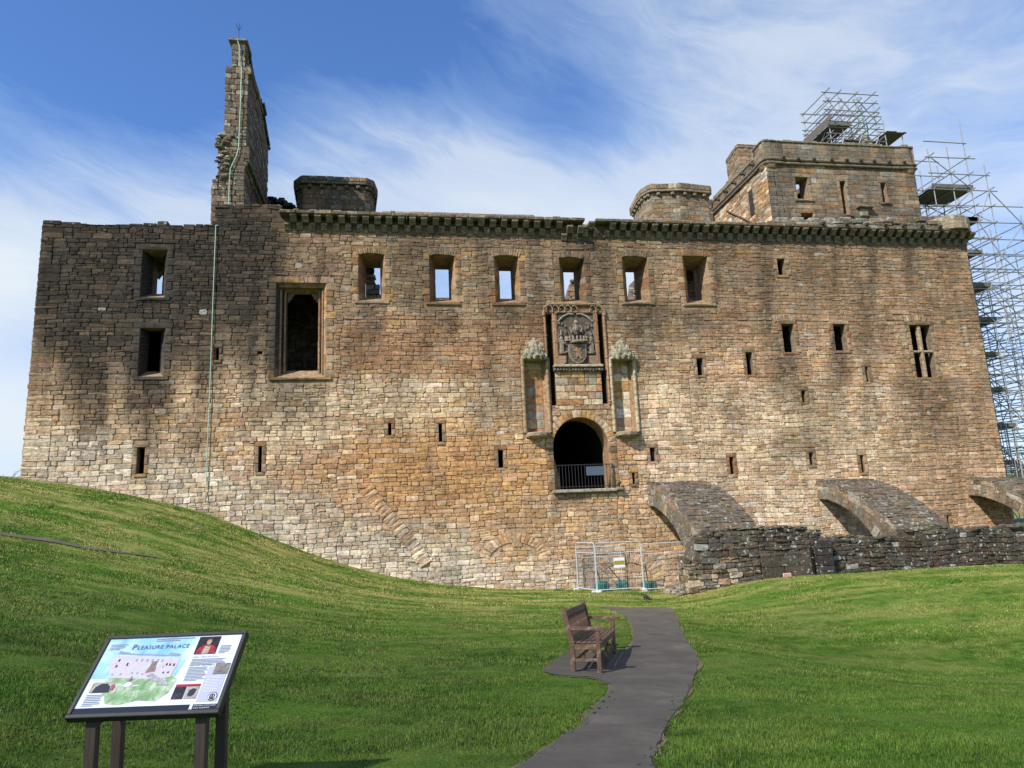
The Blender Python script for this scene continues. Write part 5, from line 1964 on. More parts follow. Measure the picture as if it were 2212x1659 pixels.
# ------------------------------------------------------------------ ruined outer wall
OY = -5.35
outw = thing('ruined_wall', 'low dark ruined wall with white lichen spots running between the arches and the grass bank', 'ruined wall', (19, OY, -2.6))
OUT_TOP = [(1486, 1246), (1500, 1200), (1508, 1168), (1520, 1150), (1560, 1146), (1640, 1141), (1700, 1140), (1745, 1143), (1752, 1150), (1776, 1152), (1780, 1166), (1800, 1168), (1830, 1160), (1900, 1163), (1940, 1162), (1985, 1158),
           (2030, 1150), (2050, 1145), (2110, 1143), (2150, 1141), (2180, 1138), (2300, 1140)]
ot = [(W(u, v, OY)[0], W(u, v, OY)[2]) for u, v in OUT_TOP]


def out_top(x):
    return float(np.interp(x, [p_[0] for p_ in ot], [p_[1] for p_ in ot]))


ox0, ox1 = ot[0][0], 31.0
mb = MB()
xs_ = list(np.arange(ox0 + .1, ox1, .25))
poly = [(ox0 + .1, -3.6)] + [(x, out_top(x) - .06) for x in xs_] + [(ox1, out_top(ox1)), (ox1, -3.6)]
mb.prism(poly[::-1], (0, OY, 0), (1, 0, 0), (0, 0, 1), (0, 1, 0), 1.1, (.10, .082, .06))
ob = mb.build('wall_core', M_DARKST, outw)


def out_colour(V, rr):
    u, v = proj(V)
    uu, vv = u[16], v[16]
    pale = .8 * (1 - sm(1545, 1630, uu + 20 * rr.uniform(-1, 1))) * sm(1200, 1235, vv)
    if rr.random() < pale:
        b = pick([.5, .7, .0, .0, .1, 2.4, .4, .8], rr) * rr.uniform(.5, .85)
    else:
        b = pick([.0, .3, .0, .25, .1, 1.5, .1, 1.8], rr) * rr.uniform(.7, 1.15)
        d = .82 if uu > 1640 else .74
        b = b * (1 - d) + BLACK * d
        if rr.random() < .025 and not (1640 < uu < 1760 and vv > 1185):
            b = b * .4 + np.array([.4, .4, .36]) * .6
    return np.tile(b, (len(V), 1))


q = Masonry(((0, OY, 0), (1, 0, 0), (0, 0, 1), (0, -1, 0)), out_colour, jit=1.3, gap=.014, proud=(.03, .12))
xa_, xb_ = W(1640, 1200, OY)[0], W(1752, 1200, OY)[0]
zsplit = -1.45
q.courses(ox0, xa_, -3.4, .2, (.15, .26), (.25, .6), wavy=.05, split=.2, top=lambda x: out_top(x) - .02, ends=.5)
q.courses(xa_, xb_, zsplit, .2, (.12, .2), (.2, .42), wavy=.06, split=.15, top=lambda x: out_top(x) - .02)
q.courses(xb_, ox1, -3.4, .2, (.13, .24), (.22, .58), wavy=.05, split=.25, top=lambda x: out_top(x) - .02)
q5 = Masonry(((0, OY - .12, 0), (1, 0, 0), (0, 0, 1), (0, -1, 0)), out_colour, jit=.4, gap=.012, proud=(.02, .05))
q5.courses(xa_, xb_, -3.2, zsplit, (.34, .46), (.7, 1.2), wavy=.01, split=0, k=dict(soft=.05))
# left end of the wall, facing the gate
q6 = Masonry(((ox0 + .1, 0, 0), (0, -1, 0), (0, 0, 1), (-1, 0, 0)), out_colour, jit=1.2, gap=.014, proud=(.03, .1))
q6.courses(-OY - 1.1, -OY, -3.4, .3, (.15, .26), (.25, .5), wavy=.04, split=.2, top=lambda x: out_top(ox0 + .2) + .25)
lay([q, q5, q6], ob, M_DARKST, 'wall_stone', 'wall_stones', 300, seen_area)
# loose stones along its broken head, and the pilaster strip
mb = None
for i in range(70):
    x = ox0 + .2 + (ox1 - ox0 - .4) * (i + rng.random() * .8) / 70
    mb = MB()
    zt = out_top(x)
    mb.blob((x, OY + .25 + rng.uniform(-.25, .5), zt + .01), (rng.uniform(.16, .34), .2, rng.uniform(.06, .13)), out_colour(np.array([[x, OY, zt]] * 17), rng)[0], .25, 8, 6, i)
    mb.build('top_stone', M_DARKST, ob)
xa2, xb2 = W(1758, 1200, OY)[0], W(1787, 1200, OY)[0]
mb = MB()
z = -3.3
zt2 = W(1770, 1166, OY)[2]
while z < zt2 - .05:
    h = min(rng.uniform(.25, .4), zt2 - z)
    mb.box(((xa2 + xb2) / 2, OY - .18, z + h / 2), (xb2 - xa2, .5, h - .012), col=BLACK * rng.uniform(.8, 1.4), bev=.025)
    z += h
mb.build('pilaster', M_DARKST, outw)
mb = MB()
mb.box((W(1749, 1200, OY)[0], OY - .14, (zt2 + -2.4) / 2 - .15), (.10, .03, zt2 + 2.2), col=BLACK * .4)
mb.build('chase', M_DARKST, outw)
# fallen stones by its left end
for i in range(22):
    u = rng.uniform(1452, 1500)
    p = W(u, 1285, OY + .8)
    x, y = p[0], OY + rng.uniform(.0, 1.8)
    s = rng.uniform(.08, .22)
    mb = MB()
    mb.blob((x, y, tz(x, y) + s * .4 + max(0, (u - 1470) / 30) * .35 * rng.random()), (s * 1.3, s, s * .7), (np.array([.20, .17, .13]) * rng.uniform(.6, 1.5)), .3, 7, 5, i)
    mb.build('fallen_stone', M_DARKST, outw)

# ------------------------------------------------------------------ lawn
def grass_material(name, blades):
    m, k, bs = new_mat(name)
    geo = k.n('ShaderNodeNewGeometry')
    p = geo.outputs['Position']
    pf = k.mapping(p, (1, 1, 0.3))
    n1 = k.noise(pf, .35, 4, .6, .4)
    n2 = k.noise(k.mapping(p, (.45, 1.6, .4), (0, 0, R(12))), .8, 5, .65, .5)
    n3 = k.noise(pf, 3.2, 5, .65)
    n4 = k.noise(pf, 26, 4, .65)
    g0, g1, g2 = (.028, .070, .007), (.064, .142, .013), (.115, .202, .027)
    straw, dirt = (.32, .28, .095), (.045, .034, .020)
    n7 = k.noise(k.mapping(p, (.6, 1.3, .4)), 1.3, 4, .6, .6)
    c = k.mix(k.ramp(k.math('ADD', k.math('MULTIPLY', n1, .5), k.math('MULTIPLY', n7, .5)), (.42, 0.0), (.58, 1.0)), g0, g1)
    c = k.mix(k.ramp(k.math('ADD', k.math('MULTIPLY', n3, .5), k.math('MULTIPLY', n4, .5)), (.38, 0.0), (.66, 1.0)), c, g2)
    # drier on the bank below the wall: more straw with height and towards the wall
    sep = k.n('ShaderNodeSeparateXYZ')
    k.l(p, sep.inputs[0])
    dry = k.ramp(k.math('MULTIPLY_ADD', sep.outputs[1], 1 / 26.0, 1.0), (.08, .0), (.45, .28), (.75, .75), (1.0, 1.0))
    sm_ = k.math('ADD', k.math('MULTIPLY', n2, .75), k.math('MULTIPLY', n3, .25))
    c = k.mix(k.math('MULTIPLY', k.ramp(sm_, (.43, 0.0), (.60, 1.0)), k.math('MULTIPLY_ADD', dry, .88, .16)), c, straw)
    if not blades:
        n5 = k.noise(pf, 5.5, 4, .7, .5)
        n6 = k.noise(pf, .5, 3, .5)
        dm = k.math('MULTIPLY', k.ramp(n5, (.62, 0.0), (.68, 1.0)), k.ramp(n6, (.48, .0), (.6, 1.0)))
        c = k.mix(k.math('MULTIPLY', dm, .8), c, dirt)
    else:
        at = k.n('ShaderNodeAttribute', attribute_name='Col')
        mm = k.n('ShaderNodeMix', data_type='RGBA', blend_type='MULTIPLY')
        mm.inputs[0].default_value = 1.0
        k.l(c, mm.inputs[6])
        k.l(at.outputs['Color'], mm.inputs[7])
        c = mm.outputs[2]
    k.l(c, bs.inputs['Base Color'])
    bs.inputs['Roughness'].default_value = 0.7 if blades else 0.95
    bs.inputs['Specular IOR Level'].default_value = 0.25 if blades else 0.05
    if not blades:
        bp = k.n('ShaderNodeBump')
        bp.inputs['Strength'].default_value = 0.9
        bp.inputs['Distance'].default_value = 0.06
        k.l(k.math('ADD', k.math('MULTIPLY', n3, 1.2), n4), bp.inputs['Height'])
        k.l(bp.outputs[0], bs.inputs['Normal'])
    return m


M_LAWN = grass_material('lawn', False)
M_BLADE = grass_material('grass_blades', True)


def axis(segs):
    out = []
    for a, b, st in segs:
        out += list(np.arange(a, b, st))
    out.append(segs[-1][1])
    return np.array(out)


gx = axis([(-1500, -200, 130), (-200, -50, 15), (-50, -18, 2), (-18, 32, .3), (32, 60, 2), (60, 200, 15), (200, 1500, 130)])
gy = axis([(-1200, -150, 105), (-150, -46, 8), (-46, -34, 1.0), (-34, 2, .25), (2, 60, 2), (60, 200, 14), (200, 1500, 130)])
XX, YY = np.meshgrid(gx, gy)
ZZ = terr(XX, YY)
bumps = np.zeros_like(ZZ)
near = (np.abs(XX) < 34) & (YY > -36) & (YY < 2)
ii = np.argwhere(near)
for a, b in ii:
    bumps[a, b] = .035 * fnoise(XX[a, b] * .6, YY[a, b] * .6, 2) + .02 * fnoise(XX[a, b] * 1.9, YY[a, b] * 1.9, 7)
ZZ = ZZ + bumps
nx = len(gx)
Vg = np.stack([XX, YY, ZZ], -1).reshape(-1, 3)
idx = np.arange(len(Vg)).reshape(ZZ.shape)
Fg = np.stack([idx[:-1, :-1], idx[:-1, 1:], idx[1:, 1:], idx[1:, :-1]], -1).reshape(-1, 4)
ground = mesh_np('ground', Vg, Fg.tolist(), M_LAWN, None, None, origin=(0, 0, 0), smooth=True)
ground['kind'] = 'structure'

# ------------------------------------------------------------------ footpath with the bench bay
PATH = [(1100, 1700), (1137, 1655), (1180, 1622), (1221, 1594), (1252, 1567), (1277, 1540), (1302, 1512), (1322, 1488), (1309, 1478), (1280, 1469), (1236, 1464), (1200, 1459), (1173, 1451), (1180, 1438), (1200, 1424), (1226, 1412), (1290, 1409), (1340, 1408), (1362, 1405),
        (1369, 1386), (1369, 1368), (1363, 1350), (1348, 1332), (1322, 1318), (1297, 1312.5), (1320, 1311), (1380, 1312.5), (1420, 1314), (1452, 1316), (1458, 1330), (1465, 1345), (1474, 1362), (1484, 1382), (1494, 1398), (1502, 1412), (1508, 1436),
        (1505, 1452), (1500, 1467), (1492, 1486), (1484, 1506), (1468, 1530), (1449, 1554), (1434, 1585), (1421, 1614), (1408, 1655), (1400, 1700)]
pw = [G(u, v, 2.5) for u, v in PATH]
pxy = [(float(p[0]), float(p[1])) for p in pw]
# continue the near end under the viewer
pxy = pxy
m_, k_, b_ = new_mat('tarmac_path')
geo_ = k_.n('ShaderNodeNewGeometry')
pp_ = geo_.outputs['Position']
na = k_.noise(pp_, 120, 3, .6)
nb = k_.noise(k_.mapping(pp_, (1, 1, 1)), 1.6, 6, .65, .3)
nc = k_.noise(pp_, 9, 5, .6)
cpth = k_.ramp(k_.math('ADD', k_.math('MULTIPLY', nb, .6), k_.math('MULTIPLY', na, .4)), (.36, (.062, .051, .037)), (.55, (.108, .090, .066)), (.68, (.175, .148, .11)))
cpth = k_.mix(k_.ramp(nc, (.64, .0), (.74, .5)), cpth, (.055, .05, .035))
k_.l(cpth, b_.inputs['Base Color'])
b_.inputs['Roughness'].default_value = .85
bp_ = k_.n('ShaderNodeBump')
bp_.inputs['Strength'].default_value = .5
bp_.inputs['Distance'].default_value = .01
k_.l(k_.math('ADD', na, nc), bp_.inputs['Height'])
k_.l(bp_.outputs[0], b_.inputs['Normal'])
M_PATH = m_


def in_poly(x, y, P):
    c = np.zeros(np.shape(x), bool)
    for i in range(len(P)):
        (ax, ay), (bx, by) = P[i], P[i - 1]
        if ay == by:
            continue
        c ^= ((ay > y) != (by > y)) & (x < (bx - ax) * (y - ay) / (by - ay) + ax)
    return c


def smooth_poly(P, n=3, am=.03):
    out = []
    N = len(P)
    for i in range(N):
        p0, p1, p2, p3 = (np.array(P[(i + q) % N]) for q in (-1, 0, 1, 2))
        for j in range(n):
            t = j / n
            p = .5 * ((2 * p1) + (-p0 + p2) * t + (2 * p0 - 5 * p1 + 4 * p2 - p3) * t * t + (-p0 + 3 * p1 - 3 * p2 + p3) * t ** 3)
            p = p + am * np.array([fnoise(p[0] * 3, p[1] * 3, 1), fnoise(p[0] * 3, p[1] * 3, 5)])
            out.append((float(p[0]), float(p[1])))
    return out


def drape(name, P, lift, step, mat):
    xs, ys = [p[0] for p in P], [p[1] for p in P]
    pts = [Vector(p) for p in P]
    ed = [(i, (i + 1) % len(P)) for i in range(len(P))]
    X_, Y_ = np.meshgrid(np.arange(min(xs), max(xs), step), np.arange(min(ys), max(ys), step))
    ins = in_poly(X_, Y_, P)
    for a, b in zip(X_[ins], Y_[ins]):
        pts.append(Vector((float(a) + .003, float(b) + .004)))
    res = delaunay_2d_cdt(pts, ed, [], 1, 1e-5)
    V = np.array([(v[0], v[1]) for v in res[0]])
    z = terr(V[:, 0], V[:, 1])
    z = z + np.array([.035 * fnoise(a * .6, b * .6, 2) + .02 * fnoise(a * 1.9, b * 1.9, 7) for a, b in V]) + lift
    o = mesh_np(name, np.column_stack([V, z]), [list(f) for f in res[2]], mat, None, None, origin=(0, 0, 0), smooth=True)
    o['kind'] = 'structure'
    return o


PATHP = smooth_poly(pxy)
drape('footpath', PATHP, .022, .22, M_PATH)
EDGEP = []
for i_ in range(len(PATHP)):
    a_, b_2 = np.array(PATHP[i_ - 1]), np.array(PATHP[(i_ + 1) % len(PATHP)])
    t_2 = (b_2 - a_) / (np.linalg.norm(b_2 - a_) + 1e-9)
    o_2 = np.array([t_2[1], -t_2[0]])
    tst = np.array(PATHP[i_]) + o_2 * .03
    if in_poly(np.array([tst[0]]), np.array([tst[1]]), PATHP)[0]:
        o_2 = -o_2
    q_2 = np.array(PATHP[i_]) + o_2 * max(.008, .02 + .13 * fnoise(PATHP[i_][0] * 1.7, PATHP[i_][1] * 1.7, 4))
    EDGEP.append((float(q_2[0]), float(q_2[1])))
# thin worn path across the bank on the left
FP = [(-60, 1136), (0, 1150), (60, 1160), (120, 1168), (190, 1181), (260, 1192), (330, 1203), (352, 1208), (330, 1205), (260, 1196), (190, 1186), (120, 1174), (60, 1166), (0, 1156), (-60, 1144)]
fxy = [tuple(map(float, G(u, v, 8, 31)[:2])) for u, v in FP]
drape('bank_path', smooth_poly(fxy, 2, .01), .025, .3, M_PATH)
# worn earth beside the path
M_EARTH = plain_material('bare_earth', (.040, .030, .019), .95, 0, .35, 14, bump=.6)
drape('path_edge_soil', EDGEP, .012, .22, plain_material('edge_soil', (.16, .115, .062), .95, 0, .5, 22, bump=.6))


# ------------------------------------------------------------------ grass blades (real, one mass)
def blades(n, d0, d1, hgt, wid, seed):
    r_ = np.random.default_rng(seed)
    d = d0 + (d1 - d0) * r_.random(n * 2) ** .75
    u = r_.uniform(-80, 2300, n * 2)
    # spread across the view at each distance
    dirs = np.stack([u - PX, np.full_like(u, 1300 - PY), np.full_like(u, F)], -1) @ ROT.T
    x = CAM[0] + dirs[:, 0] / dirs[:, 1] * d
    y = CAM[1] + d
    ok = (y < -.15) & ~in_poly(x + r_.normal(0, .055, len(x)), y + r_.normal(0, .055, len(x)), PATHP) & (x > -24) & (x < 34)
    ok &= ~((y > OY - .1) & (x > ox0) & (y < OY + 1.1))
    x, y, d = x[ok][:n], y[ok][:n], d[ok][:n]
    m = len(x)
    z = terr(x, y)
    h = hgt(d) * r_.uniform(.5, 1.35, m)
    cl = np.array([fnoise(a * 1.1, b * 1.1, 9.0) for a, b in zip(x, y)])
    h *= 1 + .5 * cl
    w = wid(d)
    a = r_.uniform(0, 2 * np.pi, m)
    le = r_.uniform(.1, .75, m) * h
    b = r_.uniform(0, 2 * np.pi, m)
    P0 = np.stack([x - w * np.cos(a), y - w * np.sin(a), z - .01], -1)
    P1 = np.stack([x + w * np.cos(a), y + w * np.sin(a), z - .01], -1)
    P2 = np.stack([x + le * np.cos(b), y + le * np.sin(b), z + h], -1)
    V = np.stack([P0, P1, P2], 1).reshape(-1, 3)
    c = np.repeat(r_.uniform(.65, 1.45, m)[:, None] * np.stack([r_.uniform(.85, 1.25, m), np.ones(m), r_.uniform(.7, 1.2, m)], -1), 3, 0)
    # roots darker than tips is left to the light: one colour per blade
    return V, c


B = [blades(230000, 3.2, 11, lambda d: .020 + .0010 * d, lambda d: .0026 + .00035 * d, 1),
     blades(200000, 10, 22, lambda d: .018 + .0006 * d, lambda d: .004 + .0005 * d, 2),
     blades(110000, 20, 33, lambda d: .018 + .0004 * d, lambda d: .007 + .0007 * d, 3)]
VB = np.concatenate([b[0] for b in B]).astype(np.float32)
CB = np.concatenate([b[1] for b in B]).astype(np.float32)
nb_ = len(VB) // 3
me = bpy.data.meshes.new('grass')
me.vertices.add(len(VB))
me.vertices.foreach_set('co', VB.ravel())
me.loops.add(len(VB))
me.loops.foreach_set('vertex_index', np.arange(len(VB), dtype=np.int32))
me.polygons.add(nb_)
me.polygons.foreach_set('loop_start', np.arange(0, len(VB), 3, dtype=np.int32))
ca = me.color_attributes.new('Col', 'FLOAT_COLOR', 'POINT')
c4 = np.ones((len(VB), 4), np.float32)
c4[:, :3] = CB
ca.data.foreach_set('color', c4.ravel())
me.materials.append(M_BLADE)
me.update()
me.validate()
go = bpy.data.objects.new('grass', me)
link(go)
tag(go, kind='stuff', label='mown green grass of the lawn and banks')
# worm casts and scuffs: small dark crumbs of earth in the turf
mb = MB()
for i in range(1100):
    if rng.random() < .7:
        u, v = rng.gauss(420, 300), rng.uniform(1230, 1640)
    else:
        u, v = rng.uniform(0, 2200), rng.uniform(1230, 1650)
    if not (-20 < u < 2230):
        continue
    p = G(u, v, 3)
    if in_poly(np.array([p[0]]), np.array([p[1]]), PATHP)[0]:
        continue
    for q in range(rng.choice((1, 2, 4))):
        x, y = p[0] + rng.gauss(0, .12), p[1] + rng.gauss(0, .08)
        s = rng.uniform(.004, .012)
        mb.blob((x, y, tz(x, y) + .012), (s * 1.4, s * 1.2, s * .7), (.05, .04, .025), .35, 5, 4, i)
wo_ = mb.build('worm_casts', M_EARTH)
tag(wo_, kind='stuff', label='dark crumbs of earth scattered in the turf')
# leaf litter and soil along the path edge
mb = MB()
for seg in (range(1, 8), range(36, 45)):
    for i in seg:
        a, b = np.array(pxy[i]), np.array(pxy[i + 1])
        d = b - a
        nrm = np.array([-d[1], d[0]]) / (np.linalg.norm(d) + 1e-6)
        for q in range(10):
            p = a + d * rng.random() + nrm * rng.gauss(.02, .07)
            s = rng.uniform(.005, .015)
            mb.blob((p[0], p[1], tz(*p) + .024), (s * 1.5, s, s * .5), np.array((.10, .07, .04)) * rng.uniform(.5, 1.6), .35, 5, 4, q)
lo_ = mb.build('soil_crumbs', M_EARTH)
tag(lo_, kind='stuff', label='soil and dead leaves along the edge of the footpath')

# ------------------------------------------------------------------ bench
M_WOOD = plain_material('weathered_teak', (.135, .072, .040), .7, 0, .4, 9, bump=.4, stretch=(1, 1, 1), worn=((.34, .28, .22), .56))
bx = np.array([3.11, -20.76, 0.0])
byaw, bpit = 1.171, -.049
ex = np.array([math.cos(byaw) * math.cos(bpit), math.sin(byaw) * math.cos(bpit), math.sin(bpit)])
ey = np.array([-math.sin(byaw), math.cos(byaw), 0.0])
ez = np.cross(ex, ey)
bx[2] = tz(bx[0], bx[1]) + .035
BA = (ex, ey, ez)
bench = thing('park_bench', 'weathered dark brown slatted wooden bench with arms beside the tarmac path', 'bench', tuple(bx))
L_, D_ = 2.16, .47


def bp3(a, b, c):
    return bx + ex * a + ey * b + ez * c


def bbox(name, c, s, parent=bench, ax=BA, bev=.008):
    mb = MB()
    mb.box(bp3(*c), s, ax, bev=bev)
    return mb.build(name, M_WOOD, parent, colors=False)


def bar(name, p, q, w, t, parent=bench):
    """square bar from p to q (bench coordinates); w along the bench, t across"""
    P0, P1 = bp3(*p), bp3(*q)
    d = P1 - P0
    L = np.linalg.norm(d)
    d = d / L
    x = ex - d * (ex @ d)
    x /= np.linalg.norm(x)
    y = np.cross(d, x)
    mb = MB()
    mb.box((P0 + P1) / 2, (w, t, L), (x, y, d), bev=.008)
    return mb.build(name, M_WOOD, parent, colors=False)


for a in (.035, L_ - .035):
    bar('leg', (a, .035, -.03), (a, .035, .62), .06, .07)
    bar('back_post', (a, D_ - .03, -.03), (a, D_ - .03, .42), .06, .075)
    mbp = MB()
    P0, P1 = bp3(a, D_ - .03, .40), bp3(a, D_ + .085, .92)
    d = (P1 - P0) / np.linalg.norm(P1 - P0)
    y = np.cross(d, ex)
    prof = [(-.037, 0), (.037, 0), (.037, .50), (.03, .535), (.0, .555), (-.03, .535), (-.037, .50)]
    mbp.prism(prof, P0 - ex * .03, -y, d, ex, .06)
    mbp.build('upper_post', M_WOOD, bench, colors=False)
    # shaped arm rest
    mba = MB()
    pr = [(-.06, .60), (-.03, .585), (.10, .60), (.28, .605), (.46, .61), (.48, .655), (.30, .65), (.12, .65), (-.02, .665), (-.07, .645)]
    mba.prism(pr, bx + ex * (a - .04), ey, ez, ex, .08)
    mba.build('armrest', M_WOOD, bench, colors=False)
    bar('side_stretcher', (a, .05, .16), (a, D_ - .05, .16), .035, .05)
    bar('side_rail', (a, .05, .355), (a, D_ - .05, .355), .04, .09)
for b in (.035, D_ - .03):
    bar('leg', (L_ / 2, b, -.03), (L_ / 2, b, .40), .06, .065)
mbx = MB()
bbox('front_rail', (L_ / 2, .02, .365), (L_ - .12, .03, .09))
bbox('back_rail', (L_ / 2, D_ - .03, .365), (L_ - .12, .03, .08))
bbox('long_stretcher', (L_ / 2, D_ - .06, .16), (L_ - .1, .035, .055))
for i in range(6):
    y = -.02 + i * .083
    bbox('seat_slat', (L_ / 2, y + .03, .425 - .012 * math.sin(math.pi * i / 5)), (L_ - .005, .072, .024))
db = np.array([0, .115, .52]) / np.linalg.norm([0, .115, .52])
bz = ey * db[1] + ez * db[2]
byv = np.cross(bz, ex)
AXB = (ex, byv, bz)


def onback(t):
    return (D_ - .03 + db[1] * t, .40 + db[2] * t)


y, z = onback(.45)
bbox('top_rail', (L_ / 2, y, z), (L_ - .12, .035, .10), ax=AXB)
y, z = onback(.08)
bbox('bottom_rail', (L_ / 2, y, z), (L_ - .12, .035, .06), ax=AXB)
y, z = onback(.26)
bbox('middle_stile', (L_ / 2, y, z), (.055, .032, .30), ax=AXB)
for i in range(22):
    a = .10 + (L_ - .2) * i / 21
    if abs(a - L_ / 2) < .06:
        continue
    bbox('back_slat', (a, y, z), (.036, .016, .31), ax=AXB, bev=.004)

# ------------------------------------------------------------------ information panel
M_FRAME = plain_material('dark_painted_wood', (.030, .026, .022), .5, 0, .25, 10, bump=.15)
M_POST = plain_material('stained_timber', (.050, .034, .024), .6, 0, .45, 6, bump=.35, stretch=(6, 6, .6))
pc = np.array([-1.5516, -26.5388, -.8621])
pyaw, ptl = -.2009, .787
pxv = np.array([math.cos(pyaw), math.sin(pyaw), 0])
pn0 = np.array([-math.sin(pyaw), math.cos(pyaw), 0])
pyv = pn0 * math.cos(ptl) + np.array([0, 0, 1]) * math.sin(ptl)
pnv = np.cross(pxv, pyv)
PW, PH = 1.0, .6232
gpan = tz(pc[0], pc[1])
panel = thing('information_panel', 'tilted visitor information panel with a pale illustrated board in a dark frame on four posts', 'information panel', (pc[0], pc[1], gpan))


def pl3(a, b, h=0.0):
    """a 0..1 across, b 0..1 up the printed area"""
    return pc + pxv * ((a - .5) * (PW - .056)) + pyv * ((b - .5) * (PH - .056)) + pnv * h


AXP = (pxv, pyv, pnv)
for nm, c, s in (('frame_rail', (0, PH / 2 - .014), (PW, .028)), ('frame_rail', (0, -PH / 2 + .014), (PW, .028)), ('frame_stile', (-PW / 2 + .014, 0), (.028, PH - .056)), ('frame_stile', (PW / 2 - .014, 0), (.028, PH - .056))):
    mb = MB()
    mb.box(pc + pxv * c[0] + pyv * c[1] - pnv * .024, (s[0], s[1], .056), AXP, bev=.004)
    mb.build(nm, M_FRAME, panel, colors=False)
mb = MB()
mb.box(pc - pnv * .022, (PW - .054, PH - .054, .03), AXP)
board = mb.build('board', plain_material('print_white', (.78, .83, .86), .18, 0, .03, 3, spec=.6), panel, colors=False)
DZ = [-.0065]


def pmat(name, col, rough=.2, var=.1, sc=30, worn=None):
    return plain_material(name, col, rough, 0, var, sc, spec=.6, worn=worn)


def sheet(name, poly, mat, lvl=1):
    h = -.0070 + .0011 * lvl
    V = [pl3(a, b, h) for a, b in poly]
    tri = tessellate_polygon([[Vector((a, b, 0)) for a, b in poly]])
    return mesh_np(name, V, [list(t) if True else t for t in tri], mat, None, board)


def rc4(a0, b0, a1, b1):
    return [(a0, b0), (a1, b0), (a1, b1), (a0, b1)]


m2, k2, b2 = new_mat('print_sky')
tc2 = k2.n('ShaderNodeTexCoord')
n_ = k2.noise(k2.mapping(tc2.outputs['Object'], (1, 1, 1)), 5, 5, .6, .6)
k2.l(k2.ramp(n_, (.35, (.20, .47, .70)), (.55, (.42, .66, .80)), (.7, (.74, .85, .90))), b2.inputs['Base Color'])
b2.inputs['Roughness'].default_value = .2
sheet('printed_sky', [(.0, .45), (.62, .45), (.655, .72), (.67, 1.0), (.0, 1.0)], m2, 1)
m3, k3, b3 = new_mat('print_lawn')
tc3 = k3.n('ShaderNodeTexCoord')
n_ = k3.noise(tc3.outputs['Object'], 14, 5, .65, .6)
k3.l(k3.ramp(n_, (.3, (.11, .22, .09)), (.5, (.28, .42, .20)), (.68, (.62, .68, .52))), b3.inputs['Base Color'])
b3.inputs['Roughness'].default_value = .2
sheet('printed_lawn', [(.12, .44), (.10, .30), (.17, .22), (.20, .12), (.3, .10), (.42, .15), (.55, .13), (.62, .24), (.64, .40), (.6, .47), (.36, .47)], m3, 2)
MP_WALL, MP_ROOF = pmat('print_pink', (.62, .55, .56), var=.08), pmat('print_roof', (.30, .33, .44))
MP_DK, MP_INK = pmat('print_dark', (.045, .04, .045)), pmat('print_ink', (.10, .09, .16), var=.02)
sheet('printed_palace', [(.085, .66), (.105, .76), (.595, .705), (.60, .66), (.585, .44), (.50, .415), (.14, .455)], MP_WALL, 3)
sheet('printed_roof', [(.115, .78), (.12, .825), (.20, .80), (.21, .785), (.50, .745), (.51, .775), (.585, .755), (.59, .72)], MP_ROOF, 3)
for a, b, s in ((.15, .69, 1), (.15, .61, 1), (.225, .63, 1.2), (.28, .685, 1), (.32, .682, 1), (.36, .675, 1), (.40, .672, 1), (.44, .668, 1), (.475, .664, 1), (.52, .61, .9), (.545, .605, .9), (.575, .60, 1), (.15, .50, .7), (.21, .50, .7), (.29, .51, .6), (.33, .505, .6), (.37, .49, .6), (.5, .58, .6), (.52, .5, .6), (.555, .5, .6)):
    sheet('printed_window', rc4(a - .006, b - .018 * s, a + .006, b + .018 * s), MP_DK if s >= 1 and a < .25 or a > .5 else MP_ROOF, 4)
sheet('printed_gateway', [(.385, .50), (.40, .60), (.405, .66), (.44, .66), (.445, .60), (.455, .52)], pmat('print_brown', (.26, .19, .16), var=.4, sc=60), 4)
sheet('printed_ramp', [(.40, .47), (.44, .50), (.58, .37), (.60, .33), (.55, .33), (.46, .40)], pmat('print_grey', (.40, .37, .37), var=.5, sc=70), 4)
for a, b, c, w_, h_ in ((.20, .33, (.40, .10, .12), .016, .045), (.225, .29, (.62, .50, .45), .012, .035), (.30, .36, (.72, .70, .70), .032, .035), (.305, .42, (.35, .1, .14), .010, .03), (.305, .45, (.12, .25, .5), .007, .016), (.36, .34, (.62, .62, .52), .028, .012)):
    sheet('printed_rider', [(a - w_, b - h_ * .6), (a - w_ * .3, b - h_), (a + w_ * .6, b - h_ * .9), (a + w_, b), (a + w_ * .3, b + h_), (a - w_ * .5, b + h_ * .7)], pmat('print_figure', c, var=.3, sc=60), 4)
sheet('caption_column', rc4(.84, .10, .985, .56), pmat('print_lilac', (.50, .50, .64), var=.03), 2)
sheet('footer_strip', rc4(0.0, 0.0, 1.0, .075), pmat('print_footer', (.018, .019, .026), var=.05), 2)
MP_PH = [pmat('photo_dark', (.035, .03, .03), var=.6, sc=18, worn=((.30, .27, .22), .6)), pmat('photo_light', (.42, .38, .33), var=.4, sc=22, worn=((.06, .05, .05), .55)), pmat('photo_stone', (.26, .22, .18), var=.6, sc=26, worn=((.05, .045, .04), .52))]
sheet('printed_photo', rc4(.045, .265, .20, .40), MP_PH[1], 3)
sheet('printed_photo', [(.065, .265), (.075, .34), (.11, .38), (.15, .38), (.18, .34), (.19, .265)], MP_DK, 4)
sheet('printed_photo', rc4(.655, .145, .735, .30), MP_PH[0], 3)
sheet('printed_photo', rc4(.742, .145, .83, .30), MP_PH[1], 3)
sheet('printed_photo', [(.76, .19), (.765, .25), (.79, .28), (.815, .26), (.81, .2), (.79, .17)], MP_DK, 4)
sheet('photo_heading', rc4(.655, .303, .83, .335), pmat('print_red', (.38, .03, .05), var=.05), 3)
sheet('printed_photo', rc4(.885, .45, .99, .60), MP_PH[2], 3)
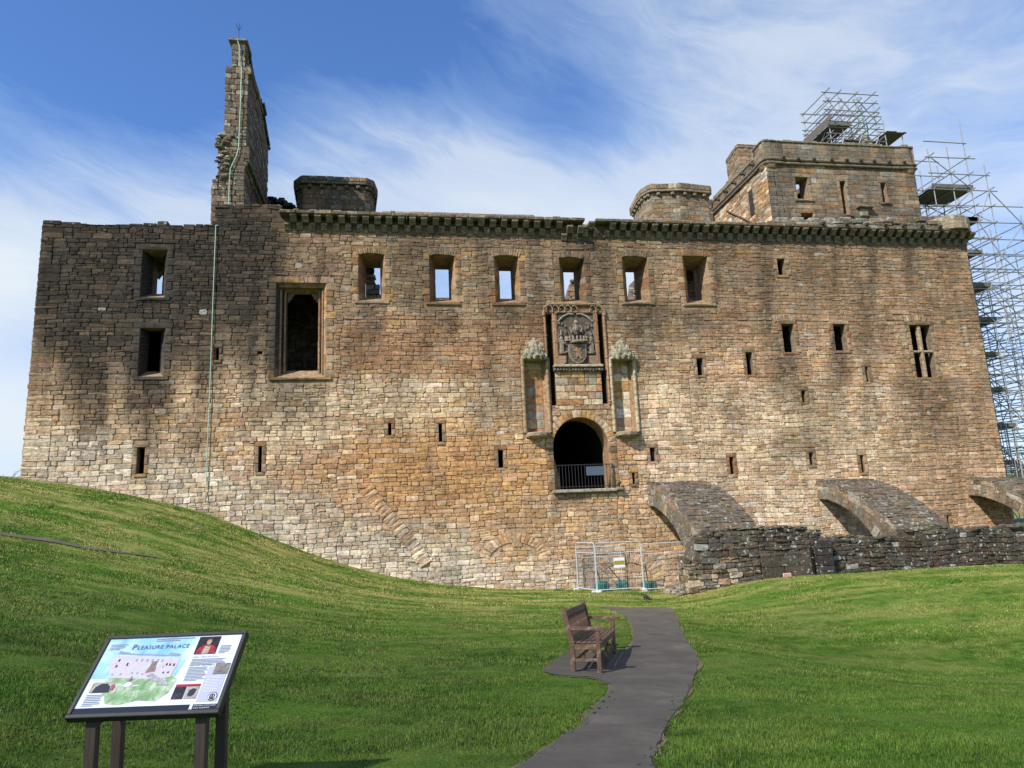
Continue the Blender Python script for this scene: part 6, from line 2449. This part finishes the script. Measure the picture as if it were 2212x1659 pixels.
# portrait of a figure in a red coat and dark cap
sheet('printed_portrait', rc4(.685, .735, .845, .985), pmat('portrait_ground', (.03, .022, .02), var=.4), 3)
sheet('portrait_coat', [(.690, .737), (.705, .82), (.745, .865), (.80, .865), (.835, .82), (.84, .737)], pmat('portrait_red', (.33, .03, .03), var=.4, sc=40), 4)
sheet('portrait_shirt', [(.742, .737), (.752, .85), (.775, .84), (.795, .855), (.79, .737)], pmat('portrait_cream', (.48, .36, .26), var=.4, sc=50), 5)
sheet('portrait_face', [(.757, .875), (.752, .915), (.760, .94), (.785, .94), (.79, .91), (.783, .87), (.77, .862)], pmat('portrait_skin', (.50, .30, .22), var=.2, sc=40), 5)
sheet('portrait_cap', [(.742, .93), (.75, .955), (.78, .962), (.80, .945), (.797, .93), (.775, .94)], MP_DK, 6)
# blocks of text too small to read, as lines
MP_TX = pmat('print_text', (.28, .28, .33), var=.1)


def lines(a0, a1, b1, n, pitch, mat=MP_TX, lvl=4, sk=.0):
    for i in range(n):
        b = b1 - i * pitch
        e = a1 - (a1 - a0) * (rng.uniform(.0, .15) if i < n - 1 else .4)
        x = a0 + sk * i
        sheet('text_line', rc4(x, b - pitch * .22, e + sk * i, b + pitch * .22), mat, lvl)


lines(.03, .16, .915, 4, .022)
lines(.36, .66, .975, 2, .026)
lines(.69, .96, .665, 5, .019)
lines(.69, .84, .555, 10, .0195)
lines(.865, .95, .845, 6, .02)
lines(.04, .17, .235, 7, .022)
lines(.855, .965, .42, 11, .02, pmat('print_text_light', (.70, .70, .80), var=.05))


TEXTS = []


def ptext(name, s, a, b, size, mat, lvl=5, bold=False):
    cu = bpy.data.curves.new(name, 'FONT')
    cu.body = s
    cu.size = size
    cu.space_character = 1.12
    cu.align_x = 'LEFT'
    cu.materials.append(mat)
    o = bpy.data.objects.new(name, cu)
    link(o, board)
    h = -.0070 + .0011 * lvl
    p = pl3(a, b, h)
    mw = Matrix(((pxv[0], pyv[0], pnv[0], 0), (pxv[1], pyv[1], pnv[1], 0), (pxv[2], pyv[2], pnv[2], 0), (0, 0, 0, 1)))
    o.matrix_local = Matrix.Translation(Vector(p - ORG[board.name])) @ mw
    TEXTS.append(o)
    return o


MP_TT = pmat('print_title', (.13, .10, .20), var=.05)
ptext('title_lettering', 'P', .200, .835, .060, MP_TT)
ptext('title_lettering', 'LEASURE', .240, .835, .043, MP_TT)
ptext('title_lettering', 'PALACE', .455, .835, .043, MP_TT)
ptext('heading_lettering', 'EARLY BEGINNINGS', .69, .685, .018, MP_TT)
ptext('heading_lettering', 'OUT OF THE ASHES', .69, .57, .018, MP_TT)
MP_WT = pmat('print_white_ink', (.75, .76, .78), var=.03)
ptext('footer_lettering', 'HISTORIC SCOTLAND', .84, .046, .013, MP_WT)
ptext('footer_lettering', 'ALBA AOSMHOR', .84, .018, .013, MP_WT)
sheet('footer_emblem', [(.812, .005), (.812, .08), (.832, .08), (.832, .005), (.822, .018)], MP_WT, 4)


def disc(name, a, b, r, mat, lvl, n=20, squash=(PW - .056) / (PH - .056)):
    return sheet(name, [(a + r * math.cos(2 * math.pi * i / n), b + r * squash * math.sin(2 * math.pi * i / n)) for i in range(n)], mat, lvl)


disc('audio_badge', .945, .165, .034, MP_DK, 3)
disc('audio_badge_ring', .945, .165, .028, MP_WT, 4)
disc('audio_badge_face', .945, .165, .021, MP_DK, 5)
sheet('headphone', rc4(.916, .135, .925, .17), MP_WT, 6)
sheet('headphone', rc4(.965, .135, .974, .17), MP_WT, 6)
ptext('badge_number', '15', .931, .150, .026, MP_WT, 6)
sheet('badge_foot', rc4(.93, .125, .96, .135), MP_DK, 6)
# posts, rails
for a in (-.36, .36):
    for q, (off, top) in enumerate(((-.13, None), (.17, None))):
        base = pc + pxv * a + pn0 * off
        zt = pc[2] + off * math.tan(ptl) - .065
        zb = tz(base[0], base[1]) - .1
        mb = MB()
        mb.box((base[0], base[1], (zb + zt) / 2), (.072, .052, zt - zb), (pxv, pn0, (0, 0, 1)), bev=.005)
        mb.build('post', M_POST, panel, colors=False)
    p0, p1 = pc + pxv * a + pn0 * -.11, pc + pxv * a + pn0 * .16
    p0[2] = pc[2] - .28
    p1[2] = pc[2] - .12
    d = p1 - p0
    L = np.linalg.norm(d)
    d /= L
    mb = MB()
    mb.box((p0 + p1) / 2, (.05, L, .06), (pxv, d, np.cross(pxv, d)), bev=.004)
    mb.build('side_brace', M_POST, panel, colors=False)

# ------------------------------------------------------------------ wire fence panels and their ballast
M_GALV = plain_material('galvanised_steel', (.46, .47, .47), .45, 0.0, .12, 15)
M_GREEN = plain_material('green_plastic', (.010, .125, .105), .5, 0, .25, 9)
M_FOOT = plain_material('pale_block_foot', (.55, .54, .51), .9, 0, .15, 9)


def fence_panel(w, h, name_label, loc, rz, group='wire fence panels below the gate'):
    root = thing('fence_panel', name_label, 'fence panel', (0, 0, 0), group)
    r = .10
    fr = MB()
    pts = [(0, 0, .06), (0, 0, h - r), (r * .3, 0, h - r * .3), (r, 0, h), (w - r, 0, h), (w - r * .3, 0, h - r * .3), (w, 0, h - r), (w, 0, .06)]
    fr.tube(pts, .020, 7)
    fr.tube([(0, 0, .12), (w, 0, .12)], .022, 7)
    fr.build('frame', M_GALV, root, origin=(0, 0, 0), colors=False)
    m = MB()
    m.tube([(0, 0, h - .42), (w, 0, h - .42)], .018, 6)
    m.build('mid_rail', M_GALV, root, colors=False)
    m = MB()
    for i in range(1, int(w / .09)):
        m.tube([(i * .09, 0, .12), (i * .09, 0, h - .02)], .003, 3, caps=False)
    for i in range(1, int(h / .26)):
        m.tube([(0, .004, .12 + i * .26), (w, .004, .12 + i * .26)], .0026, 3, caps=False)
    o = m.build('wire_mesh', M_GALV, root, colors=False)
    o['kind'] = 'stuff'
    for x in (0, w):
        m = MB()
        m.box((x, 0, .05), (.16, .42, .10), bev=.02)
        m.build('foot', M_FOOT, root, colors=False)
    root.location = loc
    root.rotation_euler = (0, 0, rz)
    return root


FY = -2.0


def ground_at_u(u, Y, v=1275):
    p = W(u, v, Y)
    return p[0], tz(p[0], Y)


fx0, fz0 = ground_at_u(1290, FY)
fx1, fz1 = ground_at_u(1391, FY)
fx2, fz2 = ground_at_u(1496, FY)
fw = fx1 - fx0 - .03
hh = W(1340, 1169.5, FY)[2] - fz0
fence_panel(fw, hh, 'wire fence panel carrying the yellow and black chequered notice', (fx0 + .02, FY, fz0 - .03), 0)
fence_panel(fx2 - fx1 - .04, W(1440, 1171, FY)[2] - fz1, 'right-hand wire fence panel whose end meets the leaning arch', (fx1 + .02, FY, fz1 - .03), 0)
bx0, bz0 = ground_at_u(1249, -.35)
dl = np.array([fx0 - .02 - bx0, FY + .35])
fence_panel(np.linalg.norm(dl), W(1267, 1171, -1.2)[2] - fz0, 'wire fence panel set end-on, closing the left side of the enclosure', (bx0, -.35, min(bz0, fz0) - .02), math.atan2(dl[1], dl[0]))
cx0_, _z = ground_at_u(1251, -.28)
cx1_, _z = ground_at_u(1346, -.28)
fence_panel(cx1_ - cx0_, W(1300, 1180, -.28)[2] - _z, 'wire fence panel standing close against the wall behind the notice', (cx0_, -.28, _z - .02), 0)


def ballast(label, loc, rz):
    root = thing('ballast_block', label, 'ballast block', (0, 0, 0), 'green ballast blocks bracing the fence')
    m = MB()
    prof = [(-.26, 0), (.26, 0), (.25, .30), (.20, .40), (-.16, .42), (-.24, .34)]
    m.prism(prof, (0, -.26, 0), (1, 0, 0), (0, 0, 1), (0, 1, 0), .52)
    m.build('block', M_GREEN, root, colors=False)
    for x in (-.15, 0, .15):
        m = MB()
        m.box((x, -.275, .17), (.055, .035, .30), bev=.012)
        m.build('rib', M_GREEN, root, colors=False)
    m = MB()
    m.tube([(-.05, -.02, .38), (-.42, -.62, 1.05)], .020, 6)
    m.build('strut', M_IRON, root, colors=False)
    root.location = loc
    root.rotation_euler = (0, 0, rz)
    return root


for (u, v, Y, rz), lb in zip(((1300, 1272, -1.35, .1), (1345, 1273, -.75, -.5), (1403, 1278, -1.35, .15)),
                             ('green ballast block behind the left post of the chequered notice panel', 'green ballast block against the wall, below the chequered notice', 'green ballast block behind the joint of the two front fence panels')):
    x, z = ground_at_u(u, Y, v)
    ballast(lb, (x, Y, z - .01), rz)

# chequered notice
M_WHITE = plain_material('white_notice', (.72, .72, .70), .5, 0, .04, 4)
M_YEL = plain_material('notice_yellow', (.72, .60, .03), .5, 0, .04, 4)
M_BLK = plain_material('notice_black', (.02, .02, .02), .5, 0, .1, 4)
n0_, n1_ = W(1325, 1205, FY - .05), W(1350.3, 1225.5, FY - .05)
nt = thing('chequered_notice', 'white notice with a yellow and black chequered band hung on the wire fence', 'notice', tuple((n0_ + n1_) / 2))
nw, nh = n1_[0] - n0_[0], n0_[2] - n1_[2]
m = MB()
m.box((n0_ + n1_) / 2, (nw, .012, nh))
m.build('plate', M_WHITE, nt, colors=False)
yb0, yb1 = n1_[2] + nh * .30, n1_[2] + nh * .70
m = MB()
m.box(((n0_[0] + n1_[0]) / 2, FY - .058, (yb0 + yb1) / 2), (nw * .98, .003, yb1 - yb0))
m.build('yellow_band', M_YEL, nt, colors=False)
cs = (yb1 - yb0) / 4
nc_ = int(nw * .98 / cs)
for i in range(nc_):
    for j in range(4):
        if (i + j) % 2 == 0:
            m = MB()
            m.box((n0_[0] + nw * .01 + cs * (i + .5), FY - .061, yb0 + cs * (j + .5)), (cs, .003, cs))
            m.build('black_square', M_BLK, nt, colors=False)


def wtext(name, s, p, size, mat, parent, depth=.002):
    cu = bpy.data.curves.new(name, 'FONT')
    cu.body = s
    cu.size = size
    cu.align_x = 'CENTER'
    cu.align_y = 'CENTER'
    cu.materials.append(mat)
    o = bpy.data.objects.new(name, cu)
    link(o, parent)
    o.location = tuple(np.asarray(p) - ORG[parent.name])
    o.matrix_local = Matrix.Translation(Vector(np.asarray(p) - ORG[parent.name])) @ Matrix.Rotation(R(90), 4, 'X')
    TEXTS.append(o)
    return o


# small red danger sign on a stake in front of the ruined wall
SY = OY - .55
s0_, s1_ = W(1691.2, 1238.5, SY), W(1709.2, 1245.8, SY)
ds = thing('danger_sign', 'small red and white danger sign standing low on the bank before the dark ruined wall', 'sign', ((s0_[0] + s1_[0]) / 2, SY, tz(s0_[0], SY)))
m = MB()
m.box((s0_ + s1_) / 2, (s1_[0] - s0_[0], .014, s0_[2] - s1_[2]))
m.build('plate', M_WHITE, ds, colors=False)
m = MB()
m.box(((s0_[0] + s1_[0]) / 2, SY - .009, (s0_[2] + s1_[2]) / 2), ((s1_[0] - s0_[0]) * .9, .003, (s0_[2] - s1_[2]) * .74))
M_REDS = plain_material('sign_red', (.50, .06, .05), .5, 0, .05, 4)
m.build('red_field', M_REDS, ds, colors=False)
wtext('lettering', 'DANGER', ((s0_[0] + s1_[0]) / 2, SY - .0125, (s0_[2] + s1_[2]) / 2), .085, M_WHITE, ds)
m = MB()
m.box((s0_[0] + .03, SY + .02, (s1_[2] + tz(s0_[0], SY)) / 2 + .03), (.035, .03, abs(s1_[2] - tz(s0_[0], SY)) + .3))
m.build('stake', M_POST, ds, colors=False)

# ------------------------------------------------------------------ jackdaws
M_BIRD = plain_material('black_plumage', (.012, .012, .015), .55, 0, .3, 30)


def bird(label, loc, rz, s=1.0):
    root = thing('jackdaw', label, 'bird', (0, 0, 0))
    bm = bmesh.new()
    spine = [(-.20, 0, .070), (-.15, 0, .085), (-.10, 0, .105), (-.05, 0, .135), (0, 0, .165), (.045, 0, .20), (.075, 0, .235), (.10, 0, .255), (.125, 0, .255), (.165, 0, .245)]
    rad = [.012, .022, .036, .055, .062, .055, .038, .036, .026, .004]
    wide = [1.5, 1.4, 1.2, 1.0, 1, 1, 1, 1, .9, .7]
    n = 10
    rings = []
    for i, (p, r, w) in enumerate(zip(spine, rad, wide)):
        a, b = Vector(spine[max(0, i - 1)]), Vector(spine[min(len(spine) - 1, i + 1)])
        d = (b - a).normalized()
        up = d.cross(Vector((0, 1, 0))) * -1
        rings.append([bm.verts.new(Vector(p) + Vector((0, 1, 0)) * r * w * math.cos(t) + up * r * math.sin(t)) for t in [2 * math.pi * k / n for k in range(n)]])
    for a, b in zip(rings, rings[1:]):
        for k in range(n):
            bm.faces.new((a[k], a[(k + 1) % n], b[(k + 1) % n], b[k]))
    bm.faces.new(rings[0][::-1])
    bm.faces.new(rings[-1])
    for sgn in (-1, 1):
        mtx = Matrix.Translation((.0, .02 * sgn, .045))
        bmesh.ops.create_cone(bm, cap_ends=True, segments=6, radius1=.007, radius2=.010, depth=.11, matrix=mtx)
        bmesh.ops.create_cone(bm, cap_ends=True, segments=5, radius1=.016, radius2=.004, depth=.012, matrix=Matrix.Translation((.018, .02 * sgn, .004)))
    me = bpy.data.meshes.new('body')
    bmesh.ops.recalc_face_normals(bm, faces=bm.faces)
    bm.to_mesh(me)
    bm.free()
    me.materials.append(M_BIRD)
    me.polygons.foreach_set('use_smooth', [True] * len(me.polygons))
    o = bpy.data.objects.new('body', me)
    link(o, root)
    for sgn in (-1, 1):
        mb = MB()
        pts = [(.06, .205), (.0, .185), (-.09, .115), (-.17, .075), (-.12, .095), (-.03, .115), (.04, .15)]
        mb.prism([(a, b) for a, b in pts], (0, sgn * .056, 0), (1, 0, 0), (0, 0, 1), (0, sgn, 0), .012)
        w_ = mb.build('wing', M_BIRD, root, colors=False)
    root.location = loc
    root.rotation_euler = (0, 0, rz)
    root.scale = (s, s, s)
    return root


bp_w = G(1396.5, 1301.5, 8)
bird('black jackdaw standing on the grass beyond the end of the path', (bp_w[0], bp_w[1], bp_w[2] + .02), R(155), 1.05)
lp = W(1338.5, 1057, -.2)
bird('black jackdaw perched on the sill stones right of the gate railing', (lp[0], -.2, gz0 + .02), R(20), 1.0)
mb = MB()
mb.box((lp[0], -.12, gz0 - .04), (.35, .35, .12), col=(.28, .22, .14), bev=.03)
mb.build('perch_stone', M_LICH, gate_o)

# ------------------------------------------------------------------ scaffolds
M_TUBE = plain_material('scaffold_tube', (.30, .305, .31), .45, .3, .25, 5)
M_BOARD = plain_material('scaffold_board', (.115, .10, .085), .85, 0, .35, 5, bump=.3, stretch=(1, 6, 1))
PR = .031


def pole(p, q, root, r=PR):
    m = MB()
    m.tube([p, q], r, 6)
    return m.build('pole', M_TUBE, root, colors=False)


def deck(x0, x1, y0, y1, z, root, along='x', toe=True):
    if along == 'x':
        n = max(1, int(round((y1 - y0) / .23)))
        for i in range(n):
            m = MB()
            m.box(((x0 + x1) / 2 + rng.uniform(-.06, .06), y0 + (i + .5) * (y1 - y0) / n, z + rng.uniform(-.006, .006)), (x1 - x0 + .15, (y1 - y0) / n - .012, .04))
            m.build('board', M_BOARD, root, colors=False)
    else:
        n = max(1, int(round((x1 - x0) / .23)))
        for i in range(n):
            m = MB()
            m.box((x0 + (i + .5) * (x1 - x0) / n, (y0 + y1) / 2 + rng.uniform(-.06, .06), z + rng.uniform(-.006, .006)), ((x1 - x0) / n - .012, y1 - y0 + .15, .04))
            m.build('board', M_BOARD, root, colors=False)
    if toe:
        m = MB()
        m.box(((x0 + x1) / 2, y0 - .05, z + .11), (x1 - x0 + .2, .035, .2))
        m.build('toe_board', M_BOARD, root, colors=False)
        m = MB()
        m.box((x1 + .05 if along == 'x' else x0 - .05, (y0 + y1) / 2, z + .11), (.035, y1 - y0 + .2, .2))
        m.build('toe_board', M_BOARD, root, colors=False)


def ladder(p, q, root, w=.36, wd=(1, 0, 0)):
    p, q, wd = np.asarray(p, float), np.asarray(q, float), np.asarray(wd, float)
    m = MB()
    for s in (-.5, .5):
        m.tube([p + wd * w * s, q + wd * w * s], .022, 6)
    L = np.linalg.norm(q - p)
    k = int(L / .28)
    for i in range(1, k):
        c = p + (q - p) * i / k
        m.tube([c - wd * w * .5, c + wd * w * .5], .014, 5)
    m.build('ladder', M_TUBE, root, colors=False)


sc = thing('scaffold', 'tall steel tube scaffold with board platforms rising beside the right end of the palace', 'scaffold', (33.5, 5, -2.6))
SX = [31.0, 32.3, 33.5, 34.6, 36.5, 37.9, 39.6, 41.4]
SYs = [2.2, 4.4, 6.8, 9.2]
STOP = [20.6, 20.2, 20.3, 19.6, 16.6, 15.6, 14.6, 13.2]
zb = -2.8
for i, x in enumerate(SX):
    for j, y in enumerate(SYs):
        top = STOP[i] + rng.uniform(-.4, .6) + (.25 * j if i < 3 else .1 * j)
        if i == 2 and j == 0:
            top = 22.6
        if i == 0 and j == 2:
            top += .8
        pole((x, y, zb), (x + rng.uniform(-.05, .05), y, top), sc)
lv = np.arange(-2.0, 20.3, 2.0)
for z in lv:
    for j, y in enumerate(SYs):
        xe = max([x for x, t in zip(SX, STOP) if t > z + .2])
        pole((SX[0] - .25, y - .05, z), (xe + rng.uniform(.2, .7), y - .05, z + rng.uniform(-.03, .03)), sc)
        if j < 3:
            pole((SX[0] - .2, y - .05, z + 1.0), (xe + rng.uniform(.1, .6), y - .05, z + 1.0 + rng.uniform(-.05, .05)), sc)
    for i, x in enumerate(SX):
        if STOP[i] > z + .2:
            pole((x + .05, SYs[0] - rng.uniform(.2, .5), z + .06), (x + .05, SYs[-1] + rng.uniform(.2, .6), z + .06), sc)
            if i > 0 and STOP[i] > z + 1.2:
                pole((x + .05, SYs[0] - .3, z + 1.05), (x + .05, SYs[-1] + .4, z + 1.05), sc)
for k, z in enumerate(lv[:-1]):
    for j in (0, 2):
        y = SYs[j] - .1
        for a, b in ((0, 2), (2, 3), (3, 4), (4, 5), (5, 6), (6, 7)):
            if STOP[b] > z + 2.1:
                xa, xb = (SX[a], SX[b]) if (k + a) % 2 else (SX[b], SX[a])
                pole((xa, y, z), (xb, y, z + 2.0), sc)
    for i in (1, 3, 5):
        if STOP[i] > z + 2.1:
            j = k % 3
            pole((SX[i] + .1, SYs[j], z), (SX[i] + .1, SYs[j + 1], z + 2.0), sc)
pole((SX[3], SYs[0] - .1, 18.0), (37.6, SYs[0] - .1, 14.6), sc)
pole((37.6, SYs[0], zb), (37.6, SYs[0], 17.6), sc)
for z in lv[1:-2]:
    deck(SX[0] - .35, SX[2] + rng.uniform(-.25, .05), SYs[0], SYs[0] + 1.1, z + .12, sc)
deck(SX[0], SX[2], SYs[0], SYs[1], 16.12, sc)
deck(SX[0], SX[2], SYs[0], SYs[1], 18.12, sc)
deck(SX[0] - .1, SX[1], SYs[2], SYs[3], 19.3, sc)
ladder((31.05, 5.2, 18.1), (31.15, 5.4, 21.9), sc)
# upright boards closing the foot of it
for u0, u1, v0, v1 in ((2160, 2172, 915, 985), (2173, 2184, 915, 988), (2187, 2196, 935, 985), (2168, 2178, 986, 1036), (2179.5, 2189, 986, 1036), (2190.5, 2199, 986, 1036), (2201, 2212, 986, 1036), (2213, 2225, 986, 1036)):
    a, b = W(u0, v0, 1.9), W(u1, v1, 1.9)
    m = MB()
    m.box(((a[0] + b[0]) / 2, 1.9, (a[2] + b[2]) / 2 - .2), (abs(b[0] - a[0]) + .02, .04, a[2] - b[2] + .4), bev=.006)
    m.build('upright_board', plain_material('grey_board', (.30, .28, .25), .85, 0, .3, 4, bump=.3, stretch=(5, 5, .5)) if 'grey_board' not in bpy.data.materials else bpy.data.materials['grey_board'], sc, colors=False)

ts = thing('tower_scaffold', 'small steel tube scaffold with plank decks on top of the corner tower', 'scaffold', (27.5, 4, 20))
Yn, Yf = 2.9, 5.2
zr = tzs + .2
TX = [W(1797, 312, Yn)[0], W(1825, 312, Yn)[0], W(1863, 312, Yn)[0], W(1899, 312, Yn)[0]]
TT = [W(1774, 200, Yn)[2], W(1801, 196, Yn)[2], W(1834, 190, Yn)[2], W(1884, 205, Yn)[2] - .3]
for i, x in enumerate(TX):
    pole((x, Yn, zr), (x, Yn, TT[i]), ts)
    pole((x, Yf, zr), (x, Yf, TT[i] - rng.uniform(-.3, .7)), ts)
    pole((x + .3, (Yn + Yf) / 2, zr), (x + .3, (Yn + Yf) / 2, TT[i] - rng.uniform(.2, 1.5)), ts)
zt_ = min(TT)
for z in (W(1800, 301, Yn)[2], W(1800, 289, Yn)[2], W(1800, 275, Yn)[2], W(1800, 262, Yn)[2], W(1800, 248, Yn)[2], W(1800, 232, Yn)[2] - .2, W(1800, 232, Yn)[2] + .35, W(1840, 240, Yn)[2] + 1.1):
    for y in (Yn, Yf):
        pole((TX[0] - .25, y - .05, z), (TX[3] + rng.uniform(.2, .5), y - .05, z + rng.uniform(-.05, .05)), ts)
    for x in TX:
        pole((x + .05, Yn - rng.uniform(.2, .5), z + .06), (x + .05, Yf + rng.uniform(.1, .4), z + .06), ts)
for a, b in ((0, 1), (1, 2), (2, 3)):
    pole((TX[a], Yn - .1, zr + .3), (TX[b], Yn - .1, zr + 2.6), ts)
    pole((TX[b], Yf, zr + .6), (TX[a], Yf, zr + 3.0), ts)
    pole((TX[b], Yn - .1, zt_ - 1.6), (TX[a], Yn - .1, zt_ - .1), ts)
for x in TX[::2]:
    pole((x + .1, Yn, zr + .5), (x + .1, Yf, zr + 2.9), ts)
    pole((x + .1, Yn, zr + 3.6), (x + .1, Yf, zr + 1.6), ts)
deck(TX[0] - .1, TX[1] + .4, Yn - .1, Yf + .3, W(1810, 262, Yn)[2] - .35, ts, 'y')
deck(TX[1] + .1, TX[2], Yn, Yf, W(1830, 302, Yn)[2], ts, 'y', False)
m = MB()
m.box((TX[0] - .02, (Yn + Yf) / 2, W(1795, 258, Yn)[2]), (.05, Yf - Yn + .5, .30))
m.build('toe_board', M_BOARD, ts, colors=False)
xr0, xr1 = W(1912, 312, 2.6)[0], W(1952, 295, 2.6)[0]
zd = W(1950, 291, 2.6)[2]
deck(xr0, xr1, 2.4, 5.4, zd, ts, 'y', False)
for x in (xr0 + .1, xr1 - .1):
    for y in (2.6, 5.0):
        pole((x, y, zr), (x, y, zd + (.9 if y > 3 or x < xr1 - .5 else .0)), ts)
pole((TX[3] - .2, 5.0, zd + .85), (xr1, 5.0, zd + .85), ts)
pole((TX[3] - .2, 5.0, zd + .4), (xr1, 5.0, zd + .4), ts)
pole((TX[3] - .2, 2.6, zd + .1), (xr1 + .2, 2.6, zd + .1), ts)
ladder((TX[3] + .15, 4.2, zr), (TX[3] + .05, 4.2, W(1898, 222, 4.2)[2]), ts)
M_ROPE = plain_material('green_rope', (.04, .25, .17), .8, 0, .2, 9)
m = MB()
rcn = np.array(W(1869, 268, 4.0))
m.tube([rcn + np.array([.12 * math.sin(t), .05 * math.cos(t), .55 * math.cos(t)]) for t in np.linspace(0, 2 * math.pi, 18)], .022, 5)
m.tube([rcn + np.array([-.1, 0, .6]), rcn + np.array([-.6, 0, 1.6]), rcn + np.array([.2, .3, 2.0])], .03, 5)
m.build('green_rope', M_ROPE, ts, colors=False)
# stump of the stair spire inside the tower scaffold
sp = MB()
sx_, sz_ = W(1868, 300, 4.4)[0], zr
sp.lathe([(1.5, -3), (1.45, .4), (1.15, 1.5), (.8, 2.6), (.35, 3.4)], (sx_ - .2, 4.4, sz_), n=8, col=(.24, .20, .13))
spo = sp.build('stair_spire', M_ASHLAR, palace)
for i in range(24):
    a = math.pi + math.pi * rng.random()
    zz_ = rng.uniform(.3, 2.6)
    r_ = np.interp(zz_, [.4, 1.5, 2.6], [1.42, 1.12, .78])
    m = MB()
    m.box((sx_ - .2 + r_ * math.cos(a), 4.4 + r_ * math.sin(a), sz_ + zz_), (.5, .16, .28), ((-math.sin(a), math.cos(a), 0), (math.cos(a), math.sin(a), 0), (0, 0, 1)), col=np.array((.33, .27, .17)) * rng.uniform(.7, 1.15), bev=.04)
    m.build('spire_stone', M_ASHLAR, spo)


# ------------------------------------------------------------------ trees
M_BARK = plain_material('bark', (.075, .06, .045), .9, 0, .35, 6, bump=.6, stretch=(3, 3, .6))


def leaf_material(name, c1, c2):
    m, k, bs = new_mat(name)
    at = k.n('ShaderNodeAttribute', attribute_name='Col')
    sp_ = k.n('ShaderNodeSeparateColor')
    k.l(at.outputs['Color'], sp_.inputs[0])
    k.l(k.mix(sp_.outputs[0], c1, c2), bs.inputs['Base Color'])
    bs.inputs['Roughness'].default_value = .6
    bs.inputs['Specular IOR Level'].default_value = .25
    return m


M_LEAF = leaf_material('leaves', (.030, .055, .012), (.075, .115, .025))


def limbs(mb, p, d, L, r, depth, tips, rr):
    q = p + d * L
    mid = p + d * L * .5 + np.array([rr.gauss(0, 1), rr.gauss(0, 1), 0]) * L * .05
    mb.tube([p, mid, q], r, 6 if depth > 1 else 4, r2=r * .6, caps=False)
    if depth == 0:
        tips.append(q)
        return
    for i in range(rr.choice((2, 3, 3))):
        nd = d + np.array([rr.gauss(0, .5), rr.gauss(0, .5), rr.gauss(.12, .25)])
        nd /= np.linalg.norm(nd)
        limbs(mb, q if rr.random() < .7 else mid, nd, L * rr.uniform(.62, .82), r * .58, depth - 1, tips, rr)
    if depth < 3:
        tips.append(q)


def tree(label, x, y, h, depth, seed, leaf_n, leaf_s, spread, group=None, r0=None):
    rr = random.Random(seed)
    z = tz(x, y) - .1
    root = thing('tree', label, 'tree', (x, y, z), group)
    mb = MB()
    tips = []
    p = np.array([x, y, z])
    limbs(mb, p, np.array([rr.gauss(0, .03), rr.gauss(0, .03), 1.0]), h * .30, r0 or h * .022, depth, tips, rr)
    mb.build('trunk', M_BARK, root, colors=False)
    if leaf_n:
        nr = np.random.default_rng(seed)
        T = np.array(tips)
        C_ = T[nr.integers(0, len(T), leaf_n)] + nr.normal(0, spread, (leaf_n, 3))
        a, b = nr.normal(0, 1, (leaf_n, 3)), nr.normal(0, 1, (leaf_n, 3))
        a /= np.linalg.norm(a, axis=1)[:, None]
        b -= a * (a * b).sum(1)[:, None]
        b /= np.linalg.norm(b, axis=1)[:, None]
        s = leaf_s * nr.uniform(.6, 1.4, (leaf_n, 1))
        V = np.stack([C_ - a * s, C_ + b * s * .6, C_ + a * s, C_ - b * s * .6], 1).reshape(-1, 3)
        Fs = np.arange(leaf_n * 4).reshape(-1, 4).tolist()
        c = np.repeat(nr.uniform(0, 1, (leaf_n, 1)), 4, 0) * np.ones((1, 3))
        mesh_np('crown', V, Fs, M_LEAF, c, root)
    return root


# a far tree whose twigs just clear the hill on the left, and one behind the scaffold on the right
tw = W(6, 1022, 28)
t_ = tree('bare twiggy tree top just showing over the grassy hill at the left', tw[0], 28, tw[2] - tz(tw[0], 28) + 1.2, 5, 3, 0, 0, 0)
rt = W(2212, 1000, 24)
tree('green leafy tree seen through the scaffold at the right edge', rt[0] + 1.2, 24, max(5, rt[2] - tz(rt[0], 24) + 2.5), 4, 8, 5000, .13, .55)
# unseen translucent blobs added far up towards the sun, to shade the near lawn
mc, kc, bc_ = new_mat('shade_cloud_vapour')
outc = [n_ for n_ in mc.node_tree.nodes if n_.type == 'OUTPUT_MATERIAL'][0]
trn = kc.n('ShaderNodeBsdfTransparent')
dif = kc.n('ShaderNodeBsdfDiffuse')
dif.inputs['Color'].default_value = (.9, .9, .9, 1)
mxs = kc.n('ShaderNodeMixShader')
mxs.inputs[0].default_value = .09
kc.l(trn.outputs[0], mxs.inputs[1])
kc.l(dif.outputs[0], mxs.inputs[2])
kc.l(mxs.outputs[0], outc.inputs[0])
cc0 = np.array([-1.8, -23.4, -1.5]) + np.array(to_sun) * 420
mb = MB()
for q, r_c in enumerate((5.0, 8.0, 10.5)):
    mb.blob(cc0 + np.array([(-1.5, .8, 0)[q], (.6, -1.2, 0)[q], 0]), (r_c, r_c * .95, r_c * .8), (1, 1, 1), .16, 18, 12, q)
co_ = mb.build('shade_cloud', mc, colors=False, smooth=True)
tag(co_, kind='stuff', label='thin unseen vapour blobs added to shade the near lawn')

# lettering becomes real mesh
dg = bpy.context.evaluated_depsgraph_get()
for o in TEXTS:
    me_ = bpy.data.meshes.new_from_object(o.evaluated_get(dg))
    nm, par, ml = o.name, o.parent, o.matrix_local.copy()
    cu_ = o.data
    bpy.data.objects.remove(o)
    bpy.data.curves.remove(cu_)
    o2 = bpy.data.objects.new(nm, me_)
    link(o2, par)
    o2.matrix_local = ml
